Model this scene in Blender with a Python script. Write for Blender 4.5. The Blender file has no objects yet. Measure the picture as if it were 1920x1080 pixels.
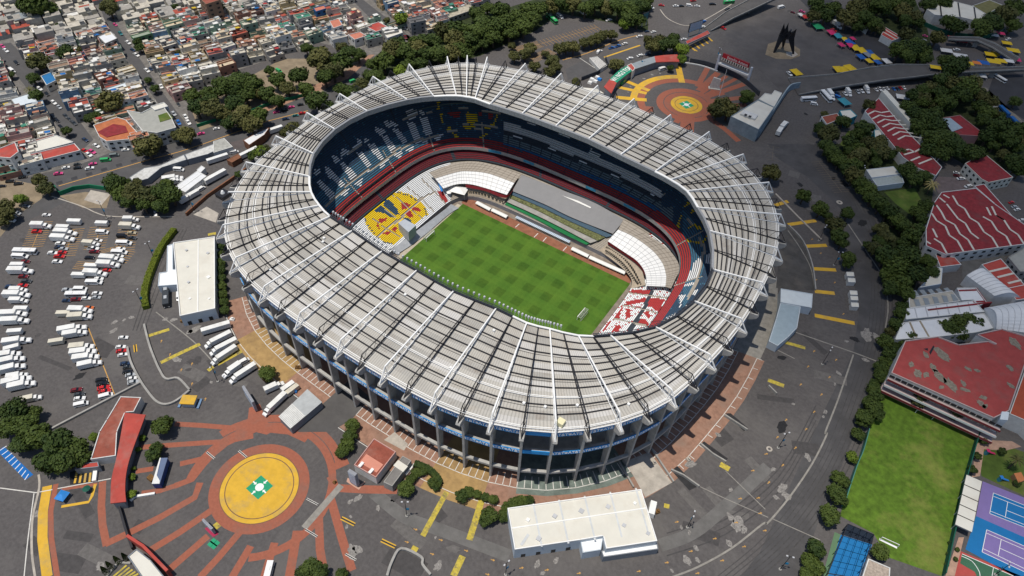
import bpy, math, random
from mathutils import Vector, Matrix
random.seed(7)
SC = bpy.context.scene
COL = SC.collection
# ------------------------------------------------------------------ camera
CAM = Vector((135.157, -221.009, 261.223)); F = 1326.588
YAW, PIT, ROLL = 2.11, 0.81973, 0.06196
def _cam_axes():
    cy, sy, cp, sp = math.cos(YAW), math.sin(YAW), math.cos(PIT), math.sin(PIT)
    w = Vector((cy*cp, sy*cp, -sp)); r0 = Vector((sy, -cy, 0)); u0 = r0.cross(w)
    cr, sr = math.cos(ROLL), math.sin(ROLL)
    return r0*cr+u0*sr, u0*cr-r0*sr, w
CR, CU, CW = _cam_axes()
cam = bpy.data.objects.new('camera', bpy.data.cameras.new('camera')); COL.objects.link(cam)
cam.matrix_world = Matrix(((CR.x, CU.x, -CW.x, CAM.x), (CR.y, CU.y, -CW.y, CAM.y), (CR.z, CU.z, -CW.z, CAM.z), (0, 0, 0, 1)))
cam.data.sensor_width = 36; cam.data.lens = F/1920*36; cam.data.clip_end = 20000; cam.data.clip_start = 1
SC.camera = cam
# ------------------------------------------------------------------ light
SUN = Vector((-.12, -.195, 0.97)).normalized()          # direction towards the sun
world = bpy.data.worlds.new('World'); SC.world = world; world.use_nodes = True
nt = world.node_tree; sky = nt.nodes.new('ShaderNodeTexSky'); sky.sky_type = 'NISHITA'; sky.sun_disc = False
sky.sun_elevation = math.asin(SUN.z); sky.sun_rotation = math.atan2(SUN.x, SUN.y)
sky.air_density = 1.0; sky.dust_density = 0.6
nt.links.new(sky.outputs[0], nt.nodes['Background'].inputs[0]); nt.nodes['Background'].inputs[1].default_value = 0.088
sl = bpy.data.lights.new('sun', 'SUN'); sl.energy = 3.7; sl.angle = math.radians(0.5); sl.color = (1, 0.94, 0.84)
so = bpy.data.objects.new('sun', sl); COL.objects.link(so); so.rotation_euler = SUN.to_track_quat('Z', 'Y').to_euler(); so.location = (0, 0, 800)
SC.view_settings.view_transform = 'Standard'; SC.view_settings.look = 'None'; SC.view_settings.exposure = 0.0; SC.view_settings.gamma = 1
SC.cycles.max_bounces = 4; SC.cycles.transparent_max_bounces = 6
# ------------------------------------------------------------------ pixel <-> place
def G(px, py, z=0.0):
    d = CW*F + CR*(px-960) + CU*(540-py)
    return CAM + d*((z-CAM.z)/d.z)
def PX(v):
    d = Vector(v)-CAM; k = d.dot(CW)
    return 960+F*d.dot(CR)/k, 540-F*d.dot(CU)/k
def T(i, j, pts):            # tile-local (x4) photo coordinates -> photo pixels
    return [(480*i+x/4, 270*j+y/4) for x, y in pts]
def Z(x0, y0, s, pts): return [(x0+x/s, y0+y/s) for x, y in pts]
def GG(pts, z=0.0): return [G(x, y, z) for x, y in pts]
# ------------------------------------------------------------------ materials
MATS = {}
def mat(name, rgb, rough=.85, var=.18, scale=.35, spec=.3, metal=0, dirt=None, dscale=.05, damt=.5, bump=0, wave=None):
    if name in MATS: return MATS[name]
    m = bpy.data.materials.new(name); m.use_nodes = True; n = m.node_tree; b = n.nodes['Principled BSDF']
    b.inputs['Roughness'].default_value = rough; b.inputs['Metallic'].default_value = metal
    b.inputs['Specular IOR Level'].default_value = spec
    tc = n.nodes.new('ShaderNodeTexCoord'); geo = n.nodes.new('ShaderNodeNewGeometry')
    nz = n.nodes.new('ShaderNodeTexNoise'); nz.inputs['Scale'].default_value = scale; nz.inputs['Detail'].default_value = 6; nz.inputs['Roughness'].default_value = .65
    n.links.new(geo.outputs['Position'], nz.inputs['Vector'])
    cr = n.nodes.new('ShaderNodeValToRGB'); e = cr.color_ramp.elements
    e[0].position = .32; e[1].position = .68
    e[0].color = (*[c*(1-var) for c in rgb], 1); e[1].color = (*[min(1, c*(1+var)) for c in rgb], 1)
    n.links.new(nz.outputs['Fac'], cr.inputs[0]); out = cr.outputs[0]
    if dirt:
        n2 = n.nodes.new('ShaderNodeTexNoise'); n2.inputs['Scale'].default_value = dscale; n2.inputs['Detail'].default_value = 8; n2.inputs['Roughness'].default_value = .7
        n.links.new(geo.outputs['Position'], n2.inputs['Vector'])
        r2 = n.nodes.new('ShaderNodeValToRGB'); r2.color_ramp.elements[0].position = .5; r2.color_ramp.elements[1].position = .68
        r2.color_ramp.elements[0].color = (0, 0, 0, 1); r2.color_ramp.elements[1].color = (damt, damt, damt, 1)
        n.links.new(n2.outputs['Fac'], r2.inputs[0])
        mx = n.nodes.new('ShaderNodeMix'); mx.data_type = 'RGBA'; n.links.new(r2.outputs[0], mx.inputs['Factor'])
        n.links.new(out, mx.inputs['A']); mx.inputs['B'].default_value = (*dirt, 1); out = mx.outputs['Result']
    if wave:                 # (scale, darkness, axis) ribs measured on the UV map
        uv = n.nodes.new('ShaderNodeUVMap'); w = n.nodes.new('ShaderNodeTexWave'); w.bands_direction = wave[2]; w.inputs['Scale'].default_value = wave[0]
        w.inputs['Distortion'].default_value = 0
        n.links.new(uv.outputs[0], w.inputs['Vector'])
        r3 = n.nodes.new('ShaderNodeValToRGB'); r3.color_ramp.elements[0].position = .0; r3.color_ramp.elements[1].position = .45
        d = 1-wave[1]; r3.color_ramp.elements[0].color = (d, d, d, 1); r3.color_ramp.elements[1].color = (1, 1, 1, 1)
        n.links.new(w.outputs['Fac'], r3.inputs[0])
        m3 = n.nodes.new('ShaderNodeMix'); m3.data_type = 'RGBA'; m3.blend_type = 'MULTIPLY'; m3.inputs['Factor'].default_value = 1
        n.links.new(out, m3.inputs['A']); n.links.new(r3.outputs[0], m3.inputs['B']); out = m3.outputs['Result']
    n.links.new(out, b.inputs['Base Color'])
    if bump:
        bp = n.nodes.new('ShaderNodeBump'); bp.inputs['Strength'].default_value = bump; bp.inputs['Distance'].default_value = .3
        n.links.new(nz.outputs['Fac'], bp.inputs['Height']); n.links.new(bp.outputs[0], b.inputs['Normal'])
    MATS[name] = m; return m
# ------------------------------------------------------------------ object helpers
def tag(o, label=None, cat=None, group=None, kind=None):
    if label: o['label'] = label
    if cat: o['category'] = cat
    if group: o['group'] = group
    if kind: o['kind'] = kind
    return o
def empty(name, loc=(0, 0, 0), rz=0, label=None, cat=None, group=None):
    o = bpy.data.objects.new(name, None); COL.objects.link(o); o.location = loc; o.rotation_euler = (0, 0, rz); o.empty_display_size = .5
    return tag(o, label, cat, group)
class MB:
    def __init__(s): s.v = []; s.f = []; s.m = []; s.uv = []
    def face(s, pts, m=0, uv=None):
        k = len(s.v); s.v += [tuple(p) for p in pts]; s.f.append(tuple(range(k, k+len(pts)))); s.m.append(m)
        s.uv.append(uv or [(0, 0)]*len(pts))
    def mesh(s, v, f, m=0):
        k = len(s.v); s.v += [tuple(p) for p in v]
        for q in f: s.f.append(tuple(k+i for i in q)); s.m.append(m); s.uv.append([(0, 0)]*len(q))
    def box(s, x0, x1, y0, y1, z0, z1, m=0, tp=0, tpy=None):   # tp: taper inwards at top
        if tpy is None: tpy = tp
        v = [(x0, y0, z0), (x1, y0, z0), (x1, y1, z0), (x0, y1, z0), (x0+tp, y0+tpy, z1), (x1-tp, y0+tpy, z1), (x1-tp, y1-tpy, z1), (x0+tp, y1-tpy, z1)]
        s.mesh(v, [(3, 2, 1, 0), (4, 5, 6, 7), (0, 1, 5, 4), (1, 2, 6, 5), (2, 3, 7, 6), (3, 0, 4, 7)], m)
    def beam(s, a, b, w, h=None, m=0):      # rectangular bar from a to b
        a = Vector(a); b = Vector(b); h = h or w; d = (b-a)
        if d.length < 1e-4: return
        d.normalize(); sd = d.cross(Vector((0, 0, 1)))
        if sd.length < 1e-3: sd = Vector((1, 0, 0))
        sd.normalize(); up = sd.cross(d); sd *= w/2; up *= h/2
        v = [a-sd-up, a+sd-up, a+sd+up, a-sd+up, b-sd-up, b+sd-up, b+sd+up, b-sd+up]
        s.mesh(v, [(0, 1, 2, 3), (7, 6, 5, 4), (0, 4, 5, 1), (1, 5, 6, 2), (2, 6, 7, 3), (3, 7, 4, 0)], m)
    def tube(s, a, b, r, n=6, m=0, r2=None):
        a = Vector(a); b = Vector(b); r2 = r if r2 is None else r2; d = (b-a).normalized(); sd = d.cross(Vector((0, 0, 1)))
        if sd.length < 1e-3: sd = Vector((1, 0, 0))
        sd.normalize(); up = sd.cross(d); v = []
        for k in range(n):
            c, q = math.cos(2*math.pi*k/n), math.sin(2*math.pi*k/n)
            v.append(a+(sd*c+up*q)*r); v.append(b+(sd*c+up*q)*r2)
        f = [(2*k, (2*k+2) % (2*n), (2*k+3) % (2*n), 2*k+1) for k in range(n)]
        f.append(tuple(range(1, 2*n, 2))); f.append(tuple(reversed(range(0, 2*n, 2))))
        s.mesh(v, f, m)
    def prism(s, pts, z0, z1, m=0, mt=None, mside=None):        # pts 2-D or Vectors; m sides, mt top
        pts = [(p[0], p[1]) for p in pts]; n = len(pts)
        ar = sum(pts[i][0]*pts[(i+1) % n][1]-pts[(i+1) % n][0]*pts[i][1] for i in range(n))
        if ar < 0: pts = pts[::-1]
        v = [(x, y, z0) for x, y in pts]+[(x, y, z1) for x, y in pts]
        s.mesh(v, [(i, (i+1) % n, n+(i+1) % n, n+i) for i in range(n)], m)
        s.mesh(v, [tuple(range(n, 2*n))], m if mt is None else mt); s.mesh(v, [tuple(reversed(range(n)))], m)
    def build(s, name, mats, parent=None, smooth=False):
        me = bpy.data.meshes.new(name); me.from_pydata(s.v, [], s.f); me.validate(clean_customdata=False)
        if not isinstance(mats, (list, tuple)): mats = [mats]
        for m in mats: me.materials.append(m)
        if len(mats) > 1 and len(me.polygons) == len(s.m): me.polygons.foreach_set('material_index', s.m)
        if any(u != [(0, 0)]*len(u) for u in s.uv[:4]):
            l = me.uv_layers.new(name='UVMap'); fl = [c for u in s.uv for p in u for c in p]
            if len(fl) == 2*len(l.data): l.data.foreach_set('uv', fl)
        if smooth: me.polygons.foreach_set('use_smooth', [True]*len(me.polygons))
        me.update(); o = bpy.data.objects.new(name, me); COL.objects.link(o)
        if parent: o.parent = parent
        return o
def copy_tree(o, parent=None):
    c = o.copy(); COL.objects.link(c)
    if parent: c.parent = parent
    for ch in o.children: copy_tree(ch, c)
    return c
def sheet(name, pts, z, m, label=None, cat=None, kind='structure'):     # flat painted / paved area
    if not hasattr(pts[0], 'z'): pts = GG(pts)
    b = MB(); pts = [(p[0], p[1], z) for p in pts]; n = len(pts)
    if sum(pts[i][0]*pts[(i+1) % n][1]-pts[(i+1) % n][0]*pts[i][1] for i in range(n)) < 0: pts = pts[::-1]
    b.face(pts)
    o = b.build(name, m); tri(o); return tag(o, label, cat, None, kind)
def tri(o):
    import bmesh
    bm = bmesh.new(); bm.from_mesh(o.data); bmesh.ops.triangulate(bm, faces=[f for f in bm.faces if len(f.verts) > 4]); bm.to_mesh(o.data); bm.free()
def strip_pts(pts, w):      # world polyline -> (left, right) offset rows
    L, R = [], []
    for i, p in enumerate(pts):
        a = pts[max(0, i-1)]; b = pts[min(len(pts)-1, i+1)]; d = Vector((b[0]-a[0], b[1]-a[1])); d.normalize(); nrm = Vector((-d.y, d.x))*w/2
        L.append((p[0]+nrm.x, p[1]+nrm.y)); R.append((p[0]-nrm.x, p[1]-nrm.y))
    return L, R
def ribbon(mb, pts, w, z, m=0):
    L, R = strip_pts(pts, w)
    for i in range(len(pts)-1): zz = z+.0008*(i % 2); mb.face([(*R[i], zz), (*R[i+1], zz), (*L[i+1], zz), (*L[i], zz)], m)
def wall_along(mb, pts, w, z0, z1, m=0):
    L, R = strip_pts(pts, w)
    for i in range(len(pts)-1): mb.prism([R[i], R[i+1], L[i+1], L[i]], z0, z1, m)
def inpoly(x, y, P):
    c = False; j = len(P)-1
    for i in range(len(P)):
        xi, yi = P[i]; xj, yj = P[j]
        if (yi > y) != (yj > y) and x < (xj-xi)*(y-yi)/(yj-yi)+xi: c = not c
        j = i
    return c
def near_line(x, y, P, w):
    for i in range(len(P)-1):
        ax, ay = P[i]; bx, by = P[i+1]; dx, dy = bx-ax, by-ay; q = dx*dx+dy*dy
        t = max(0, min(1, ((x-ax)*dx+(y-ay)*dy)/q)) if q else 0
        if (x-ax-t*dx)**2+(y-ay-t*dy)**2 < w*w/4: return True
    return False
def smooth_pts(P, k=4, closed=False):      # Catmull-Rom
    n = len(P); out = []; rng = range(n) if closed else range(n-1)
    g = (lambda i: P[i % n]) if closed else (lambda i: P[max(0, min(n-1, i))])
    for i in rng:
        p0, p1, p2, p3 = [Vector(g(i+q)) for q in (-1, 0, 1, 2)]
        for j in range(k):
            t = j/k; out.append(0.5*((2*p1)+(p2-p0)*t+(2*p0-5*p1+4*p2-p3)*t*t+(3*p1-p0-3*p2+p3)*t**3))
    if not closed: out.append(Vector(P[-1]))
    return out
def text_mesh(name, body, size, m, parent=None, bold=False, extrude=.02):
    cu = bpy.data.curves.new(name, 'FONT'); cu.body = body; cu.size = size; cu.extrude = extrude; cu.align_x = 'CENTER'; cu.align_y = 'CENTER'
    if bold: cu.offset = size*.02
    t = bpy.data.objects.new(name, cu); COL.objects.link(t)
    me = bpy.data.meshes.new_from_object(t.evaluated_get(bpy.context.evaluated_depsgraph_get())); bpy.data.objects.remove(t)
    me.materials.clear(); me.materials.append(m); o = bpy.data.objects.new(name, me); COL.objects.link(o)
    if parent: o.parent = parent
    return o
def orient(o, pos, xdir, up):      # text / panel facing: local x along xdir, local y along up
    x = Vector(xdir).normalized(); y = Vector(up); y = (y-x*y.dot(x)).normalized(); z = x.cross(y)
    o.matrix_basis = Matrix(((x.x, y.x, z.x, pos[0]), (x.y, y.y, z.y, pos[1]), (x.z, y.z, z.z, pos[2]), (0, 0, 0, 1)))
ASPH = mat('asphalt', (.094, .087, .086), .9, .2, .7, dirt=(.15, .14, .132), dscale=.022, damt=.6)
WHITE = mat('white_paint', (.8, .8, .78), .5, .05); BLACK = mat('black_steel', (.02, .02, .025), .5, .1)
CONC = mat('concrete', (.33, .32, .30), .9, .18, .3, dirt=(.2, .19, .18), dscale=.12)
# ================================================================== STADIUM
def SE(a, b, n, x0, y0, ph):
    c, s = math.cos(ph), math.sin(ph); r = ((abs(c)/a)**n+(abs(s)/b)**n)**(-1/n); return Vector((x0+r*c, y0+r*s, 0))
TR = [((874.5,180),(876,104)),((891,183),(913.5,107)),((919.5,193.5),(985,119)),((979,212),(1052.5,137.5)),((1042,235),(1121,160)),((1104,259),(1189,185)),((1164,289),(1257.5,215)),((1229,320),(1330,246.7)),((1258,335.5),(1394,289)),((1289.4,356.9),(1442,341.7)),((1309.8,388),(1464.4,402)),((1331.9,431.9),(1457.8,465)),((1337.4,504),(1429.4,529.6)),((1302.6,563.7),(1389.6,597)),((1230,612.4),(1331.3,664.6)),((1145,627.5),(1260,731.3)),((1085,628.7),(1162,774)),((1031,616),(1042.6,790.8)),((987.5,605),(923.4,774.4)),((930,577.5),(815.5,737)),((850,545),(721.5,687.2)),((781,506),(638.5,637.5)),((716,470),(562.5,586.3)),((660,431.3),(495,537)),((618,405),(442,483)),((597.5,384),(418,421.7)),((582,358.8),(428.5,359.8)),((579,329.3),(461,303.8)),((587,286.5),(517,255)),((627,240.7),(575,211)),((687.8,206.7),(636.7,175.5)),((763,185.5),(699,143.3)),((813,179),(766.7,120)),((855.5,177.8),(838.4,106))]
ZI, ZK, ZT, ZRO, ZRI = 45.0, 46.5, 40.0, 40.6, 43.6
IW = [G(a[0], a[1], ZI) for a, b in TR]; KW = [G(b[0], b[1], ZK) for a, b in TR]
def densify(P):
    s = smooth_pts(P, 2, True); return [Vector(p) for p in s]
IW, KW = densify(IW), densify(KW); NT = len(IW)          # 68 trusses, even = white, odd = black
def unit(v): v = Vector((v[0], v[1], 0)); return v.normalized()
OUT = [unit(KW[k]-IW[k]) for k in range(NT)]
stad = empty('stadium', (0, 0, 0), 0, 'huge oval football stadium with pale ribbed ring roof and blue banded concrete facade', 'stadium')
ROOF = mat('roof_sheet', (.465, .445, .405), .75, .12, .07, dirt=(.36, .32, .27), dscale=.14, damt=.6, wave=(.32, .26, 'X'))
GREYF = mat('grey_fascia', (.26, .27, .29), .7, .15, 1.5)
WSTEEL = mat('white_steel', (.83, .83, .82), .45, .05)
# roof deck: panels of gently sloping sheet, ring by ring
mb = MB(); NR = 11; ucum = 0; rp = random.Random(4)
ROOF2 = mat('roof_sheet_worn', (.39, .375, .345), .8, .12, .09, dirt=(.30, .26, .22), dscale=.2, damt=.7, wave=(.32, .26, 'X')); ROOF3 = mat('roof_sheet_new', (.54, .525, .50), .7, .07, .09, dirt=(.45, .42, .38), dscale=.2, damt=.5, wave=(.32, .26, 'X'))
for k in range(NT):
    j = (k+1) % NT; a0, a1 = IW[k], IW[j]; b0, b1 = KW[k]+OUT[k]*.6, KW[j]+OUT[j]*.6
    L = ((a0+b0)/2-(a1+b1)/2).length; L = round(L/.9)*.9
    for i in range(NR):
        f0, f1 = i/NR, (i+1)/NR
        def q(a, b, f):
            p = a.lerp(b, f); p.z = ZRI+(ZRO-ZRI)*f; return p
        st = .16*(1 if i % 2 else 0)
        mb.face([q(a0, b0, f0), q(a1, b1, f0)*1, q(a1, b1, f1), q(a0, b0, f1)][::-1], rp.choice((0, 0, 0, 0, 1, 1, 2)), [(ucum, f1*40), (ucum+L, f1*40), (ucum+L, f0*40), (ucum, f0*40)])
    ucum += L
roof = mb.build('roof_deck', [ROOF, ROOF2, ROOF3], stad)
sd = roof.modifiers.new('thick', 'SOLIDIFY'); sd.thickness = .35; sd.offset = -1
REDR = mat('faded_red_panel', (.34, .10, .08), .8, .25, .5)
def roof_z(p):
    best = min(range(NT), key=lambda k: abs(unit(p-IW[k]).cross(OUT[k]).z) if unit(p-IW[k]).dot(OUT[k]) > 0 else 9)
    a, b = IW[best], KW[best]; f = max(0, min(1, (Vector((p.x-a.x, p.y-a.y, 0))).length/(Vector((b.x-a.x, b.y-a.y, 0))).length)); return ZRI+(ZRO-ZRI)*f
def on_roof(px, py):
    z = 42.
    for _ in range(4): z = roof_z(G(px, py, z))
    p = G(px, py, z); p.z = z; return p
for Q in (T(2, 2, [(1610, 40), (1680, 60), (1600, 190), (1520, 165)]), T(2, 2, [(1520, 165), (1560, 180), (1535, 240), (1465, 260), (1480, 220)]), T(2, 2, [(1500, 235), (1560, 245), (1520, 290), (1480, 270)]), T(1, 0, [(640, 845), (680, 860), (560, 925), (530, 910)]), T(1, 0, [(510, 930), (550, 925), (490, 1000), (440, 990)])):
    b = MB(); P = [on_roof(*p)+Vector((0, 0, .12)) for p in Q]
    b.face(P[::-1]); b.build('red_roof_panel', REDR, stad)
# purlins, catwalk rails
def ring_pt(k, f, dz):
    p = IW[k].lerp(KW[k], f); p.z = ZRI+(ZRO-ZRI)*f+dz; return p
for i in range(1, 12):
    f = i/11.6 if i < 11 else .985
    white = i in (8, 11)
    mb = MB()
    for k in range(NT):
        j = (k+1) % NT
        mb.beam(ring_pt(k, f, .4), ring_pt(j, f, .4), .55 if not white else .3, .5 if not white else .3)
        if white: mb.beam(ring_pt(k, f+.02, .9), ring_pt(j, f+.02, .9), .22, .2)
        if i % 3 == 0: mb.beam(ring_pt(k, f+.025, .35), ring_pt(j, f+.025, .35), .2, .2)
    mb.build('catwalk' if white else 'purlin', WSTEEL if white else BLACK, stad)
# trusses
GST = mat('grey_steel', (.5, .51, .53), .5, .08)
for k in range(NT):
    white = k % 2 == 0; o = OUT[k]; side = Vector((-o.y, o.x, 0)); a = IW[k]; kk = KW[k].copy(); tip = kk+o*4.2; tip.z = ZT
    mb = MB(); tw, bw, ww = (.52, .26, .12) if white else (.3, .42, .11)
    if not white: kk = kk+o*.3; kk.z = ZK-.6
    top0 = a.copy(); top0.z = ZRI+1.1
    mb.beam(top0, kk, tw, tw); mb.beam(kk, tip, tw*.8, tw*.8)
    bot0 = a.copy(); bot0.z = ZRI+.5; bot1 = kk.copy(); bot1.z = ZRO+.7; bot1 -= o*.3
    nb = 10 if white else 8
    mb.beam(bot0, bot1, bw, bw); mb.beam(bot1, tip, bw, bw)
    for s in (-1, 1): mb.beam(kk, bot1+side*s, ww*1.6); mb.beam(bot1+side*s, tip, bw*.6)
    for i in range(nb):
        f0, f1, fm = i/nb, (i+1)/nb, (i+.5)/nb; t0 = top0.lerp(kk, fm)
        mb.beam(bot0.lerp(bot1, f0), t0, ww); mb.beam(t0, bot0.lerp(bot1, f1), ww)
    ob = mb.build('roof_truss', WSTEEL if white else BLACK, stad)
    ob['label'] = 'white painted roof truss' if white else 'black painted roof truss'
# inner rim: fascia and cap
IN = [-OUT[k] for k in range(NT)]
mb = MB(); rims = []; cur = None
whites = set(list(range(64, 68))+list(range(0, 24))+list(range(34, 40))+list(range(50, 56)))
whites = set(list(range(64, 68))+list(range(0, 4))+list(range(14, 20))+list(range(31, 37))+list(range(48, 54))); darks = set(list(range(24, 31))+list(range(37, 48)))
for k in range(NT):
    j = (k+1) % NT; a, b = IW[k].copy(), IW[j].copy(); na, nb_ = IN[k], IN[j]
    A = a+na*.7; B = b+nb_*.7
    mb.face([(A.x, A.y, 41.9), (B.x, B.y, 41.9), (B.x, B.y, 44.3), (A.x, A.y, 44.3)][::1]); 
    for q in range(1, 5):
        c = A.lerp(B, q/5); mb.beam((c.x, c.y, 41.9), (c.x, c.y, 44.2), .12, .2)
    A2 = a-na*.3; B2 = b-nb_*.3
    cls = 0 if k in whites else 1 if k in darks else 2
    if cls != cur: md = MB(); rims.append((cls, md)); cur = cls
    t = md
    t.mesh([(A.x, A.y, 44.3), (B.x, B.y, 44.3), (B2.x, B2.y, 44.5), (A2.x, A2.y, 44.5), (A.x, A.y, 44.75), (B.x, B.y, 44.75), (B2.x, B2.y, 44.95), (A2.x, A2.y, 44.95)],
           [(0, 1, 5, 4), (1, 2, 6, 5), (2, 3, 7, 6), (3, 0, 4, 7), (4, 5, 6, 7)])
    if cls == 1:
        for q in range(6):
            p = A.lerp(B, q/6); r_ = A2.lerp(B2, (q+.5)/6); md.beam((p.x, p.y, 45.6), (r_.x, r_.y, 45), .12); md.beam((r_.x, r_.y, 45), *[(A.lerp(B, (q+1)/6).x, A.lerp(B, (q+1)/6).y, 45.6)], .12)
        md.beam((A.x, A.y, 45.6), (B.x, B.y, 45.6), .2); md.beam((A2.x, A2.y, 45.9), (B2.x, B2.y, 45.9), .16)
mb.build('rim_fascia', GREYF, stad)
for cls, q in rims: q.build(('rim_walkway', 'rim_lattice', 'rim_edge')[cls], (WSTEEL, mat('dark_lattice', (.045, .05, .065), .6, .2), GREYF)[cls], stad)
# floodlights along the near rim
for k in list(range(33, 48)):
    for q in (.15, .4, .65, .9):
        a = IW[k].lerp(IW[(k+1) % NT], q)+IN[k]*1.3; b = MB()
        b.beam((a.x, a.y, 44.5), (a.x, a.y, 46.6), .12); t = a+IN[k]*.5; b.box(t.x-.35, t.x+.35, t.y-.35, t.y+.35, 46.1, 47.1)
        b.build('floodlight', GST, stad)
# ---------------- facade: columns, brackets, bands
FCON = mat('facade_concrete', (.40, .39, .37), .9, .14, .5, dirt=(.22, .21, .2), dscale=.3)
BLUEB = mat('blue_banner', (.015, .27, .66), .6, .12, .4)
for k in range(NT):
    o = OUT[k]; sd_ = Vector((-o.y, o.x, 0)); c = KW[k]
    def pt(r, s, z): p = c+o*r+sd_*s; return (p.x, p.y, z)
    b = MB()
    for (r0, r1, w, z0), (R0, R1, W, z1) in zip([(-3.0, -.2, .45, 0), (-3.4, .1, .5, 20)], [(-3.4, .1, .5, 20), (-5.2, .4, .6, 38.6)]):
        v = [pt(r0, -w, z0), pt(r1, -w, z0), pt(r1, w, z0), pt(r0, w, z0), pt(R0, -W, z1), pt(R1, -W, z1), pt(R1, W, z1), pt(R0, W, z1)]
        b.mesh(v, [(3, 2, 1, 0), (4, 5, 6, 7), (0, 1, 5, 4), (1, 2, 6, 5), (2, 3, 7, 6), (3, 0, 4, 7)])
    b.build('column', FCON, stad)
    b = MB(); H = [(-1.0, 35.2), (2.8, 36.6), (4.3, 38.0), (4.7, 39.3), (4.2, 40.1), (-1, 40.2)]
    for s0, s1 in ((-1.15, 1.15),):
        v = [pt(r, s0*(1-.25*(r > 2)), z) for r, z in H]+[pt(r, s1*(1-.25*(r > 2)), z) for r, z in H]; n = 6
        b.mesh(v, [tuple(range(n-1, -1, -1)), tuple(range(n, 2*n))]+[(i, (i+1) % n, n+(i+1) % n, n+i) for i in range(n)])
    b.build('bracket', FCON, stad)
def band(name, m, z0, z1, r0, r1, lab=None):
    b = MB()
    for k in range(NT):
        j = (k+1) % NT; P = [KW[k]+OUT[k]*r0, KW[k]+OUT[k]*r1, KW[j]+OUT[j]*r1, KW[j]+OUT[j]*r0]
        b.prism([P[0], P[3], P[2], P[1]], z0, z1)
    o = b.build(name, m, stad)
    return o
band('upper_banner', BLUEB, 37.0, 39.4, .25, .5); band('lower_banner', BLUEB, 23.0, 25.2, -.3, 0.02)
band('banner_ledge', FCON, 22.9, 24.7, -1.6, -.35); band('low_beam', FCON, 7.8, 9.0, -1.6, -.3); band('gallery_floor', FCON, 21.0, 21.4, -9, -1.7)
band('eave_gutter', WSTEEL, 40.35, 40.75, .62, .95)
TXT = mat('banner_lettering', (.9, .93, .97), .6, .02)
proto = None
for k in range(24, 60):
    a = KW[k]; b_ = KW[(k+1) % NT]; mid = (a+b_)/2; o = unit(OUT[k]+OUT[(k+1) % NT]); xd = unit(b_-a)
    if xd.cross(Vector((0, 0, 1))).dot(o) < 0: xd = -xd
    if k == 34: continue
    for z, r_ in ((38.2, .56), (24.1, .07)):
        for sh, tt in ((-3.1, 'AT&T'), (3.1, 'AT&T')):
            if proto is None: proto = text_mesh('banner_text', 'AT&T', 2.25, TXT, stad, True); t = proto
            else: t = proto.copy(); COL.objects.link(t)
            w = (b_-a).length/11
            orient(t, mid+o*r_+xd*sh*w+Vector((0, 0, z-mid.z)), xd, (0, 0, 1)); t.scale = (min(1, w)*.92, 1, 1)
            break_ = 0
for k in range(24, 60):
    a = KW[k]; b_ = KW[(k+1) % NT]; mid = (a+b_)/2; o = unit(OUT[k]+OUT[(k+1) % NT])
    if k == 34: continue
    for z, r_ in ((38.2, .56), (24.1, .07)):
        b = MB(); p = mid+o*r_; sd_ = Vector((-o.y, o.x, 0)); v = [(p+sd_*.62*math.cos(t*math.pi/5)+Vector((0, 0, z-mid.z+.62*math.sin(t*math.pi/5)))) for t in range(10)]
        b.face(v); b.build('banner_emblem', TXT, stad)
# ---------------- bowl
def LP(P): return lambda ph: SE(*P, ph)
L0 = LP((59.5, 43.4, 6.0, -1.4, 1)); L1 = LP((82.9, 67.3, 3.6, -.9, 1)); L2 = LP((88, 74, 3.3, -2, 1))
U0 = LP((84.1, 70.4, 3.5, -4.1, 1)); UT = LP((115, 105.5, 2.9, -4, 1))
SM = [mat('seat_navy', (.024, .068, .135), .6, .3, 1.2), mat('seat_white', (.84, .86, .88), .6, .08, 1.2), mat('seat_red', (.46, .03, .028), .6, .15, 1), mat('seat_yellow', (.88, .60, .0), .6, .04, 1),
      mat('stand_concrete', (.36, .325, .28), .9, .15, .8), mat('seat_blue_lit', (.05, .165, .27), .6, .25, .9), mat('seat_maroon', (.17, .012, .018), .6, .2, 1), mat('stand_shade_floor', (.045, .055, .07), .9, .2, .8),
      mat('box_grey', (.16, .22, .25), .7, .2, .8), mat('box_blue', (.01, .12, .33), .6, .2, .8), mat('grey_cover_strip', (.5, .5, .5), .85, .06, .3)]
NAVY, WHT, RED, YEL, CNC, LITB, MAR, FLR, BGR, BBL = range(10)
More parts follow.
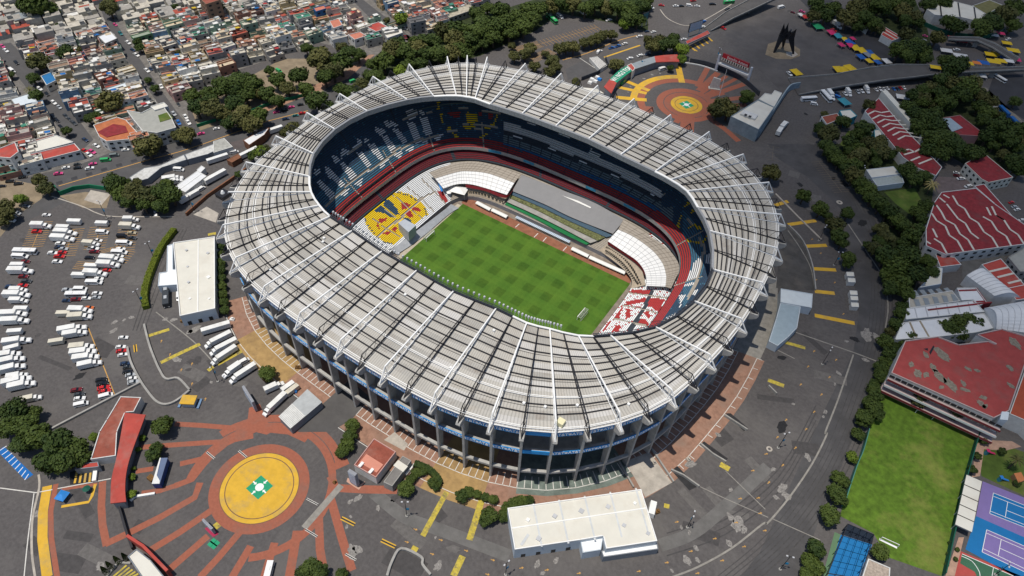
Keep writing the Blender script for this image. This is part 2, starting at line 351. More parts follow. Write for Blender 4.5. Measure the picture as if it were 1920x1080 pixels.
def tier(name, A, B, zA, zB, rows, n, colf, part=stad):
    b = MB(); fr = [0, .42, 1]
    for i in range(n):
        p0, p1 = 2*math.pi*i/n, 2*math.pi*(i+1)/n; a0, a1, b0, b1 = A(p0), A(p1), B(p0), B(p1)
        for r in range(rows):
            z = zA+(zB-zA)*r/rows; zn = zA+(zB-zA)*(r+1)/rows; dz = zn-z
            q = lambda f, s, zz: (lambda v: (v.x, v.y, zz))((a0 if s == 0 else a1).lerp(b0 if s == 0 else b1, (r+f)/rows))
            c = a0.lerp(a1, .5).lerp(b0.lerp(b1, .5), (r+.6)/rows); px, py = PX((c.x, c.y, z+.3))
            m = colf(px, py, r, i, c)
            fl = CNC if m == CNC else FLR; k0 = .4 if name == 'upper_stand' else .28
            if m in (CNC, 10):
                b.face([q(0, 0, z), q(1, 0, z), q(1, 1, z), q(0, 1, z)][::-1], m); b.face([q(1, 0, z), q(1, 0, zn), q(1, 1, zn), q(1, 1, z)][::-1], m); continue
            h = min(.38, dz*.8)
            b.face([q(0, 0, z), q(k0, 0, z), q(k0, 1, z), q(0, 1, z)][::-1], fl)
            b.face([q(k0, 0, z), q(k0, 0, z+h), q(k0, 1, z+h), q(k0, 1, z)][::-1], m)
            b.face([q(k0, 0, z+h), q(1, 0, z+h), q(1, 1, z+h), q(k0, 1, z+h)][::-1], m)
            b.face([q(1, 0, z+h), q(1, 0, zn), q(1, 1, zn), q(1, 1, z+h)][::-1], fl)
    return b.build(name, SM, part)
z1 = lambda *p: Z(580, 180, 4.32, p); z8 = lambda *p: Z(560, 90, 4.5, p); z5 = lambda *p: Z(1120, 330, 4.696, p); z2 = lambda *p: Z(640, 290, 5.4, p); z6 = lambda *p: Z(1080, 480, 6.353, p)
UPOLY = [(WHT, P) for P in (z1((50,690),(100,680),(210,800),(170,840)), z1((35,590),(110,590),(60,640),(40,640)), z1((130,575),(150,575),(215,640),(290,715),(265,745),(150,650),(130,600)), z1((180,480),(210,480),(255,520),(205,550)), z1((245,550),(280,535),(390,645),(340,690)), z1((255,420),(335,450),(330,470),(290,475),(260,510)), z1((385,460),(420,450),(512,560),(475,585)), z1((385,335),(430,370),(430,400),(355,435),(350,410),(390,390)), z1((475,395),(525,375),(600,495),(595,515),(560,520)), z1((430,340),(485,345),(480,375),(450,380)), z1((530,245),(610,275),(615,290),(565,320),(535,280)), z1((600,215),(625,190),(670,240),(668,260),(620,250)), z1((580,325),(630,315),(715,440),(665,460)), z1((655,200),(730,235),(690,250),(660,225)), z1((675,270),(715,255),(805,375),(760,395)), z1((780,130),(820,100),(870,110),(885,150),(820,200),(800,190)), z1((790,215),(840,200),(905,340),(850,355)), z1((890,110),(935,130),(925,165),(895,140)), z1((890,175),(955,160),(1000,310),(945,320),(925,290)), z1((190,860),(325,745),(300,820),(250,800)), z1((365,715),(435,655),(425,740)), z1((560,545),(650,510),(580,600)), z1((680,480),(760,440),(740,515)), z1((775,440),(855,390),(835,460)), z1((860,385),(945,340),(970,395),(900,375)), z1((965,340),(1085,305),(1045,375),(1010,345)), z1((450,620),(565,570),(480,620)), z5((850,760),(920,700),(910,800),(870,900),(790,920),(830,800)), z5((950,690),(1010,680),(990,780),(950,770)), z5((730,970),(850,930),(830,970)), z6((1240,350),(1400,320),(1390,350)), z6((1220,470),(1310,460),(1220,640),(1240,540)), z6((1380,410),(1450,400),(1420,470),(1370,460)), z6((1070,740),(1190,680),(1190,700),(1080,760)), z6((1290,600),(1340,570),(1330,600)))]
UPOLY += [(WHT, P) for P in (Z(1073-113, 112, 1, [(0,0),(0,0),(0,0)]),)][:0]
UPOLY += [(WHT, Z(544,112,2.568,P)) for P in ([(1070,285),(1150,285),(1140,345),(1085,330)],[(1140,325),(1230,330),(1210,370),(1150,355)],[(1240,335),(1310,345),(1290,385)],[(1385,395),(1420,400),(1395,420)])]
UPOLY += [(YEL, P) for P in (z8((1165,450),(1190,450),(1190,525),(1170,525)), z8((1185,550),(1210,550),(1225,640),(1205,640)), z8((1240,680),(1290,655),(1280,690),(1250,695)), z8((1280,705),(1300,705),(1390,780),(1340,775)), z8((1410,775),(1530,750),(1590,710),(1590,730),(1500,785),(1420,790)), z8((1415,540),(1500,550),(1520,630),(1420,630)), z8((1385,645),(1530,645),(1440,685),(1390,675)), z8((1575,660),(1640,640),(1670,555),(1685,555),(1650,650),(1610,690),(1570,680)))]
UPOLY += [(RED, P) for P in (z8((1255,540),(1365,540),(1360,580),(1290,580)), z8((1515,535),(1550,535),(1550,580),(1515,575)), z8((1600,550),(1640,550),(1630,595),(1600,590)))]
ULINE = [(YEL, z5((735,355),(712,430),(718,500),(760,555),(830,580),(895,585)), 3.6), (YEL, z5((790,465),(825,445)), 2), (YEL, z5((850,430),(900,460)), 6), (YEL, z5((935,580),(960,530)), 3), (YEL, z5((920,410),(940,440)), 4), (YEL, z5((800,240),(770,275)), 4), (YEL, z5((855,300),(830,320)), 4),
         (CNC, [(606, 396)]+z1((180,850),(345,690),(540,560),(720,430),(830,380))+z8((1010,780),(1180,735)), 4.2), (CNC, z8((1000,560),(1400,505),(1700,555)), 1.2), (CNC, z8((1130,690),(1230,662),(1450,640),(1750,680)), 1.2), (CNC, z8((1140,740),(1280,700),(1500,680),(1750,725)), .9), (CNC, z8((270,1010),(480,850),(720,700),(900,600),(1000,560)), 1.8),
         (CNC, z5((905,540),(940,640),(925,760),(870,950),(800,1080)), 5), (CNC, z5((780,370),(860,450),(905,540)), 2)]
def ypol(x, P):
    for (a, b_), (c, d) in zip(P, P[1:]):
        if x <= c: return b_+(d-b_)*(x-a)/(c-a)
    return P[-1][1]
def ucol(px, py, r, i, c):
    if c.y > 0 and 944 < px < 1240:
        yb = ypol(px, ((930,265),(949,271),(1015.6,293.6),(1081.7,320.4),(1144.6,345.5),(1191.8,370.7),(1240,397))); d = yb-py
        if d < -3: return MAR if i % 26 == 0 else RED
        if d < 3.5: return BBL if i % 4 else LITB
        if d < 17: return FLR if i % 9 == 0 else BGR
        if d < 26: return WHT if d > 19 and d < 23 and (i//7) % 4 == 0 else FLR
        if d < 42: return 10
        if near_line(px, py, [(955,214),(1010,232),(1060,252),(1110,285),(1160,315)], 9) and (i//9) % 3 == 0: return WHT
        return NAVY
    if r <= 4: return CNC if i % 36 == 0 else RED
    for m, P, w in ULINE:
        if near_line(px, py, P, w): return m
    for m, P in UPOLY:
        if inpoly(px, py, P): return m
    if 1222 < px < 1262 and 388 < py < 425 and r < 16: return BGR
    if i % 36 == 0 and r < 13: return CNC
    if i % 36 == 18 and r > 15: return FLR
    return LITB if (px < 800 and r < 15) or (px > 1280 and r < 12) or random.random() < .06 else NAVY  # paler blue paints sunlight onto the front rows of both ends, plus random cells
LPOLY = [(RED, P) for P in (z2((610,480),(700,500),(690,530),(620,560),(600,510)), z2((720,520),(810,550),(790,580),(710,560)), z2((650,580),(700,560),(730,625),(700,640),(650,600)), z2((385,650),(460,640),(450,670),(380,700),(390,760),(350,720)), z2((410,790),(500,770),(480,810),(420,805)), z2((510,750),(570,720),(550,780),(510,770)), z2((975,370),(1020,365),(1085,465),(1045,485)),
         z6((665,400),(890,400),(860,465),(650,440)), z6((585,540),(830,500),(820,545),(610,590)), z6((900,500),(1070,510),(990,660),(940,650),(850,570)), z6((665,595),(770,600),(750,625),(670,610)), z6((540,600),(555,610),(510,740),(460,740)), z6((600,630),(650,630),(650,740),(590,740)), z6((430,750),(450,750),(350,880),(330,880)), z6((480,830),(540,810),(510,900),(410,900)), z6((790,670),(860,660),(900,720),(850,740)), z6((780,740),(870,790),(860,825),(730,800)))]
LPOLY += [(NAVY, P) for P in (z2((440,440),(500,470),(560,540),(585,600),(545,615),(480,565),(430,510)), z2((325,565),(400,520),(430,530),(540,630),(500,640),(440,590),(370,580)), z2((610,640),(680,640),(720,690),(690,690),(640,655)))]
LPOLY += [(YEL, z2((545,385),(590,372),(690,400),(770,450),(850,520),(880,600),(820,645),(750,690),(690,760),(600,840),(520,910),(450,890),(370,835),(300,790),(250,700),(235,630),(320,560),(420,440),(500,415)))]
LLINE = [(CNC, z2((350,835),(600,640),(800,450),(830,430)), 3.4), (CNC, z2((520,410),(560,430),(680,540),(830,650)), 1.8), (CNC, z2((410,520),(540,630)), 1.8), (CNC, z2((290,620),(430,730),(590,830)), 1.8), (CNC, z2((670,330),(820,450),(930,570)), 2.2), (CNC, z2((810,240),(950,380),(1060,500)), 2.2), (CNC, z2((950,370),(820,440)), 3),
         (NAVY, z2((560,380),(680,410),(770,470)), 1.6), (NAVY, z2((780,485),(850,560),(865,620)), 1.6), (NAVY, z2((240,640),(270,720),(340,800)), 1.6), (NAVY, z2((370,845),(450,890),(530,900)), 1.6),
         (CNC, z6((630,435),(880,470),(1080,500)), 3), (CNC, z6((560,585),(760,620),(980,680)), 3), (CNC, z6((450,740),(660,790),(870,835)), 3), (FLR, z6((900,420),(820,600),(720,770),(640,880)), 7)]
def lcol(px, py, r, i, c):
    if -45 < c.x < 50 and c.y > 0: return CNC
    for m, P, w in LLINE:
        if near_line(px, py, P, w): return m
    for m, P in LPOLY:
        if inpoly(px, py, P): return m
    if 1 < c.y and (px > 845 and px < 1200 and py < 540): return CNC
    return WHT if px < 1000 or (i*7+r*13) % 9 else RED
def mcol(px, py, r, i, c): return FLR if i % 30 == 0 or r == 0 else MAR
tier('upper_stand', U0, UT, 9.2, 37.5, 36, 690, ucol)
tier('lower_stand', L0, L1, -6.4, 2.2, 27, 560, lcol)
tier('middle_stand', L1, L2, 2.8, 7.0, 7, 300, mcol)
# walls of the bowl
def loopwall(name, A, z0, B, z1, m, n=160, flip=False):
    b = MB()
    for i in range(n):
        p, q = 2*math.pi*i/n, 2*math.pi*(i+1)/n; a0, a1, b0, b1 = A(p), A(q), B(p), B(q)
        f = [(a0.x, a0.y, z0), (a1.x, a1.y, z0), (b1.x, b1.y, z1), (b0.x, b0.y, z1)]; b.face(f[::-1] if flip else f)
    return b.build(name, m, stad)
DKW = mat('dark_wall', (.05, .055, .065), .8, .2, .5)
GRW = mat('grey_stand_wall', (.27, .28, .31), .8, .12, .5)
loopwall('pitch_wall', L0, -9, L0, -6.2, GRW)
U0o = LP((84.0, 70.3, 3.5, -4.1, 1))
loopwall('stand_front', U0o, 7.6, U0, 9.9, mat('front_concrete', (.38, .37, .36), .85, .15, .5))
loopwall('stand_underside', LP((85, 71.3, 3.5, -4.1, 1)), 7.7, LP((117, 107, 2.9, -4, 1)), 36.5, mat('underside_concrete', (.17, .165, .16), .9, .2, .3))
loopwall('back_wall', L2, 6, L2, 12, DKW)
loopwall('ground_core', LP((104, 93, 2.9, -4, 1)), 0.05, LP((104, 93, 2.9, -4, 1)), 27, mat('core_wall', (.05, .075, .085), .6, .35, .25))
# street-level concourse slab with bays
# banners on the stand front
for i, (P, m) in enumerate([(z4p, mm) for z4p, mm in (((940, 291), 0), ((1000, 312), 1), ((1118, 357), 1), ((1190, 394), 1))]):
    q = G(P[0], P[1], 9); ph = math.atan2(q.y-1, q.x+4.1); b = MB()
    for t in range(5):
        a, c = U0o(ph+t*.018), U0o(ph+(t+1)*.018); a = a+(Vector((-4, 1, 0))-a).normalized()*.12; c = c+(Vector((-4, 1, 0))-c).normalized()*.12
        b.face([(a.x, a.y, 8.0), (c.x, c.y, 8.0), (c.x, c.y, 9.7), (a.x, a.y, 9.7)])
    b.build('front_banner', mat('banner_pale_blue', (.05, .3, .5), .6, .3, .8), stad)
# canopies on the far side
BEI = mat('beige_tarpaulin', (.37, .33, .285), .8, .05, .3); GCA = mat('grey_tarpaulin', (.25, .25, .26), .85, .05, .3); WCA = mat('white_canopy', (.8, .81, .82), .5, .04, .4)
def patch(name, back, front, zb, zf, m, n=14, seam=None, par=stad, thick=.15):
    B = smooth_pts([Vector((*p, 0)) for p in back], n); Fp = smooth_pts([Vector((*p, 0)) for p in front], n)
    N = 40
    def samp(Q, t): x = t*(len(Q)-1); i = min(int(x), len(Q)-2); return Q[i].lerp(Q[i+1], x-i)
    b = MB(); M = 4
    W = [[None]*(N+1) for _ in range(M+1)]
    for i in range(N+1):
        pb, pf = samp(B, i/N), samp(Fp, i/N); wb, wf = G(pb.x, pb.y, zb), G(pf.x, pf.y, zf)
        for j in range(M+1): W[j][i] = wb.lerp(wf, j/M)
    for i in range(N):
        for j in range(M): b.face([W[j][i], W[j+1][i], W[j+1][i+1], W[j][i+1]])
    o = b.build(name, m, par); md_ = o.modifiers.new('t', 'SOLIDIFY'); md_.thickness = thick
    if seam:
        s = MB()
        for i in range(0, N+1, 2):
            for j in range(M): s.beam(W[j][i]+Vector((0, 0, .1)), W[j+1][i]+Vector((0, 0, .1)), .13)
        for j in (1, 2, 3):
            for i in range(N): s.beam(W[j][i]+Vector((0, 0, .1)), W[j][i+1]+Vector((0, 0, .1)), .12)
        s.build('seam', seam, o)
    return W
z3 = lambda *p: Z(780, 270, 6.353, p); z4 = lambda *p: Z(940, 270, 6.353, p)
SEAM = mat('seam_grey', (.45, .46, .48), .7, .05)
patch('beige_cover', z3((160,340),(470,225),(720,208),(960,260),(1245,365)), z3((225,410),(480,335),(620,322),(860,350),(1172,462)), 4.6, 3.2, BEI, seam=mat('seam_brown', (.27, .235, .2), .8, .05))
patch('white_canopy', z3((225,410),(480,335),(620,322),(860,350),(1172,462)), z3((325,530),(480,480),(640,478),(830,525),(1083,605)), 3.0, .2, WCA, seam=SEAM)
patch('grey_cover', z4((240,365),(700,540),(1110,700),(1465,905)), z4((130,560),(520,720),(850,880),(1330,1070)), 4.2, -.6, GCA)
patch('beige_cover', z5((230,385),(440,515),(600,620),(700,740),(722,830),(690,900),(648,990)), z5((185,470),(330,540),(480,650),(570,760),(603,860),(605,920),(598,975)), 4.6, 3.2, BEI, seam=mat('seam_brown', (.27, .235, .2)))
patch('white_canopy', z5((185,470),(330,540),(480,650),(570,760),(603,860),(605,920),(598,975)), z5((92,573),(230,665),(340,740),(400,810),(425,870),(432,915),(432,968)), 3.0, .2, WCA, seam=SEAM)
patch('white_strip', z4((590,520),(820,630),(1070,752)), z4((570,540),(810,652),(1060,765)), 3.2, 3.0, WHITE)
patch('maroon_front', z5((92,575),(230,667),(340,742),(400,812),(425,872)), z5((92,600),(230,690),(335,765),(390,825),(412,872)), 0, -1.6, SM[6])
patch('maroon_front', z3((590,480),(830,527),(1090,610),(1190,470)), z3((595,515),(820,560),(1080,640),(1185,460)), 0, -1.4, SM[6])
# grey canopy strip of the upper far side
0 and patch('box_canopy', z4((480,-20),(760,10),(1300,210),(1740,430),(1910,560)), z4((450,10),(760,90),(1290,330),(1790,600),(1890,655)), 27, 23.5, mat('box_canopy', (.2, .2, .205), .8, .06))
# far touchline: boxes rows (dark blue chairs, planter, green strip)
patch('blue_chair_row', z4((130,560),(520,720),(850,880),(1330,1090)), z4((115,600),(480,755),(830,925),(1250,1110)), -1.2, -2.2, mat('chair_blue', (.03, .075, .12), .6, .5, 3))
patch('planter_strip', z4((110,600),(480,760),(830,930),(1240,1110)), z4((95,640),(450,800),(800,980),(1150,1150)), -2.6, -3.2, mat('planter_mixed', (.13, .14, .06), .9, .8, 1.2))
patch('terrace_strip', z4((95,640),(450,800),(800,980),(1150,1150)), z4((70,690),(420,850),(760,1020),(1060,1180)), -3.6, -4.2, CONC)
patch('green_strip', z4((70,690),(420,850),(760,1020),(1060,1180)), z4((40,720),(400,890),(740,1070),(1010,1200)), -5.0, -5.6, mat('green_floor', (.01, .16, .05), .8, .15))
# side stands: tan terraces below the white canopies
patch('terrace_strip', z5((92,600),(230,690),(335,765),(390,825),(425,960)), z5((15,655),(140,745),(240,830),(300,910),(300,990)), -2.4, -6.2, mat('tan_terrace', (.42, .35, .27), .9, .15, .6))
patch('terrace_strip', z3((600,515),(820,560),(1080,640)), z3((600,610),(800,640),(1030,730)), -2.4, -6.2, mat('tan_terrace', (.42, .35, .27)))
for P in (z5((75,625),(140,660),(240,735),(320,830),(385,960)), z5((70,655),(130,690),(215,760),(290,850),(360,950)), z3((630,540),(800,570),(1060,660)), z3((620,560),(800,590),(1040,685))):
    b = MB(); Q = [G(x, y, -3.6) for x, y in P]; Q = smooth_pts(Q, 6)
    for i in range(len(Q)-1):
        c = Q[i].lerp(Q[i+1], .3); d = Q[i].lerp(Q[i+1], .8); b.beam(c, d, .7, .9)
    b.build('table_row', mat('dark_tables', (.07, .065, .06), .7, .4), stad)
# grey roof over the tunnel, rim screens of the left end
b = MB(); P = [G(x, y, 1.2) for x, y in z2((575,690),(640,650),(755,715),(680,785))]
b.prism([P[0], P[3], P[2], P[1]], -5.5, 1.2); b.build('tunnel_shelter', mat('shelter_grey', (.42, .46, .52), .6, .05), stad)
patch('tunnel_cover', z2((500,960),(640,860),(830,720),(1040,560),(1110,500)), z2((560,1010),(700,920),(870,790),(1080,610),(1190,540)), -5.8, -8.4, mat('pale_sheet', (.42, .44, .48), .6, .12, .5))
# pitch-side ground
DIRT = mat('clay_track', (.27, .115, .07), .95, .2, .4); 
b = MB()
for i in range(120):
    p, q = L0(2*math.pi*i/120), L0(2*math.pi*(i+1)/120); b.face([(-1.4, 1, -9.02), (p.x, p.y, -9.02), (q.x, q.y, -9.02)])
tag(b.build('pitch_surround', mat('pitch_surround', (.24, .2, .165), .95, .3, .3)), kind='structure')
# grass
gm = bpy.data.materials.new('pitch_grass'); gm.use_nodes = True; n = gm.node_tree; bs = n.nodes['Principled BSDF']; bs.inputs['Roughness'].default_value = .9; bs.inputs['Specular IOR Level'].default_value = .15
geo = n.nodes.new('ShaderNodeNewGeometry'); sx = n.nodes.new('ShaderNodeSeparateXYZ'); n.links.new(geo.outputs['Position'], sx.inputs[0])
def mnode(op, a, b_=None, c=None):
    q = n.nodes.new('ShaderNodeMath'); q.operation = op
    for i, v in enumerate((a, b_, c)):
        if v is None: continue
        if isinstance(v, (int, float)): q.inputs[i].default_value = v
        else: n.links.new(v, q.inputs[i])
    return q.outputs[0]
def stripe(co, per, ph, sh=9): 
    s = mnode('SINE', mnode('MULTIPLY_ADD', co, 2*math.pi/per, ph)); return mnode('MULTIPLY_ADD', mnode('TANH', mnode('MULTIPLY', s, sh)), .5, .5)
sX = stripe(sx.outputs['X'], 10.9, .6); sY = stripe(sx.outputs['Y'], 11.4, 1.2)
both = mnode('MULTIPLY', sX, sY); one = mnode('MULTIPLY', mnode('ADD', sX, sY), .5)
fx = stripe(sx.outputs['X'], 2.72, 0, 1); fy = stripe(sx.outputs['Y'], 2.85, 0, 1)
dk = mnode('ADD', mnode('MULTIPLY', both, .18), mnode('MULTIPLY', one, .12))
dk = mnode('ADD', dk, mnode('MULTIPLY', mnode('MULTIPLY', fx, fy), .10))
nz = n.nodes.new('ShaderNodeTexNoise'); nz.inputs['Scale'].default_value = .12; nz.inputs['Detail'].default_value = 8; n.links.new(geo.outputs['Position'], nz.inputs['Vector'])
nz2 = n.nodes.new('ShaderNodeTexNoise'); nz2.inputs['Scale'].default_value = 2.2; nz2.inputs['Detail'].default_value = 4; n.links.new(geo.outputs['Position'], nz2.inputs['Vector'])
br = mnode('SUBTRACT', mnode('ADD', mnode('MULTIPLY', nz.outputs['Fac'], .35), mnode('MULTIPLY_ADD', nz2.outputs['Fac'], .5, .62)), dk)
cm = n.nodes.new('ShaderNodeMix'); cm.data_type = 'RGBA'; n.links.new(nz.outputs['Fac'], cm.inputs['Factor']); cm.inputs['A'].default_value = (.055, .15, .02, 1); cm.inputs['B'].default_value = (.10, .175, .022, 1)
vm = n.nodes.new('ShaderNodeVectorMath'); vm.operation = 'SCALE'; n.links.new(cm.outputs['Result'], vm.inputs[0]); n.links.new(br, vm.inputs['Scale']); n.links.new(vm.outputs[0], bs.inputs['Base Color'])
sheet('grass_pitch', [Vector(p) for p in ((-54.9, -34.8, 0), (54.9, -34.8, 0), (54.9, 34.8, 0), (-54.9, 34.8, 0))], -9.0, gm)
sheet('clay_track', [Vector(p) for p in ((-56, 34.8, 0), (54.5, 34.8, 0), (54.5, 39.8, 0), (-50, 41.5, 0), (-57, 40, 0))], -8.99, DIRT)
sheet('goal_end_path', [Vector(p) for p in ((-54.9, -36, 0), (-54.9, 33, 0), (-57.5, 33, 0), (-57.5, -36, 0))], -8.99, mat('beige_path', (.45, .4, .32), .9, .12, .5))
for k, (a, c) in enumerate(((T(1, 1, [(1430, 0)]), 0),)): pass
b = MB()
for P in (Z(960, 270, 4, [(25, 625), (55, 598)]), Z(960, 270, 4, [(165, 700), (195, 670)]), Z(960, 270, 4, [(232, 730), (258, 700)]), Z(960, 270, 4, [(383, 800), (410, 770)])):
    ribbon(b, [G(*P[0], -9), G(*P[1], -9)], .35, -8.975)
tag(b.build('track_marking', WHITE), kind='structure')
# goals
def goal(a_px, b_px, back, label):
    A, B = G(*a_px, -9), G(*b_px, -9); c = (A+B)/2; d = (B-A).normalized(); e = empty('football_goal', c, 0, label, 'goal'); bk = Vector((back, 0, 0))
    A = c-d*3.66; B = c+d*3.66; m = MB(); up = Vector((0, 0, 2.44)); dd = bk*1.9
    loc = lambda v: v-c
    for p, q in ((A, A+up), (B, B+up), (A+up, B+up)): m.beam(loc(p), loc(q), .3)
    m.build('goal_frame', WHITE, e); m = MB()
    for p, q in ((A+up, A+up+dd), (B+up, B+up+dd), (A+up+dd, B+up+dd), (A+up+dd, A+dd), (B+up+dd, B+dd), (A+dd, B+dd)): m.beam(loc(p), loc(q), .1)
    for i in range(1, 14):
        p = A.lerp(B, i/14); m.beam(loc(p+up), loc(p+up+dd), .05); m.beam(loc(p+up+dd), loc(p+dd), .05)
    for i in range(1, 4): q = dd*i/4; m.beam(loc(A+up+q), loc(B+up+q), .05)
    m.build('goal_net', mat('net', (.6, .62, .6), .8, .05), e)
goal((799.7, 452.7), (814.6, 439.1), -1, 'white goal at the end of the pitch below the yellow seats')
goal((1082, 599.5), (1096, 583), 1, 'white goal on the grass near the red and white seats')
# dugout covers
DUG = [(T(1, 1, [(1655, 435)]), T(1, 1, [(1760, 490)])), (T(1, 1, [(1770, 490)]), T(1, 1, [(1885, 545)])), (T(2, 1, [(450, 780)]), T(2, 1, [(575, 840)])), (T(2, 1, [(582, 845)]), T(2, 1, [(715, 905)])), (T(2, 1, [(715, 905)]), T(2, 1, [(850, 965)]))]
for i, (p, q) in enumerate(DUG):
    A, B = G(*p[0], -7.2), G(*q[0], -7.2); c = (A+B)/2; c.z = -9; ln = (B-A).length; e = empty('dugout', c, math.atan2((B-A).y, (B-A).x), 'long white curved dugout cover beside the clay track, '+('first', 'second', 'third', 'fourth', 'last')[i]+' from the yellow seats', 'dugout', 'white dugout covers along the track')
    m = MB(); n_ = 6
    for k in range(n_):
        t0, t1 = math.pi*k/n_, math.pi*(k+1)/n_
        for s0, s1 in ((-ln/2, ln/2),): m.face([(s0, 1.3*math.cos(t0), 1.5+.7*math.sin(t0)), (s1, 1.3*math.cos(t0), 1.5+.7*math.sin(t0)), (s1, 1.3*math.cos(t1), 1.5+.7*math.sin(t1)), (s0, 1.3*math.cos(t1), 1.5+.7*math.sin(t1))])
    m.build('cover', WHITE, e); m = MB(); m.box(-ln/2, ln/2, .9, 1.25, 0, 1.6)
    for t in range(6): m.beam((-ln/2+ln*t/5, -1.2, 0), (-ln/2+ln*t/5, -1.2, 1.6), .1)
    m.build('bench_back', GST, e)
P = Z(960, 270, 4, [(30, 545), (435, 735)]); A, B = G(*P[0], -6.8), G(*P[1], -6.8); c = (A+B)/2; c.z = -9; ln = (B-A).length
e = empty('press_shelter', c, math.atan2((B-A).y, (B-A).x), 'long pale blue slatted shelter beside the clay track below the green strip', 'shelter'); m = MB()
for k in range(36): m.box(-ln/2+ln*k/36, -ln/2+ln*(k+.82)/36, -1, 1, 2.1, 2.2)
m.build('roof_slats', mat('pale_blue_slats', (.5, .6, .72), .5, .1), e); m = MB()
for k in range(8): m.beam((-ln/2+ln*k/7, .8, 0), (-ln/2+ln*k/7, .8, 2.1), .12)
m.build('frame', GST, e)
def tent(name, px, py, z0, w, d, h, rz, m, label, cat='tent', group=None):
    c = G(px, py, z0); e = empty(name, c, rz, label, cat, group); b = MB()
    b.mesh([(-w/2, -d/2, h*.7), (w/2, -d/2, h*.7), (w/2, d/2, h*.7), (-w/2, d/2, h*.7), (-w*.1, 0, h), (w*.1, 0, h)], [(0, 1, 5, 4), (2, 3, 4, 5), (1, 2, 5), (3, 0, 4)])
    b.build('tarpaulin', m, e); b = MB()
    for x in (-w/2+.1, w/2-.1):
        for y in (-d/2+.1, d/2-.1): b.beam((x, y, 0), (x, y, h*.7), .12)
    b.build('frame', GST, e); return e
c = (T(1, 1, [(1515, 375)]))[0]; tent('tv_studio_tent', c[0], c[1], -6.5, 11, 7, 5, .25, WHITE, 'cream gabled tent by the pitch corner below the left white canopy')
for i, ((x, y), lab) in enumerate((((837, 356), 'white parasol nearest the white canopy by the cream tent'), ((842, 366), 'white parasol nearest the red seats beside the cream tent'))):
    g = G(x, y, -5); e = empty('parasol', g, 0, lab, 'parasol'); b = MB()
    for k in range(8): a, d = k*math.pi/4, (k+1)*math.pi/4; b.face([(1.5*math.cos(a), 1.5*math.sin(a), 2.2), (1.5*math.cos(d), 1.5*math.sin(d), 2.2), (0, 0, 2.9)])
    b.build('canopy', WHITE, e); b = MB(); b.tube((0, 0, -1), (0, 0, 2.7), .06); b.build('pole', GST, e)
tent('blue_tent', 905.5, 363, -6.8, 4, 3, 2.8, .1, mat('tarp_blue', (.03, .22, .6), .6, .1), 'small bright blue tent on the tan terrace under the left white canopy')
b = MB(); Q = [G(x, y, 0) for x, y in z3((255,465),(275,465),(320,540),(300,555))]; b.face([(Q[0].x, Q[0].y, 1.5), (Q[1].x, Q[1].y, 1.5), (Q[2].x, Q[2].y, -1), (Q[3].x, Q[3].y, -1)]); b.build('blue_tarpaulin', mat('tarp_blue', (.03, .22, .6)), stad)
# dressing on the roof: satellite cabin at left tip
e = None
kx = 52; b = MB(); p = KW[kx]+OUT[kx]*2
for dx in (0,):
    b.box(p.x-3, p.x+2, p.y-3, p.y+2, 44, 46)
b.build('roof_cabin', BLACK, stad)
b = MB(); b.tube((p.x-.5, p.y-.5, 46), (p.x-.5, p.y-.5, 47.3), 1.0, 10, r2=.5); b.build('radome', WHITE, stad)
p = on_roof(1051, 796); b = MB(); b.box(p.x-1.3, p.x+1.3, p.y-1.3, p.y+1.3, 40.8, 43.2); b.build('roof_kiosk', mat('pale_yellow', (.75, .7, .45), .6, .05), stad)
for x, y in ((982, 758), (1082, 762), (1022, 765), (606, 456), (730, 566), (760, 555), (508, 508), (608, 449), (845, 692), (926, 622), (1178, 760)):
    p = on_roof(x, y); b = MB(); b.box(p.x-.5, p.x+.5, p.y-.5, p.y+.5, p.z, p.z+1.2); b.build('roof_fan', WHITE, stad)
# ================================================================== GROUND, PAVEMENTS, PAINT
b = MB(); R = 2500; HOLE = LP((103.5, 92.5, 2.9, -4, 1)); n_ = 128
for i in range(n_):
    p, q = 2*math.pi*i/n_, 2*math.pi*(i+1)/n_; a, c = HOLE(p), HOLE(q)
    b.face([(a.x, a.y, 0), (R*math.cos(p), R*math.sin(p), 0), (R*math.cos(q), R*math.sin(q), 0), (c.x, c.y, 0)])
tag(b.build('ground', ASPH), kind='structure')
TERR = mat('terracotta_paving', (.31, .105, .066), .9, .12, .9, dirt=(.2, .12, .095), dscale=.09, damt=.6)
YELP = mat('yellow_paint', (.62, .37, .04), .85, .1, .3, dirt=(.3, .24, .14), dscale=.12, damt=.55)
YWORN = mat('worn_yellow_paint', (.48, .38, .06), .85, .25, .8, dirt=(.11, .10, .095), dscale=.35, damt=1)
TANP = mat('tan_paving', (.37, .24, .10), .9, .2, .25, dirt=(.2, .13, .07), dscale=.08, damt=.8)
REDP = mat('red_brick_paving', (.30, .17, .12), .9, .25, .4, dirt=(.2, .15, .12), dscale=.1, damt=.7)
ROAD = mat('road_asphalt', (.088, .084, .083), .9, .15, .15, dirt=(.12, .115, .11), dscale=.06, damt=.5)
DARKR = mat('dark_asphalt', (.045, .045, .05), .9, .2, .1)
SIDE = mat('pavement_grey', (.26, .245, .22), .9, .2, .4)
GREENP = mat('green_paint', (.02, .30, .15), .8, .08)
ORAN = mat('orange_line', (.5, .28, .08), .85, .2, 1); WLINE = mat('white_line', (.62, .6, .56), .85, .15, .8)
GRS = mat('lawn', (.075, .12, .02), .95, .35, .08, dirt=(.20, .18, .06), dscale=.05, damt=.7)
DRY = mat('dry_soil', (.24, .19, .13), .95, .25, .15)
CONL = mat('light_concrete', (.42, .38, .33), .9, .2, .25, dirt=(.25, .23, .2), dscale=.15)
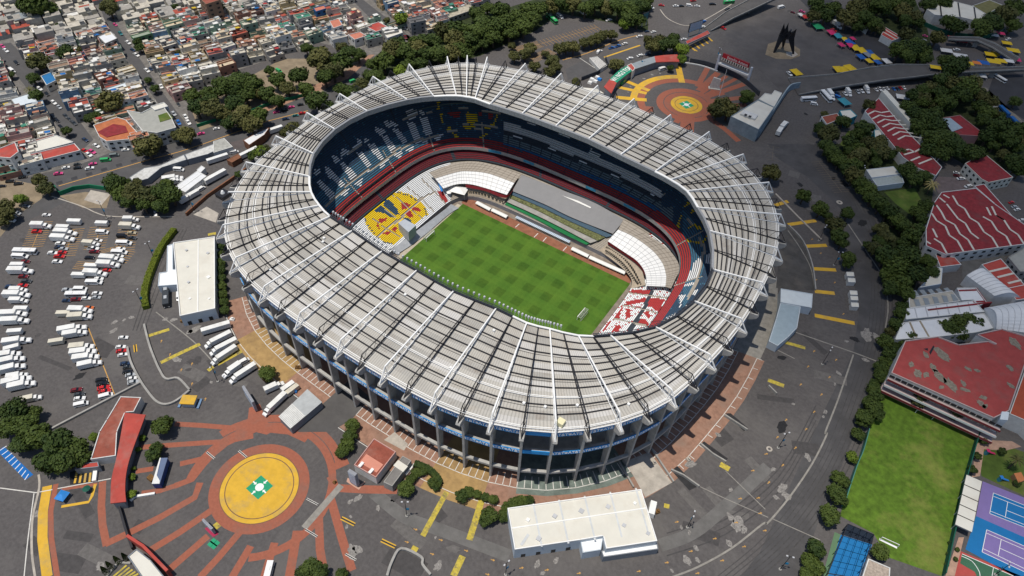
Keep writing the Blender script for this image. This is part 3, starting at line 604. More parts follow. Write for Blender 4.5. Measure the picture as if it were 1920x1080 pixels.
def paint(name, P, z, m, w=None):
    """P photo polygon laid on the ground; with w it is a line of that width in metres"""
    if w is None: return sheet(name, P, z, m)
    global ZC; ZC = (ZC+.0017) % .017
    b = MB(); ribbon(b, GG(P), w, z+ZC); return tag(b.build(name, m), kind='structure')
ZC = 0
def ring(name, c, r0, r1, z, m, a0=0, a1=360, n=64):
    b = MB(); k = max(3, int(n*abs(a1-a0)/360))
    for i in range(k):
        p, q = math.radians(a0+(a1-a0)*i/k), math.radians(a0+(a1-a0)*(i+1)/k)
        b.face([(c[0]+r0*math.cos(p), c[1]+r0*math.sin(p), z), (c[0]+r1*math.cos(p), c[1]+r1*math.sin(p), z), (c[0]+r1*math.cos(q), c[1]+r1*math.sin(q), z), (c[0]+r0*math.cos(q), c[1]+r0*math.sin(q), z)])
    return tag(b.build(name, m), kind='structure')
# --- near plaza
PC = (-11.7, -159.3)
def AA(p, q):
    a, b_ = ang(*p), ang(*q); return a, b_+(360 if b_ < a else 0)
def ang(px, py, c=PC): v = G(px, py); return math.degrees(math.atan2(v.y-c[1], v.x-c[0]))
ring('yellow_disc', PC, 0.01, 15.15, .03, YELP); ring('dark_joint_ring', PC, 12.9, 13.25, .045, mat('joint_brown', (.17, .1, .06), .9, .1)); ring('dark_joint_ring', PC, 15.0, 15.3, .045, mat('joint_brown', (.17, .1, .06)))
ring('terracotta_ring', PC, 15.3, 19.2, .03, TERR); ring('terracotta_ring', PC, 26.6, 29.6, .03, TERR, *AA((470,1022),(378,905))); ring('terracotta_ring', PC, 29.9, 33.4, .033, TERR, *AA((600,880),(415,815)))
def emblem(c, r, a):
    s = r; e = []
    b = MB(); b.face([(c[0]+s*math.cos(math.radians(a+k*90)), c[1]+s*math.sin(math.radians(a+k*90)), .06) for k in range(4)]); tag(b.build('green_square', GREENP), kind='structure')
    b = MB(); b.face([(c[0]+s*.32*math.cos(k*math.pi/12), c[1]+s*.32*math.sin(k*math.pi/12), .09) for k in range(24)])
    for k in range(4):
        d = Vector((math.cos(math.radians(a+45+k*90)), math.sin(math.radians(a+45+k*90)), 0)); p = Vector((c[0], c[1], .09)); t = Vector((-d.y, d.x, 0))
        b.face([p+d*s*.36, p+d*s*.52+t*s*.14, p+d*s*.52+t*s*.05, p+d*s*.74+t*s*.05, p+d*s*.74-t*s*.05, p+d*s*.52-t*s*.05, p+d*s*.52-t*s*.14])
    tag(b.build('meeting_point_symbol', WHITE), kind='structure')
emblem(PC, 5.2, ang(489.5, 891))
# terracotta rays; each a ribbon between photo points
for P, w in ((T(0,3,[(1060,115),(1250,100),(1700,70),(1900,30)]), 3.6), (T(0,3,[(1350,240),(1520,200)]), 3.6), (T(0,3,[(1310,405),(1440,355),(1530,240),(1600,165),(1700,85),(1920,-20)]), 4.0), (T(0,3,[(1020,295),(1150,275)]), 3.4), (T(0,3,[(1060,460),(1200,440),(1310,405)]), 3.4),
             (T(0,3,[(770,370),(760,560),(770,700),(800,850)]), 4.2), (T(0,3,[(790,840),(960,760),(1200,640),(1460,490),(1500,380)]), 4.2), (T(0,3,[(1130,885),(1350,750),(1620,565)]), 4.2), (T(0,3,[(1260,1040),(1560,780)]), 4.2), (T(0,3,[(1500,1090),(1640,940),(1830,715)]), 4.2), (T(0,3,[(1740,1090),(1880,855)]), 4.4),
             (T(1,3,[(60,1090),(140,830)]), 4.4), (T(1,3,[(250,1090),(310,740)]), 5.2), (T(1,3,[(500,1000),(480,880),(470,600)]), 4.8), (T(1,3,[(720,1040),(640,780),(560,500)]), 5), (T(1,3,[(560,330),(600,420),(800,430),(1060,435)]), 5.4), (T(1,3,[(590,260),(690,215)]), 5),
             (T(0,2,[(1310,1020),(1500,1030),(1870,1060)]), 3.6), (T(1,2,[(60,1060),(250,1080)])+T(1,3,[(380,60)]), 4),
             (T(0,3,[(420,390),(380,600),(385,800),(430,1090)]), 2.9), (T(0,3,[(460,430),(730,390)]), 2.0)):
    paint('terracotta_band', P, .02, TERR, w*.64)
paint('terracotta_area', [(467,765),(487,757),(500,790),(520,805),(500,815),(462,806)], .026, TERR)
paint('yellow_band', T(0,3,[(355,405),(322,600),(318,800),(355,1090)]), .02, YELP, 3.4)
paint('yellow_band', T(0,3,[(1610,715),(1710,640)]), .02, YWORN, 2.6)
paint('grey_path', T(1,3,[(360,720),(430,640),(640,400)]), .05, SIDE, 2.6)
for P in (T(1,3,[(370,730),(460,785)]), T(1,3,[(380,500),(465,545)]), T(1,3,[(670,915),(750,960)]), T(0,3,[(1550,150),(1610,200)]), T(0,3,[(1790,140),(1850,190)])):
    paint('drain_frame', P, .065, WLINE, .8); paint('drain_slot', P, .08, BLACK, .4)
for P in (T(1,3,[(640,645),(740,695)]), T(1,3,[(940,812),(1045,862)]), T(0,2,[(1012,425),(1018,480)])):
    paint('yellow_frame', P, .065, YELP, 1.5); paint('drain_slot', P, .08, BLACK, .6)
b = MB()
for x, y in ((1580, 840), (1600, 818), (1625, 835), (1605, 858)):
    q = G(x/4, 810+y/4); b.face([(q.x-.9, q.y-.9, .06), (q.x+.9, q.y-.9, .06), (q.x+.9, q.y+.9, .06), (q.x-.9, q.y+.9, .06)])
tag(b.build('green_floor_mark', GREENP), kind='structure')
# --- far plaza
FC = (12.4, 199.3)
ring('terracotta_ring', FC, 10.9, 15.2, .02, TERR); ring('terracotta_ring', FC, 15.7, 20.4, .02, TERR); ring('terracotta_ring', FC, 28.5, 33.5, .02, TERR, 60, 260)
ring('yellow_disc', FC, .01, 10.7, .03, YELP); ring('dark_joint_ring', FC, 7.6, 8.0, .045, mat('joint_brown', (.17, .1, .06))); emblem(FC, 5.2, ang(1288, 188, FC))
ring('yellow_ring', FC, 33.6, 38.3, .02, YELP, ang(1281, 154, FC), ang(1210, 189, FC) % 360)
for P, m, w in ((T(2,0,[(1245,490),(1275,620)]), YELP, 4.4), (T(2,0,[(860,610),(1030,680)]), YELP, 3.4), (T(2,0,[(780,650),(1010,700)]), YELP, 3.4), (T(2,0,[(780,730),(1010,750)]), YELP, 4),
                (T(2,0,[(1390,650),(1470,505)]), TERR, 4), (T(2,0,[(1400,680),(1545,545)]), TERR, 4.6), (T(2,0,[(1420,700),(1610,570)]), TERR, 3), (T(2,0,[(1440,720),(1680,590)]), TERR, 3), (T(2,0,[(1450,730),(1740,630)]), TERR, 4.4), (T(2,0,[(1460,760),(1800,725)]), TERR, 4.4), (T(2,0,[(1460,780),(1760,790)]), TERR, 4),
                (T(2,0,[(960,810),(1060,820)]), TERR, 6), (T(2,0,[(1410,840),(1600,970),(1700,1060)]), TERR, 4), (T(2,0,[(1230,920),(1290,840)]), TERR, 4), (T(2,0,[(1310,1000),(1320,850)]), TERR, 9)):
    paint('plaza_band', P, .022 if m is TERR else .035, m, w)
# --- stadium promenade (between the columns and the lots)
def arc_strip(name, k0, k1, r0, r1, z, m):
    b = MB()
    for k in range(k0, k1):
        k_, j = k % NT, (k+1) % NT; A, B, C_, D = [q+OUT[i]*r for q, i, r in ((KW[k_], k_, r0), (KW[j], j, r0), (KW[j], j, r1), (KW[k_], k_, r1))]
        b.face([(A.x, A.y, z), (D.x, D.y, z), (C_.x, C_.y, z), (B.x, B.y, z)])
    return tag(b.build(name, m), kind='structure')
arc_strip('promenade', 24, 40, -16, 15, .02, REDP); arc_strip('promenade', 40, 50, -16, 11, .02, REDP); arc_strip('promenade', 36, 38, -14, 15, .03, TANP); arc_strip('promenade', 45, 48, -14, 13, .03, TANP); arc_strip('promenade', 31, 35, -16, 5, .03, mat('green_grey_floor', (.14, .17, .15), .9, .4, .2))
arc_strip('inner_concourse', 0, 68, -18, -3.5, .015, mat('concourse_brown', (.17, .10, .065), .9, .4, .15))
arc_strip('terrace', 60, 92, 0, 13, .02, SIDE)
b = MB()
for k in range(24, 50):
    A, B = KW[k], KW[(k+1) % NT]; o, o2 = OUT[k], OUT[(k+1) % NT]
    for r_ in (2.5, 11.5):
        ribbon(b, [A+o*r_, B+o2*r_], .3, .045)
    for q in range(4):
        p = A.lerp(B, q/4); d = o.lerp(o2, q/4)
        ribbon(b, [p+d*(-3), p+d*2.5], .3, .045)
        if q % 2 == 0 and k < 30: ribbon(b, [p+d*11.5, p+d*14], .3, .045)
tag(b.build('promenade_line', WLINE), kind='structure')
# ramp of bare concrete at the bottom right of the stadium, access road at the left
paint('concrete_ramp', T(2,3,[(850,220),(1030,150),(1200,380),(1000,490)]), .06, CONL)
paint('concrete_apron', T(1,3,[(1040,0),(1140,90),(1110,140),(960,60)]), .05, CONL)
paint('access_road', T(1,2,[(700,690),(860,820),(720,985),(560,1080),(310,1080),(500,870)]), .05, ROAD)
paint('concrete_apron', T(0,1,[(1450,530),(1550,470),(1640,520),(1620,590)]), .05, CONL); paint('concrete_apron', T(0,1,[(630,420),(680,345),(830,375),(760,460)]), .05, CONL)
paint('dry_verge', T(0,1,[(440,390),(640,360),(830,380),(800,480),(620,480)]), .03, DRY)
# ring roads, lots
paint('ring_road', T(3,1,[(0,0),(450,0),(560,200),(720,420),(870,700),(920,1000)])+T(3,2,[(880,100),(860,500),(660,1080)])+T(3,3,[(420,560),(230,1080),(-200,1080),(-60,900)])+T(3,2,[(430,900),(640,480),(680,200),(650,0)])+T(3,1,[(620,800),(560,500),(300,250),(60,100)]), .012, mat('worn_asphalt', (.072, .07, .072), .9, .18, .08, dirt=(.11, .105, .105), dscale=.04, damt=.7))
paint('ring_kerb', smooth_pts([Vector((*p, 0)) for p in T(3,2,[(640,500),(520,850),(430,1080)])+T(3,3,[(440,20),(330,240),(160,490),(0,660)])+T(2,3,[(1880,690),(1650,870),(1400,1010),(1200,1090)])], 4), .07, SIDE, .7) if 0 else None
def line(name, P, w, z, m, sm=4):
    Q = smooth_pts([Vector((*p, 0)) for p in P], sm) if sm else [Vector((*p, 0)) for p in P]
    b = MB(); ribbon(b, [G(q.x, q.y) for q in Q], w, z); return tag(b.build(name, m), kind='structure')
def kerb(name, P, w, h, m, sm=4, lab=None, cat=None):
    Q = smooth_pts([Vector((*p, 0)) for p in P], sm) if sm else [Vector((*p, 0)) for p in P]
    b = MB(); wall_along(b, [G(q.x, q.y) for q in Q], w, 0, h); o = b.build(name, m)
    return tag(o, lab, cat, None, None if lab else 'structure')
kerb('kerb', T(3,2,[(640,500),(520,850),(430,1080)])+T(3,3,[(440,20),(330,240),(160,490),(0,680)])+T(2,3,[(1880,690),(1650,870),(1400,1010),(1200,1090)]), .7, .15, SIDE)
kerb('kerb', T(3,1,[(600,600),(720,780),(860,1000)])+T(3,2,[(900,130),(880,300)]), .6, .14, SIDE); kerb('kerb', T(3,1,[(150,650),(240,780),(320,930),(350,1080)]), .5, .14, SIDE)
kerb('kerb', T(0,3,[(290,320),(295,420),(245,650),(240,900),(265,1090)]), .8, .14, CONL); line('white_line', T(0,3,[(0,420),(270,455),(830,350)]), .4, .03, WLINE, 0); line('white_line', T(0,3,[(255,460),(210,800),(180,1090)]), .35, .03, WLINE)
kerb('kerb', T(0,1,[(380,390),(620,470),(730,520),(860,545),(1300,545)]), .6, .15, CONL); line('concrete_seam', T(1,3,[(870,0),(845,300),(790,1080)]), .45, .05, SIDE, 0) if 0 else None
line('pale_patch', T(2,3,[(1110,850),(1350,760),(1600,560),(1920,260)]), 5, .02, mat('pale_asphalt', (.135, .13, .125), .9, .2, .2)); line('pale_patch', T(1,3,[(880,450),(1120,640),(1400,740),(1900,930)]), 5, .02, mat('pale_asphalt', (.135, .13, .125)))
line('seam', T(2,3,[(1410,410),(1600,500),(1920,640)]), .35, .04, SIDE, 0); line('seam', T(2,3,[(1600,290),(1900,580)]), .35, .04, SIDE, 0); line('seam', T(3,3,[(30,650),(390,810)]), .35, .04, SIDE, 0); line('seam', T(0,2,[(1170,180),(1450,400),(1620,580)]), .5, .03, SIDE)
line('seam', T(3,2,[(200,330),(660,490),(830,555)]), .6, .04, SIDE, 0); line('seam', T(3,2,[(0,430),(200,530)]), .5, .04, SIDE, 0)
for P, w in ((T(1,3,[(1430,450),(1250,780)]), 3.4), (T(1,3,[(1200,860),(1170,910)]), 4), (T(1,3,[(1700,490),(1600,810)]), 4), (T(1,3,[(1550,930),(1480,1080)]), 4), (T(0,2,[(1110,360),(1270,310)]), 2.8), (T(0,2,[(1205,560),(1350,490),(1500,420)]), 3), (T(0,2,[(1630,570),(1810,470)]), 4), (T(0,2,[(1560,620),(1600,590)]), 3),
             (T(3,1,[(20,470),(150,430)]), 4), (T(3,1,[(150,605),(360,575)]), 4), (T(3,1,[(260,768),(440,760)]), 4), (T(3,1,[(330,935),(510,945)]), 4), (T(3,2,[(350,205),(650,265)]), 4), (T(3,2,[(350,25),(500,40)]), 4), (T(3,2,[(100,400),(280,450)]), 3), (T(3,2,[(0,690),(120,735)]), 3.4), (T(2,3,[(1560,240),(1630,280)]), 4), (T(0,1,[(1560,680),(1620,670)]), 3), (T(2,3,[(1140,550),(1180,560)]), 3)):
    line('yellow_crossing', P, w*.62, .05, YELP if w > 3.9 and P[0][0] > 1400 else YWORN, 0)
b = MB(); A_ = [(1195,730),(1130,825),(1385,810),(1320,915),(1575,890),(1775,960),(1735,1068)]
def arrow(px, py, a, s=1.0):
    c = G(px, py); d = Vector((math.cos(a), math.sin(a), 0)); t = Vector((-d.y, d.x, 0)); c.z = .055; s *= .75
    b.face([c-d*s+t*.16, c-d*s-t*.16, c+d*.3*s-t*.16, c+d*.3*s-t*.5, c+d*1.2*s, c+d*.3*s+t*.5, c+d*.3*s+t*.16])
for q in T(1,3,A_): arrow(*q, .3)
for q in T(2,3,[(70,1020),(260,1035),(500,1060),(950,1045),(1160,980),(1340,895),(1520,800),(1680,680),(1860,610),(1710,500),(1845,495),(1805,290),(1895,740),(1740,860),(1575,965),(1390,1060),(1235,675),(1905,165)]): arrow(*q, .8)
for q in T(3,3,[(70,40),(205,120),(110,250),(5,380)])+T(3,2,[(460,670),(400,800),(345,930),(285,1060),(245,725),(345,475),(300,590),(510,540),(135,990),(565,195)])+T(3,1,[(330,715),(395,820),(500,1040),(360,1020)]): arrow(*q, 1.3)
for q in T(0,2,[(1210,400),(1275,500),(1360,615),(1440,720),(1540,835),(1440,570)]): arrow(*q, 2.2)
tag(b.build('road_arrow', ORAN), kind='structure')
# stains and patches with shapes of their own
def blob(name, px, py, r, m, z=.04, sq=.6, seed=0):
    rr = random.Random(seed+int(px*7+py)); c = G(px, py); b = MB(); n = 18; a0 = rr.random()*6; P = []
    for k in range(n): a = k*2*math.pi/n; q = r*(.65+.5*rr.random()); P.append((c.x+q*math.cos(a), c.y+sq*q*math.sin(a), z))
    ca, sa = math.cos(a0), math.sin(a0); P = [(c.x+(x-c.x)*ca-(y-c.y)*sa, c.y+(x-c.x)*sa+(y-c.y)*ca, z_) for x, y, z_ in P]
    b.face(P); o = b.build(name, m); tri(o); return tag(o, kind='structure')
STP = mat('cement_stain', (.25, .235, .22), .95, .35, 1.5, dirt=(.1, .095, .09), dscale=.8, damt=.9); STD = mat('oil_stain', (.02, .02, .022), .8, .3, 1)
for x, y, r in ((1340,240,2.8),(1690,690,3.8),(1640,640,2.2),(1740,730,2),(1310,960,2.2),(1390,960,1.4),(1630,835,1.7),(1380,870,1.4),(1200,1040,1),(1545,20,1.5),(1640,435,1.2),(190,990,1.8),(330,965,1.5),(230,1060,1.2),(1270,715,1),(1330,755,1.1)): blob('cement_stain', 960+x/4, 810+y/4, r, STP)
for x, y, r in ((590,400,1.2),(530,640,1.6),(500,720,1),(430,930,1.4),(415,965,1),(730,540,2),(740,350,4.5),(820,370,3.6),(190,870,1)): blob('cement_stain', 1440+x/4, 540+y/4, r, STP)
for x, y, r in ((705,525,1.5),(765,495,2),(720,900,3),(760,880,2.4),(680,710,1),(710,635,.8),(915,570,1.4)): blob('cement_stain', 480+x/4, 810+y/4, r, STP)
for x, y, r in ((1460,310,3.2),(1420,330,2),(1300,240,2),(1240,235,1.6),(860,255,1.8),(850,320,2),(985,220,1.5),(930,240,1.2)): blob('cement_stain', x/4, 540+y/4, r, STP)
for x, y, r in ((300,190,2.2),(110,420,2.8),(140,480,2.6),(60,490,1.6),(40,280,1.4)): blob('cement_stain', 1440+x/4, 810+y/4, r, STP)
for px, py, r in ((1466,800,3.6),(1465,340,1.8),(1583,344,4),(1563,335,2),(1617,418,3.8),(1500,346,2.5),(1511,214,2),(150,705,3),(1602,636,2.6),(1466,671,2.4)): blob('oil_stain', px, py, r, STD)
for x, y, r in ((950,940,1.3),(990,590,1.3),(1050,560,1.3),(870,690,1),(890,650,1),(1110,550,1)): blob('cement_stain', 960+x/4, y/4, r, STP)
# park, verges and lawns
paint('park_ground', T(0,0,[(1500,980),(1440,840),(1520,700),(1900,560)])+T(1,0,[(200,440),(700,440),(860,430),(480,700),(380,720),(100,800)]), .02, DRY)
paint('brick_path', T(1,0,[(890,410),(690,590),(480,680),(100,830),(0,860)])+T(1,0,[(0,830),(430,640),(640,560),(850,410)]), .035, mat('brick_path', (.33, .19, .13), .9, .2, .4))
paint('verge', T(0,1,[(0,250),(400,330),(300,420),(150,520),(0,700)]), .02, DRY)
paint('playing_field', T(3,2,[(850,790),(1060,880),(1480,1060)])+T(3,3,[(1560,20),(1450,420),(1300,1080),(900,940),(790,760),(540,630),(600,400),(740,20)]), .03, mat('field_grass', (.08, .145, .014), .95, .35, .35, dirt=(.23, .23, .06), dscale=.04, damt=.75))
paint('lawn', T(3,1,[(870,360),(1100,330),(1190,500),(1080,540),(960,450)]), .03, GRS); paint('lawn', T(3,3,[(1560,20),(1920,150),(1920,480),(1600,330)]), .02, GRS)
paint('lawn', T(3,0,[(540,1080),(600,980),(800,1000),(820,1080)])+T(3,1,[(800,60),(650,100),(560,20)]), .02, GRS)
paint('brick_path', T(3,3,[(1560,90),(1640,60),(1830,70),(1900,110),(1780,140),(1620,130),(1590,330),(1530,340)]), .04, mat('pink_path', (.42, .27, .2), .9, .2, .4)); paint('brick_path', T(3,3,[(1430,790),(1470,790),(1400,1080),(1330,1080)]), .04, mat('pink_path', (.42, .27, .2)))
paint('school_yard', T(3,1,[(1220,240),(1500,260),(1640,400),(1300,420)]), .02, mat('yard_brown', (.15, .12, .12), .9, .2, .3)); paint('school_yard', T(3,1,[(1450,850),(1800,800),(1720,1000),(1460,1010)]), .02, mat('yard_grey', (.12, .12, .12), .9, .2, .3))
# courts
CP = mat('court_purple', (.20, .15, .36), .8, .05); CB = mat('court_blue', (.01, .15, .38), .8, .05); CGN = mat('court_green', (.045, .13, .075), .85, .08); CRD = mat('court_red', (.40, .07, .06), .85, .08)
paint('purple_court_floor', T(3,3,[(1610,370),(1990,520),(1990,820),(1560,630)]), .035, CP); paint('blue_court_floor', T(3,3,[(1560,630),(1990,820),(1990,1160),(1480,880)]), .035, CB)
paint('blue_court', T(3,3,[(1690,457),(2000,580),(2000,745),(1662,612)]), .05, CB); paint('purple_court', T(3,3,[(1640,733),(2000,890),(2000,1085),(1605,900)]), .05, CP)
for P in ([(1690,457),(2000,580)], [(1662,612),(2000,745)], [(1690,457),(1662,612)], [(1684,480),(2000,604)], [(1668,594),(2000,726)], [(1797,527),(1778,645)], [(1788,588),(2000,672)], [(1640,733),(2000,890)], [(1605,900),(2000,1085)], [(1640,733),(1605,900)], [(1635,757),(2000,915)], [(1612,875),(2000,1062)], [(1748,808),(1725,935)], [(1738,872),(2000,990)]):
    line('court_line', T(3,3,P), .22, .07, WHITE, 0)
paint('sports_court', T(3,3,[(1435,890),(1900,1080),(1390,1080)]), .035, CRD); paint('sports_court', T(3,3,[(1455,915),(1840,1080),(1565,1080),(1550,1050),(1440,985)]), .05, CGN)
line('court_line', T(3,3,[(1455,915),(1840,1080)]), .25, .07, WHITE, 0); line('court_line', T(3,3,[(1450,930),(1530,970),(1580,1040),(1590,1080)]), .25, .07, WHITE); line('court_line', T(3,3,[(1690,1020),(1680,1080)]), .2, .07, WHITE, 0)
paint('padel_floor', T(3,3,[(545,770),(780,845),(690,1080),(450,1080)]), .035, CB); paint('padel_floor', T(3,3,[(500,750),(545,770),(450,1080),(410,1080)]), .035, mat('court_pale_green', (.1, .18, .1), .85, .05))
line('field_line', T(3,3,[(835,803),(968,868)]), .9, .06, WHITE, 0)
# blue painted bays at the left
paint('blue_bays', T(0,3,[(0,130),(30,110),(250,320),(190,360),(0,165)]), .02, mat('blue_bay', (.01, .13, .42), .85, .1))
for k in range(9):
    t = k/8; line('bay_line', T(0,3,[(20+175*t+(30-10*t), 105+210*t), (-10+195*t, 145+215*t)]), .3, .05, WHITE, 0)
# avenue along the houses, overpass approach, parking lines
AV = mat('avenue_asphalt', (.085, .083, .085), .9, .12, .2)
paint('avenue', [(0,345),(0,440),(60,410),(120,380),(250,340),(330,300),(480,255),(580,235),(605,215),(640,195),(690,150),(700,125),(685,118),(640,150),(540,185),(430,215),(300,250),(120,320)], .015, AV)
line('orange_kerb_line', T(0,1,[(440,315),(800,210),(1130,115),(1420,35)])+T(1,0,[(40,925),(140,895),(390,830)]), .6, .04, ORAN); paint('bus_lane', [(250,330),(400,275),(480,255),(480,268),(330,315),(210,350)], .028, mat('brownish_asphalt', (.10, .085, .085), .9, .15, .2))
b = MB()
for k in range(9):
    q = T(0,1,[(445+k*112, 290-k*33)])[0]; c = G(*q); d = (G(q[0]+20, q[1]-6)-c).normalized(); t = Vector((-d.y, d.x, 0)); c.z = .045
    b.face([c-d*1.6-t*1.4, c+d*1.6-t*1.4, c+d*1.6+t*1.4, c-d*1.6+t*1.4])
tag(b.build('bus_stop_panels', DARKR), kind='structure')
paint('street', [(-10,85),(20,80),(100,160),(175,262),(150,285),(90,215),(30,140),(-10,110)], .018, AV); paint('street', [(182,-5),(195,-5),(215,40),(262,110),(310,180),(365,255),(350,265),(290,185),(240,115),(200,50)], .018, AV)
paint('street', [(655,-5),(675,-5),(720,30),(770,70),(770,80),(700,40)], .018, AV); paint('street', [(755,66),(800,62),(815,70),(790,78),(760,76)], .018, AV)
b = MB()
def bays(p0, p1, n, w, side=0):      # comb of parking lines: p0, p1 ends of the spine, w vector
    A, B = G(*p0), G(*p1); d = (B-A)/n; L = w
    ribbon(b, [A, B], .22, .03)
    nn = Vector((-d.y, d.x, 0)).normalized()
    for k in range(n+1):
        q = A+d*k; ribbon(b, [q-nn*L, q+nn*L], .22, .045)
for p0, p1, n in (((79,417),(61,463),11), ((139,430),(121,480),12), ((188,425),(177,466),9), ((164,492),(155,505),4), ((242,425),(232,470),10), ((236,470),(220,490),5), ((207,465),(208,470),2)): bays(p0, p1, n, 5.2)
for P in (T(2,0,[(210,330),(640,205)]), T(2,0,[(30,380),(210,330)]), T(2,0,[(120,455),(300,385)])): bays(P[0], P[1], 18, 5)
for P in ([(663,300),(770,570),(860,800)],): ribbon(b, GG(T(0,2,P)), .4, .035)
for P in (T(0,0,[(0,0),(0,0)]),): pass
tag(b.build('bay_lines', ORAN), kind='structure')
b = MB()
bays((1535,303),(1578,360),14,5); bays((1450,275),(1448,300),4,4)
tag(b.build('bay_lines', mat('faded_line', (.16, .13, .1), .9, .2)), kind='structure')
paint('far_avenue', [(1060,130),(1095,112),(1210,85),(1215,65),(1250,70),(1320,52),(1440,-8),(1475,-8),(1400,40),(1310,72),(1260,95),(1170,120),(1065,150)], .015, AV); line('orange_kerb_line', T(2,0,[(380,450),(560,400),(780,310),(940,265)]), .8, .04, ORAN); line('orange_kerb_line', T(2,0,[(690,430),(960,340)]), 1.4, .04, YELP, 0)
line('pale_edge', T(2,0,[(1110,70),(1170,140),(1290,190),(1400,170),(1600,60),(1660,20)]), .8, .04, CONL); line('white_line', T(2,0,[(500,430),(620,510)]), .4, .04, WLINE, 0)
line('yellow_gate_line', T(2,0,[(1340,350),(1390,385)]), 1, .04, YELP, 0)
paint('dark_lot', [(1330,40),(1450,5),(1580,90),(1700,125),(1500,145),(1480,185),(1400,110)], .02, mat('plaza_asphalt', (.10, .092, .09), .9, .2, .05, dirt=(.06, .06, .065), dscale=.03, damt=.8))
paint('dark_road', [(1500,0),(1560,0),(1640,60),(1700,110),(1740,125),(1690,130),(1600,85),(1530,30)], .03, DARKR); paint('rail_track', T(3,0,[(1560,640),(1640,660),(1990,980),(1990,1080),(1900,1080),(1540,800)]), .02, mat('rail_ballast', (.2, .18, .15), .9, .3, .6))
b = MB()
for k in range(5): ribbon(b, GG(T(3,0,[(1560+k*22,690-k*5+k*14),(1930+k*14,1010+k*22)])), .3, .05)
tag(b.build('rails', GST), kind='structure'); paint('dark_road', [(1850,180),(1930,230),(1930,150),(1870,120)], .02, DARKR); paint('dark_road', [(1890,60),(1930,10),(1930,60),(1900,80)], .02, AV)
paint('sculpture_island', T(3,0,[(0,330),(60,310),(180,330),(240,370),(240,420),(170,445),(60,440),(-20,410)]), .04, DRY); paint('sculpture_island', T(3,0,[(135,390),(200,385),(225,410),(190,430),(140,415)]), .07, CONL)

UND = mat('undergrowth', (.030, .042, .014), .95, .5, .35)
for P in (T(3,0,[(700,-10),(1100,-10),(1190,200),(1250,450),(1180,470),(900,380),(700,250),(600,80)]), T(3,0,[(1200,600),(1500,580),(1620,700),(1900,1010),(1990,1100),(1990,1300),(1500,1250),(1080,1000),(1000,760)]), T(3,1,[(420,0),(900,0),(1000,200),(1250,250),(1230,420),(1180,620),(1180,760),(1100,1080),(870,1080),(760,760),(860,560),(640,240)]), [(690,130),(760,80),(830,45),(950,15),(1000,0),(1215,0),(1215,60),(1160,45),(1050,25),(1000,60),(900,105),(860,115),(700,165)]):
    paint('undergrowth', P, .010, UND)
# repaired patches and tyre tracks in the lots
rq = random.Random(21); PD = mat('asphalt_dark_patch', (.066, .062, .062), .9, .2, .6); PL = mat('asphalt_light_patch', (.125, .117, .112), .9, .2, .6)
LOTS = [[(20,400),(150,380),(280,420),(330,540),(260,640),(180,740),(20,720)], [(1250,890),(1400,740),(1520,640),(1600,660),(1540,880),(1380,1060),(1250,1060)], [(700,900),(930,960),(940,1070),(700,1070)], [(1340,30),(1480,10),(1580,110),(1440,140)], [(1480,200),(1560,230),(1700,460),(1640,560),(1480,400)], [(300,640),(460,690),(420,790),(300,740)], [(60,900),(200,860),(380,1000),(250,1070),(60,1070)]]
for L in LOTS:
    x0, x1, y0, y1 = min(p[0] for p in L), max(p[0] for p in L), min(p[1] for p in L), max(p[1] for p in L); n = 0
    while n < 11:
        x, y = rq.uniform(x0, x1), rq.uniform(y0, y1)
        if inpoly(x, y, L):
            n += 1
            if rq.random() < .55:
                a = rq.uniform(-.5, .5); w, h = rq.uniform(2, 9), rq.uniform(1, 4); c = G(x, y); d = Vector((math.cos(a), math.sin(a), 0)); t = Vector((-d.y, d.x, 0)); b = MB(); b.face([(c+d*w*i+t*h*j)[:2]+(.013+n*.0003,) for i, j in ((-1, -1), (1, -1), (1, 1), (-1, 1))]); tag(b.build('asphalt_patch', rq.choice((PD, PL))), kind='structure')
            else: blob('asphalt_stain', x, y, rq.uniform(.5, 3), rq.choice((PD, PD, PL, STP)), .017+n*.0003)
TRK = mat('tyre_track', (.064, .061, .061), .9, .25, .5)
for k in range(7):
    line('tyre_track', [(1565+k*6+rq.uniform(-3,3),330), (1625+k*6,450), (1630+k*7,600), (1590+k*9,740), (1530+k*10,880), (1440+k*12,1000), (1340+k*14,1085)], rq.uniform(.25, .6), .016, TRK)
for k in range(4):
    line('tyre_track', [(270-k*7,620), (300-k*8,540), (330-k*9,470), (350-k*6,430)], rq.uniform(.3, .6), .016, TRK); line('tyre_track', [(1250,1000+k*14), (1360,960+k*14), (1460,880+k*14), (1530,760+k*14)], rq.uniform(.3, .6), .0165, TRK)
# ================================================================== VEHICLES
PAINTS = {'white': (.78, .78, .77), 'red': (.5, .02, .02), 'maroon': (.16, .015, .02), 'black': (.012, .012, .015), 'dark blue': (.02, .04, .09), 'silver': (.42, .44, .46), 'grey': (.16, .19, .19), 'beige': (.42, .37, .26), 'pink': (.62, .06, .22), 'green': (.04, .38, .12), 'orange': (.6, .14, .03), 'blue': (.02, .14, .45), 'teal': (.02, .16, .17), 'dark grey': (.05, .055, .06), 'yellow': (.7, .45, .02)}
def pm(c): return mat('vehicle_'+c.replace(' ', '_'), PAINTS[c], .3, .04, .5, spec=.5)
GLS = mat('vehicle_glass', (.012, .018, .025), .12, .1, spec=.6); TYR = mat('tyre', (.015, .015, .015), .9, .1); CRM = mat('box_white', (.74, .74, .72), .5, .08, .25, dirt=(.55, .52, .46), dscale=.35, damt=.5); CRG = mat('box_cream', (.62, .58, .48), .6, .08, .3, dirt=(.4, .37, .32), dscale=.4)
DETAIL = True
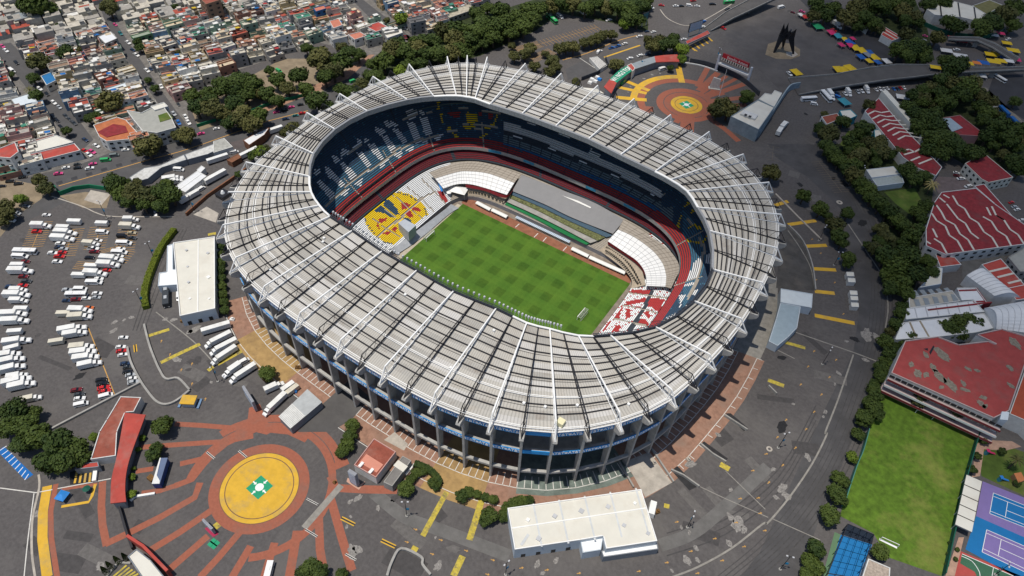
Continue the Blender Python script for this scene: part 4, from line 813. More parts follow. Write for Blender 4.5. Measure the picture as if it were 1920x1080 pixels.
def prof(b, P, y0, y1, m=0, ty=0):
    n = len(P); zt = max(z for x, z in P); v = [(x, y0+(ty if z > zt-.02 else 0), z) for x, z in P]+[(x, y1-(ty if z > zt-.02 else 0), z) for x, z in P]
    b.mesh(v, [tuple(range(n)), tuple(range(2*n-1, n-1, -1))]+[(i, n+i, n+(i+1) % n, (i+1) % n) for i in range(n)], m)
def wheels(e, xs, w, r=.34):
    for x in xs:
        for s in (-1, 1):
            b = MB(); b.tube((x, s*(w/2-.22), r), (x, s*(w/2+.02), r), r, 10); b.build('wheel', TYR, e)
def cabin(b, x0, x1, X0, X1, w, z0, z1, W):
    b.mesh([(x0, -w, z0), (x1, -w, z0), (x1, w, z0), (x0, w, z0), (X0, -W, z1), (X1, -W, z1), (X1, W, z1), (X0, W, z1)], [(0, 1, 5, 4), (1, 2, 6, 5), (2, 3, 7, 6), (3, 0, 4, 7)])
def lights(e, x, w, z):
    for s in (-1, 1): b = MB(); b.box(x-.06, x+.05, s*w-.18, s*w+.18, z-.1, z+.1); b.build('headlight', WSTEEL, e)
def mk_vehicle(kind, col):
    e = empty(kind.replace(' ', '_')); M = pm(col)
    if kind in ('car', 'pickup'):
        b = MB(); L = 2.25 if kind == 'car' else 2.65
        prof(b, [(-L, .32), (L, .32), (L+.03, .62), (L-.35, .82), (.95, .95), (-1.75, 1.0), (-L+.05, .9), (-L-.02, .6)], -.88, .88)
        if kind == 'car': b.mesh([(-1.3, -.62, 1.46), (.25, -.62, 1.46), (.25, .62, 1.46), (-1.3, .62, 1.46)], [(0, 1, 2, 3)]); b.build('body', M, e); b = MB(); cabin(b, -1.85, 1.0, -1.3, .25, .8, .96, 1.455, .63); b.build('windows', GLS, e)
        else:
            b.mesh([(-.5, -.66, 1.7), (.6, -.66, 1.7), (.6, .66, 1.7), (-.5, .66, 1.7)], [(0, 1, 2, 3)]); b.build('body', M, e); b = MB(); cabin(b, -.75, 1.25, -.5, .6, .82, .96, 1.695, .67); b.build('windows', GLS, e); b = MB(); b.box(-2.45, -.85, -.7, .7, 1.0, 1.02); b.build('cargo_bed', BLACK, e)
        wheels(e, (-1.4, 1.4), 1.78); lights(e, L, .6, .68)
    elif kind == 'van':
        b = MB(); prof(b, [(-2.9, .35), (2.9, .35), (2.95, .9), (2.2, 1.2), (1.5, 2.15), (-2.9, 2.2)], -1.0, 1.0, 0, .08); b.build('body', M, e)
        b = MB(); b.mesh([(2.18, -.85, 1.25), (2.18, .85, 1.25), (1.54, .78, 2.1), (1.54, -.78, 2.1)], [(0, 1, 2, 3)])
        for s in (-1, 1): b.mesh([(-2.6, s*1.01, 1.35), (1.6, s*1.01, 1.35), (1.35, s*1.01, 1.9), (-2.6, s*1.01, 1.9)], [(0, 1, 2, 3)])
        b.build('windows', GLS, e); wheels(e, (-1.9, 1.9), 2.0, .38); lights(e, 2.93, .7, .75)
    elif kind == 'box truck':
        b = MB(); b.box(-4.6, 1.1, -1.25, 1.25, .95, 3.5); o = b.build('cargo_box', CRM if col == 'white' else CRG, e)
        b = MB()
        for s in (-1, 1):
            for k in range(9): b.box(-4.4+k*.66, -4.34+k*.66, s*1.26-.02, s*1.26+.02, 1.0, 3.4)
        b.build('ribs', GST, o)
        b = MB(); prof(b, [(1.2, .5), (4.4, .5), (4.45, 1.1), (4.2, 1.5), (2.9, 1.7), (2.5, 2.5), (1.2, 2.6)], -1.05, 1.05, 0, .1); b.build('cab', pm('white'), e)
        b = MB(); b.mesh([(2.93, -.92, 1.78), (2.93, .92, 1.78), (2.55, .85, 2.42), (2.55, -.85, 2.42)], [(0, 1, 2, 3)])
        for s in (-1, 1): b.mesh([(1.6, s*1.06, 1.65), (2.7, s*1.06, 1.7), (2.4, s*1.06, 2.3), (1.6, s*1.06, 2.3)], [(0, 1, 2, 3)])
        b.build('windscreen', GLS, e); b = MB(); b.box(-4.5, 3, -.45, .45, .55, .95); b.build('chassis', BLACK, e); wheels(e, (-3, 3.3), 2.2, .48); lights(e, 4.44, .75, .95)
    elif kind == 'trailer':
        b = MB(); b.box(-3.6, 3.6, -1.2, 1.2, .75, 3.2); o = b.build('cargo_box', CRM if col == 'white' else CRG, e)
        b = MB()
        for s in (-1, 1):
            for k in range(8): b.box(-3.4+k*.95, -3.33+k*.95, s*1.21-.02, s*1.21+.02, .8, 3.1)
        b.build('ribs', GST, o); b = MB(); b.beam((3.6, 0, .6), (4.6, 0, .5), .15); b.build('drawbar', BLACK, e); wheels(e, (-.8, .2, 1.1), 2.3, .4)
    elif kind == 'semi trailer':
        b = MB(); b.box(-7, 7, -1.28, 1.28, 1.15, 4.0); o = b.build('cargo_box', CRM, e)
        b = MB()
        for s in (-1, 1):
            for k in range(16): b.box(-6.8+k*.9, -6.72+k*.9, s*1.29-.02, s*1.29+.02, 1.2, 3.9)
        b.build('ribs', GST, o); wheels(e, (-5.8, -4.6), 2.5, .5); b = MB(); b.beam((4.5, -.8, 0), (4.5, -.8, 1.2), .18); b.beam((4.5, .8, 0), (4.5, .8, 1.2), .18); b.build('landing_gear', BLACK, e)
    elif kind == 'lorry':
        b = MB(); b.box(-7.2, 4.2, -1.28, 1.28, 1.15, 3.95); o = b.build('cargo_box', CRM, e)
        b = MB()
        for s in (-1, 1):
            for k in range(13): b.box(-7+k*.9, -6.92+k*.9, s*1.29-.02, s*1.29+.02, 1.2, 3.9)
        b.build('ribs', GST, o)
        b = MB(); prof(b, [(4.5, .5), (7.6, .5), (7.65, 1.3), (7.3, 1.7), (6.3, 1.85), (5.9, 3.0), (4.5, 3.3)], -1.15, 1.15, 0, .12); b.build('cab', pm('white'), e)
        b = MB(); b.mesh([(6.33, -1, 1.95), (6.33, 1, 1.95), (5.97, .95, 2.85), (5.97, -.95, 2.85)], [(0, 1, 2, 3)]); b.build('windscreen', GLS, e); wheels(e, (-5.8, -4.6, 3.6, 6.6), 2.5, .5); lights(e, 7.64, .85, 1.0)
    else:                                   # bus
        b = MB(); b.box(-5.6, 5.6, -1.25, 1.25, .4, 3.05); b.build('body', M, e); b = MB(); b.box(-5.3, 5.62, -1.27, 1.27, 1.4, 2.4); b.build('windows', GLS, e)
        b = MB(); b.box(-3.4, -1.4, -.7, .7, 3.05, 3.3); b.box(1.4, 3.0, -.6, .6, 3.05, 3.25); b.build('roof_unit', pm('silver' if col != 'white' else 'white'), e); wheels(e, (-3.6, 3.8), 2.5, .48); lights(e, 5.62, .9, .8)
    return e
VP = {}; ORD = ['first', 'second', 'third', 'fourth', 'fifth', 'sixth', 'seventh', 'eighth', 'ninth', 'tenth', 'eleventh', 'twelfth', 'thirteenth', 'fourteenth', 'fifteenth', 'sixteenth', 'seventeenth', 'eighteenth', 'nineteenth', 'twentieth']
BL = {'car': 4.5, 'pickup': 5.3, 'van': 5.85, 'box truck': 9.05, 'trailer': 7.6, 'semi trailer': 14, 'lorry': 14.9, 'bus': 11.2}
HH = {'car': .8, 'pickup': .9, 'van': 1.2, 'box truck': 1.9, 'trailer': 1.9, 'semi trailer': 2.6, 'lorry': 2.5, 'bus': 1.8}
FORM = {'car': ('low', 'saloon'), 'van': ('boxy',)}
def place_v(kind, col, A, B, label, group, z0=0, keep=True):
    a, b_ = G(*A, z0+HH[kind]), G(*B, z0+HH[kind]); c = (a+b_)/2; L = (b_-a).length
    if (kind, col) not in VP: e = VP[(kind, col)] = mk_vehicle(kind, col)
    else: e = copy_tree(VP[(kind, col)])
    s = max(.86, min(1.3, L/BL[kind])); e.location = (c.x, c.y, z0); e.rotation_euler = (0, 0, math.atan2((b_-a).y, (b_-a).x)); e.scale = (s, max(.9, min(1.12, s)), max(.9, min(1.1, s)))
    cat = {'lorry': 'truck', 'box truck': 'truck', 'semi trailer': 'trailer'}.get(kind, kind)
    tag(e, label, cat, group); return e
AB = {'c': 'car', 'p': 'pickup', 'v': 'van', 't': 'box truck', 'r': 'trailer', 's': 'semi trailer', 'l': 'lorry', 'b': 'bus'}
CB_ = {'w': 'white', 'r': 'red', 'm': 'maroon', 'k': 'black', 'd': 'dark blue', 's': 'silver', 'g': 'grey', 'e': 'beige', 'i': 'pink', 'n': 'green', 'o': 'orange', 'u': 'blue', 't': 'teal', 'y': 'yellow', 'x': 'dark grey'}
def fleet(tile, where, group, items, z0=0):
    items = sorted(items, key=lambda q: q[2]+q[4]); cnt = {}; tot = {}
    for q in items: tot[q[0]] = tot.get(q[0], 0)+1
    for code, x1, y1, x2, y2 in items:
        n = cnt[code] = cnt.get(code, 0)+1; k = AB[code[0]]; c = CB_[code[1]]
        nm = {'lorry': 'articulated lorry', 'trailer': 'box trailer'}.get(k, k)
        lab = (ORD[min(n-1, 19)]+' ' if tot[code] > 1 else '')+c+' '+nm+(' from the top ' if tot[code] > 1 else ' ')+where
        A, B = T(*tile, [(x1, y1), (x2, y2)]); place_v(k, c, A, B, lab, group, z0)
fleet((0, 1), 'in the far left truck column of the lot', 'vehicles in the big left parking lot', [('cw',317,530,378,530),('tw',237,610,382,612),('cr',238,655,312,655),('vw',87,838,215,842),('bw',103,800,272,805),('cm',155,880,222,880),('rw',88,905,170,905),('tw',65,950,245,950),('cm',138,992,210,992),('cx',157,1028,235,1028),('cd',40,1068,122,1070),('cr',132,1060,207,1060)])
fleet((0, 1), 'in the second column of the left lot', 'vehicles in the big left parking lot', [('rw',505,580,610,583),('rw',420,620,520,625),('tw',412,660,575,668),('tw',387,703,556,710),('cw',415,745,488,745),('pd',407,770,480,775),('cs',440,785,508,785),('cw',358,815,432,817),('cr',432,810,498,812),('cr',405,840,485,842),('cw',392,880,465,882)])
fleet((0, 1), 'in the third column of the left lot', 'vehicles in the big left parking lot', [('rw',722,593,803,595),('ck',775,580,825,580),('vw',723,657,810,660),('te',622,738,742,748),('pw',695,718,765,722),('pw',655,780,740,783),('cm',670,805,745,805),('ck',635,850,705,850),('tw',755,855,925,868),('tw',732,900,895,905),('rw',640,912,728,915),('tw',633,965,800,972),('rw',545,980,632,982),('cr',770,945,833,945),('cw',705,1008,775,1010),('vw',642,1035,768,1035)])
fleet((0, 1), 'in the lot column nearest the hedge', 'vehicles in the big left parking lot', [('tw',930,560,1033,560),('te',902,615,1047,620),('ce',955,665,1020,665),('vk',876,685,950,688),('px',945,700,1022,705),('vw',872,740,988,742),('cw',868,785,938,788),('vw',835,808,955,812),('pw',855,835,925,840)])
fleet((0, 1), 'under the trees at the lot edge', 'vehicles in the big left parking lot', [('vs',88,508,148,520),('vg',58,528,120,542),('vw',42,560,110,572),('cs',180,460,212,465),('pw',1164,495,1166,535)])
fleet((0, 2), 'in the lower far left truck stack', 'vehicles in the big left parking lot', [('tw',28,50,225,50),('tw',72,90,205,90),('tw',90,10,185,10),('rw',110,155,205,155),('tw',5,198,200,190),('tw',5,252,222,240),('rw',70,328,152,322),('tw',25,412,232,382),('rw',58,455,115,440),('tw',-30,515,155,485),('tw',-20,565,185,520),('tw',-10,625,190,575),('tw',50,668,205,640),('tw',20,720,235,665),('tw',65,750,265,705),('te',160,840,303,808)])
fleet((0, 2), 'in the lower middle truck stack', 'vehicles in the big left parking lot', [('cs',465,12,540,12),('vw',555,5,650,5),('bw',500,45,640,42),('cw',690,40,765,38),('cs',693,68,750,68),('cd',465,92,528,92),('cm',530,85,608,82),('cw',612,75,680,75),('tw',520,165,690,170),('te',515,220,688,208),('re',437,190,515,188),('co',640,145,700,145),('tw',437,325,650,285),('tw',475,355,650,325),('re',378,405,465,392),('te',525,450,705,432),('tw',530,492,722,468),('tw',550,535,742,508),('tw',587,588,762,548)])
fleet((0, 2), 'parked by the low wall of the lot', 'vehicles in the big left parking lot', [('cm',527,770,615,755),('cx',553,800,635,790),('cw',553,832,640,822),('vw',553,880,660,855),('ck',715,692,800,680),('ck',722,722,812,708),('cr',728,757,825,738),('cr',740,785,832,763),('vw',740,820,845,790)])
fleet((0, 2), 'beside the sunken ramp', 'vehicles in the big left parking lot', [('cw',888,372,960,368),('cw',867,442,942,438),('cr',870,475,950,465),('cw',882,505,957,492),('cd',900,568,980,560),('cx',920,595,988,585),('ck',918,630,1000,620),('cs',938,657,1017,643),('cw',955,682,1022,670),('cs',955,714,1045,696)])
fleet((0, 2), 'behind the left white hall', 'lorries parked beside the white hall', [('sw',1510,325,1725,262),('lw',1725,335,1545,425),('lw',1768,385,1580,482),('lw',1765,440,1592,552),('tw',1800,570,1668,662),('lw',1918,568,1722,695),('vw',1800,560,1855,530)])
fleet((1, 2), 'beside the ribbed grey shed', 'trucks beside the grey shed', [('tw',65,770,212,702),('lw',218,790,62,935),('rw',215,755,262,722),('re',245,782,297,742)])
fleet((0, 1), 'between the avenue and the stadium', 'trucks in the street behind the stadium', [('vw',1302,185,1378,190),('tw',1220,270,1375,245),('tw',1240,300,1370,262),('sw',1535,285,1690,200),('sw',1362,420,1472,358),('vw',1475,352,1535,315),('sw',1552,130,1708,80),('sw',1802,90,1925,30),('ck',1770,142,1808,122),('vw',1725,62,1785,50)])
fleet((1, 1), 'between the avenue and the stadium near the roof', 'trucks in the street behind the stadium', [('sw',60,-85,195,-150+20)])
fleet((0, 1), 'on the avenue below the houses', 'traffic on the avenue', [('ci',402,225,472,216),('cw',463,182,523,168),('ck',550,180,612,172),('cx',550,152,605,145),('ci',665,155,725,140),('cw',637,187,705,174),('vn',752,120,830,112),('vg',822,85,890,75),('cw',912,45,968,38),('ck',40,280,108,275),('ck',135,250,200,242),('ck',102,300,170,292),('ck',278,252,340,240),('cr',615,38,655,58),('ci',668,42,712,68),('cw',645,65,685,90),('cw',702,0,742,22),('ck',0,315,25,312)])
fleet((1, 0), 'on the avenue behind the stadium', 'traffic on the avenue', [('vn',605,645,650,630),('vn',705,612,748,595),('ci',130,845,175,832),('ci',240,807,288,795),('ck',190,830,240,818),('ck',310,787,358,778),('cr',320,852,372,842),('ct',272,868,320,860),('cd',195,895,248,885),('vn',155,520,185,535),('cw',530,110,570,100),('vu',1225,235,1260,228),('vs',1090,195,1140,215),('cd',1150,220,1185,245),('cm',1115,265,1125,290)])
fleet((0, 0), 'in the streets between the houses', 'cars in the neighbourhood streets', [('cw',945,305,975,328),('cw',1085,512,1118,540),('cd',1120,505,1140,525),('cw',1005,398,1040,420),('cw',1203,632,1215,660),('cd',980,365,1010,380),('cr',1245,1070,1298,1055),('cw',1600,967,1645,958),('ci',1710,942,1760,930),('ci',1480,1007,1535,993),('cu',1328,898,1350,935),('cw',1380,858,1402,888),('cw',1400,898,1424,932),('cs',1290,835,1315,865),('cd',620,1035,655,1057),('ck',415,890,440,912),('ck',440,935,465,955),('cx',385,858,410,880),('cw',280,650,310,675),('cw',385,752,418,780),('cs',430,790,455,812),('cw',28,365,58,388),('ci',5,335,30,355),('ck',105,450,135,485),('vw',72,515,105,540),('cx',478,855,505,880),('cx',505,880,530,900),('cx',535,905,570,935),('ci',850,175,875,190),('ct',890,235,915,262),('cx',1330,770,1345,790),('ck',340,690,360,715)])
fleet((2, 0), 'on the road behind the stadium', 'traffic on the far road', [('bn',262,105,340,175),('vw',340,105,380,135),('vw',515,82,552,108),('cw',708,155,745,142),('pu',728,362,770,350),('pu',775,350,815,335),('cw',828,332,865,320),('cw',935,277,978,265),('cw',1045,242,1078,232),('cw',865,442,907,430),('cw',940,422,982,408),('cw',642,382,678,376),('cw',1408,208,1448,194),('cu',1423,168,1452,152),('cx',1508,160,1545,146),('cr',1578,127,1614,112),('cx',1600,74,1632,56),('cw',1690,72,1727,55),('cw',1030,42,1062,62),('cr',1100,35,1143,40),('cw',1208,44,1250,42),('ck',1253,44,1292,42),('vw',1308,35,1352,40),('cw',1370,42,1410,45),('cr',1340,5,1380,0),('ck',1480,30,1530,28),('bn',1590,15,1665,8),('cr',1568,200,1605,220),('cd',1000,235,1025,230),('cd',1000,410,1040,398),('cw',1270,295,1310,290)])
fleet((2, 0), 'on the far plaza inside the fence', 'vehicles on the far plaza', [('vn',812,630,852,592),('vw',1103,522,1158,505),('cw',860,582,888,568),('vw',640,395,655,375)])
fleet((3, 0), 'in the row under the overpass', 'vehicles parked under the overpass', [('bw',250,742,362,735),('bw',405,685,472,758),('tw',450,682,495,745),('tw',590,665,625,712),('vu',505,715,550,735),('tw',728,645,760,690),('cw',565,688,592,715),('cd',500,690,540,700),('cs',662,672,685,700),('cw',690,668,718,695),('cw',800,660,825,682),('cw',828,652,852,678),('cw',858,655,882,675),('cw',885,650,908,670),('cu',935,655,955,675),('cd',962,655,985,675),('cr',985,648,1008,668),('cw',1012,645,1030,665),('vw',320,770,375,780)])
fleet((3, 0), 'in the darker top right corner', 'vehicles around the market', [('vw',75,58,125,45),('cm',170,85,205,95),('ci',232,78,278,90),('tw',492,165,552,208),('cr',472,215,515,235),('cw',145,535,178,568),('tw',72,1005,108,950),('tw',100,960,148,908),('bw',1702,560,1785,610),('cw',1392,370,1440,370),('cw',1780,302,1825,282),('cw',1835,738,1875,742),('cs',310,90,360,105),('ci',1160,262,1200,272),('cs',1150,300,1190,300)])
fleet((3, 1), 'by the school yard', 'cars by the red roofed school', [('cm',1395,230,1440,240),('cw',1395,210,1435,216),('cw',1420,260,1480,256),('cw',1480,322,1530,305),('cs',1830,472,1870,464),('cw',1850,493,1890,483),('cr',1810,440,1845,430),('cw',1885,570,1930,565)])
fleet((1, 3), 'at the bottom of the photo', None, [('bw',78,1110,98,1028)])
place_v('bus', 'dark grey', (311.5, 532), (311.5, 575), 'long black coach parked between the hedge and the left white hall', None)
place_v('van', 'white', (334.5, 549), (334.5, 561), 'white van at the side of the left white hall', None)
# ================================================================== BUILDINGS, WALLS, SIGNS, STALLS
RW = mat('roof_warm_white', (.66, .64, .57), .7, .05, .15, dirt=(.55, .5, .42), dscale=.08, damt=.5); WW = mat('wall_pale_blue', (.50, .56, .62), .8, .08, .3); WWH = mat('wall_white', (.62, .62, .6), .8, .12, .4)
RR = mat('roof_red', (.40, .065, .05), .85, .15, .2, dirt=(.28, .2, .17), dscale=.09, damt=.45); RDK = mat('roof_dark_red', (.23, .025, .03), .75, .25, .5, dirt=(.15, .05, .05), dscale=.15, damt=.7); RBR = mat('roof_rust', (.27, .075, .05), .85, .2, .25, dirt=(.4, .25, .2), dscale=.12, damt=.35)
SKYL = mat('skylight_sheet', (.6, .57, .5), .5, .1, 1); WDOW = mat('dark_window', (.02, .025, .03), .2, .2)
WINM = {}
def window(par, c, d, w, h):
    key = (round(w, 1), round(h, 1))
    if key not in WINM: b = MB(); b.box(-w/2, w/2, -.05, .06, -h/2, h/2); WINM[key] = o = b.build('window', WDOW, par)
    else: o = WINM[key].copy(); COL.objects.link(o); o.parent = par
    o.location = c; o.rotation_euler = (0, 0, math.atan2(d.y, d.x)); return o
def bld(name, label, cat, P, h, wm, rm, par=.0, win=0, wn=99, group=None, zf=0, gable=None, seams=0, px=True, slab=None):
    W = GG(P, h) if px else [Vector((p[0], p[1], h)) for p in P]
    if sum(W[i].x*W[(i+1) % len(W)].y-W[(i+1) % len(W)].x*W[i].y for i in range(len(W))) < 0: W = W[::-1]
    c = sum(W, Vector())/len(W); c.z = 0; e = empty(name, c, 0, label, cat, group); L = [(w.x-c.x, w.y-c.y) for w in W]; n = len(L)
    b = MB(); b.mesh([(x, y, zf) for x, y in L]+[(x, y, h-.1) for x, y in L], [(i, (i+1) % n, n+(i+1) % n, n+i) for i in range(n)])
    b.build('wall', wm, e); b = MB(); b.face([(x, y, h-.05) for x, y in L]); o = b.build('roof', rm, e); tri(o)
    if par:
        b = MB()
        for i in range(n):
            p, q = Vector(L[i]), Vector(L[(i+1) % n]); d = (q-p).normalized(); nn = Vector((-d.y, d.x))*.35
            b.prism([p, q, q+nn-d*.35, p+nn+d*.35], h-.3, h+par)
        b.build('parapet', wm if slab is None else slab, e)
    if gable:
        b = MB(); a, d = GG([gable[0]], h)[0]-c, GG([gable[1]], h)[0]-c; b.beam((a.x, a.y, h+.05), (d.x, d.y, h+.05), .5, .3); b.build('ridge', WHITE, o)
    if win:
        k = 0
        for i in range(n):
            p, q = Vector(L[i]), Vector(L[(i+1) % n]); d = q-p; ln = d.length; out = Vector((d.y, -d.x)).normalized()
            if out.dot(Vector((CAM.x-c.x, CAM.y-c.y))) < 0 or ln < 4: continue
            m = int(ln/win)
            for f in range(max(1, int(h/3.4))):
                for j in range(m):
                    k += 1
                    if k > wn: break
                    w = p+d*((j+.5)/m)+out*.03; window(e, (w.x, w.y, h-1.7-f*3.3), d, min(2.2, win*.5), 1.3)
    return e, c
def on_roof_box(e, c, px, py, h, sx, sy, sz, m, name='roof_unit'):
    q = G(px, py, h)-c; b = MB(); b.box(q.x-sx/2, q.x+sx/2, q.y-sy/2, q.y+sy/2, h, h+sz); return b.build(name, m, e)
# the three pale halls
e, c = bld('exhibition_hall', 'long white hall with cream roof left of the stadium behind the hedge', 'hall', [(325,456),(403,444.5),(403.7,579),(337.5,593.5)], 7, WW, RW, .5, gable=((372,450), (371,586)), slab=WSTEEL)
e, c = bld('hall_annex', 'low white flat roofed annex on the left side of the left hall', 'annex', T(0,1,[(1255,765),(1298,750),(1298,942),(1362,940),(1358,1055),(1185,1068),(1195,968),(1250,960)]), 4.6, WW, WSTEEL, .3)
e, c = bld('exhibition_hall', 'large white hall with cream roof below the stadium at the photo bottom', 'hall', [(951.5,953.5)]+T(2,3,[(967,432),(1088,820),(705,878),(683,782),(512,812),(20,885)]), 7.5, WW, RW, .5, gable=T(2,3,[(0,722),(1010,570)]), slab=WSTEEL)
for x, y in ((1000, 1038), (1040, 1034), (975, 1040)): pass
for k in range(1, 6):
    a, d = G(952+k*48, 952-k*7.4, 7.5)-c, G(966+k*50, 1031-k*6, 7.5)-c; b = MB(); b.beam((a.x, a.y, 7.5), (d.x, d.y, 7.5), .7, .06); b.build('roof_seam', mat('seam_blue', (.55, .57, .58), .7, .1), e)
on_roof_box(e, c, 984, 1012, 7.5, 1, 5, .15, mat('seam_blue', (.55, .57, .58)), 'hatch')
bld('hall_annex', 'small white box annex in the notch of the bottom hall', 'annex', T(2,3,[(512,815),(683,785),(668,885),(530,908)]), 5.5, WW, WSTEEL, .25)
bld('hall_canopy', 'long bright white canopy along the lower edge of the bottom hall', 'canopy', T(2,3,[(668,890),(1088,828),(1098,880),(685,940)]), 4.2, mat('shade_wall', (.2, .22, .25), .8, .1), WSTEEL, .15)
b = MB(); q = G(960+1045/4, 810+590/4, 0); e = empty('cooling_unit', q, .25, 'white cooling unit on the right side of the bottom hall', 'cooling unit'); b.box(-1.4, 1.4, -3, 3, 0, 3, 0, .2); b.build('casing', WHITE, e); b = MB()
for k in range(6): b.box(1.38, 1.44, -2.6+k*.9, -2.0+k*.9, .6, 2.4)
b.build('grille', GST, e)
e, c = bld('gate_building', 'pale grey blue block with white roof and rooftop coolers beside the far plaza', 'building', Z(1350,130,8.307,[(165,740),(590,480),(845,595),(600,945)]), 9, mat('wall_grey_blue', (.25, .31, .35), .85, .2, .3), RW, .5)
on_roof_box(e, c, 1404, 217, 9, 10, 6, 1.2, WWH); on_roof_box(e, c, 1398, 216, 10.2, 1.6, 1.6, .5, BLACK, 'fan'); on_roof_box(e, c, 1406, 219, 10.2, 1.6, 1.6, .5, BLACK, 'fan')
bld('gate_wing', 'low cream flat roofed wing behind the grey blue block', 'building', Z(1350,130,8.307,[(600,470),(700,375),(800,395),(850,330),(965,375),(840,590)]), 6, WWH, RW, .4)
def wall_obj(name, label, cat, P, w, h, m, sm=4, z0=0):
    Q = smooth_pts([Vector((*p, 0)) for p in P], sm) if sm else [Vector((*p, 0)) for p in P]
    W = [G(q.x, q.y, z0) for q in Q]; c = W[0].copy(); c.z = z0; b = MB(); wall_along(b, [p-c for p in W], w, 0, h); o = b.build(name, m); o.location = c; return tag(o, label, cat)
wall_obj('curved_ramp_wall', 'curved grey concrete wall sweeping up beside the grey blue block', 'wall', Z(1350,130,8.307,[(1220,300),(1080,330),(990,430),(880,600),(740,820),(590,1060)]), .8, 5, mat('wall_grey_blue', (.25, .31, .35)))
wall_obj('low_wall', 'low concrete wall along the bottom edge of the parking lot', 'wall', T(0,2,[(395,1060),(1055,715)]), .8, 1.1, CONC, 0)
for P, lab in ((T(0,2,[(960,450),(985,560),(1050,690),(1110,780),(1180,860),(1250,880),(1330,850),(1425,775)]), 'long curved concrete wall on the outer side of the sunken ramp'), (T(0,2,[(1085,280),(1120,420),(1160,530),(1200,620),(1250,690),(1340,685),(1425,770)]), 'curved concrete wall on the stadium side of the sunken ramp'),
               (T(1,3,[(985,1085),(1020,980),(1090,880),(1240,945),(1250,1000),(1310,1075)]), 'curved concrete retaining wall near the bottom edge beside the faded yellow stripes')):
    wall_obj('ramp_wall', lab, 'wall', P, .9, 1.2, CONC)
for k, P in enumerate((T(2,3,[(1190,290),(1280,330),(1400,415)]), T(2,3,[(1410,95),(1500,170),(1600,230)]), T(2,2,[(1590,960),(1760,1070)]), T(3,2,[(0,740),(60,800)]), T(2,3,[(1030,110),(1130,260),(1210,380)]), T(2,3,[(770,170),(830,280),(910,420)]))):
    wall_obj('stair_wall', ('grey wall of the lowest stair wedge right of the stadium ramp', 'grey wall of the second stair wedge right of the stadium', 'grey wall of the stair wedge nearest the brick promenade', 'short pale wall beside the yellow marks in the right lot', 'right hand parapet of the bare concrete ramp', 'left hand parapet of the bare concrete ramp with blue panel')[k], 'wall', P, .6, 1.4 if k < 4 else 1.2, CONC, 0)
# open stairwells beside them: sunken dark wedges seen as low dark slabs
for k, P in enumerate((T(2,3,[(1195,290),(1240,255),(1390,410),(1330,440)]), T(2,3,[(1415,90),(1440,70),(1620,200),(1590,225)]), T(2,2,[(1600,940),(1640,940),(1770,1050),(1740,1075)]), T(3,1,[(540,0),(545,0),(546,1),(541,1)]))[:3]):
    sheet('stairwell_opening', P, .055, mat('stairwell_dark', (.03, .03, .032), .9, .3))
# pale blue booths on the right of the stadium
bld('ticket_hall', 'white roofed booth at the right of the stadium by the lot', 'booth', T(3,2,[(95,5),(335,45),(328,150),(92,108)]), 5, WW, mat('roof_pale', (.6, .66, .7), .6, .05), .2); bld('ticket_hall', 'grey blue roofed booth bending below the white one', 'booth', T(3,2,[(92,112),(245,140),(218,300),(150,370),(72,435),(5,400),(60,230)]), 4.6, WW, mat('roof_slate_blue', (.30, .38, .44), .6, .08), .15)
for k, (x, y) in enumerate(T(3,2,[(640,35),(645,75),(650,125)])+T(3,1,[(615,975),(625,1020)])):
    bld('guard_cabin', 'small white flat roofed cabin, '+ORD[k]+' of the row along the right lot edge', 'cabin', [(x-7,y-4),(x+7,y-3.4),(x+8,y+4.5),(x-6,y+4)], 2.6, WWH, RW, .1, group='cabins along the right lot edge')
# near entrance: curved red canopy, dark red block, gate
def curved(name, label, cat, A, B, h, m, wm, th=.5, posts=0):
    A, B = [[Vector((*p, 0)) for p in q] for q in (A, B)]; A, B = smooth_pts(A, 5), smooth_pts(B, 5); n = min(len(A), len(B)); WA, WB = [G(p.x, p.y, h) for p in A[:n]], [G(p.x, p.y, h) for p in B[:n]]
    c = WA[n//2].copy(); c.z = 0; e = empty(name, c, 0, label, cat); b = MB()
    for i in range(n-1): b.prism([WA[i]-c, WB[i]-c, WB[i+1]-c, WA[i+1]-c], h-th, h)
    b.build('roof', m, e)
    if wm:
        b = MB()
        for i in range(n-1):
            p0, p1, q0, q1 = [v-c for v in (WA[i].lerp(WB[i], .15), WA[i+1].lerp(WB[i+1], .15), WA[i].lerp(WB[i], .85), WA[i+1].lerp(WB[i+1], .85))]
            b.prism([p0, q0, q1, p1], 0, h-th-.01)
        b.build('wall', wm, e)
    return e, WA, WB, c
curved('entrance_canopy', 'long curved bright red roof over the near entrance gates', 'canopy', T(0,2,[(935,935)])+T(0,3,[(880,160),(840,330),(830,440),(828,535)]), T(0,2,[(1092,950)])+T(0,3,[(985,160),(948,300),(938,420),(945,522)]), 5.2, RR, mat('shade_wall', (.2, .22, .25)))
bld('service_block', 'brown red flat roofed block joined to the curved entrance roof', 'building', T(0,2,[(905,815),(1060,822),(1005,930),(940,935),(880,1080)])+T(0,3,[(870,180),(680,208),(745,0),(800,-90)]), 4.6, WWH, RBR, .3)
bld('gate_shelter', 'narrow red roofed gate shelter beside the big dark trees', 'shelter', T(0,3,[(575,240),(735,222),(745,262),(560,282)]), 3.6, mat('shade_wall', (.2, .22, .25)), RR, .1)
for k in range(4): paint('yellow_bar', T(0,3,[(560+k*37,385-k*3),(580+k*34,290-k*2)]), .08, YELP, .8)
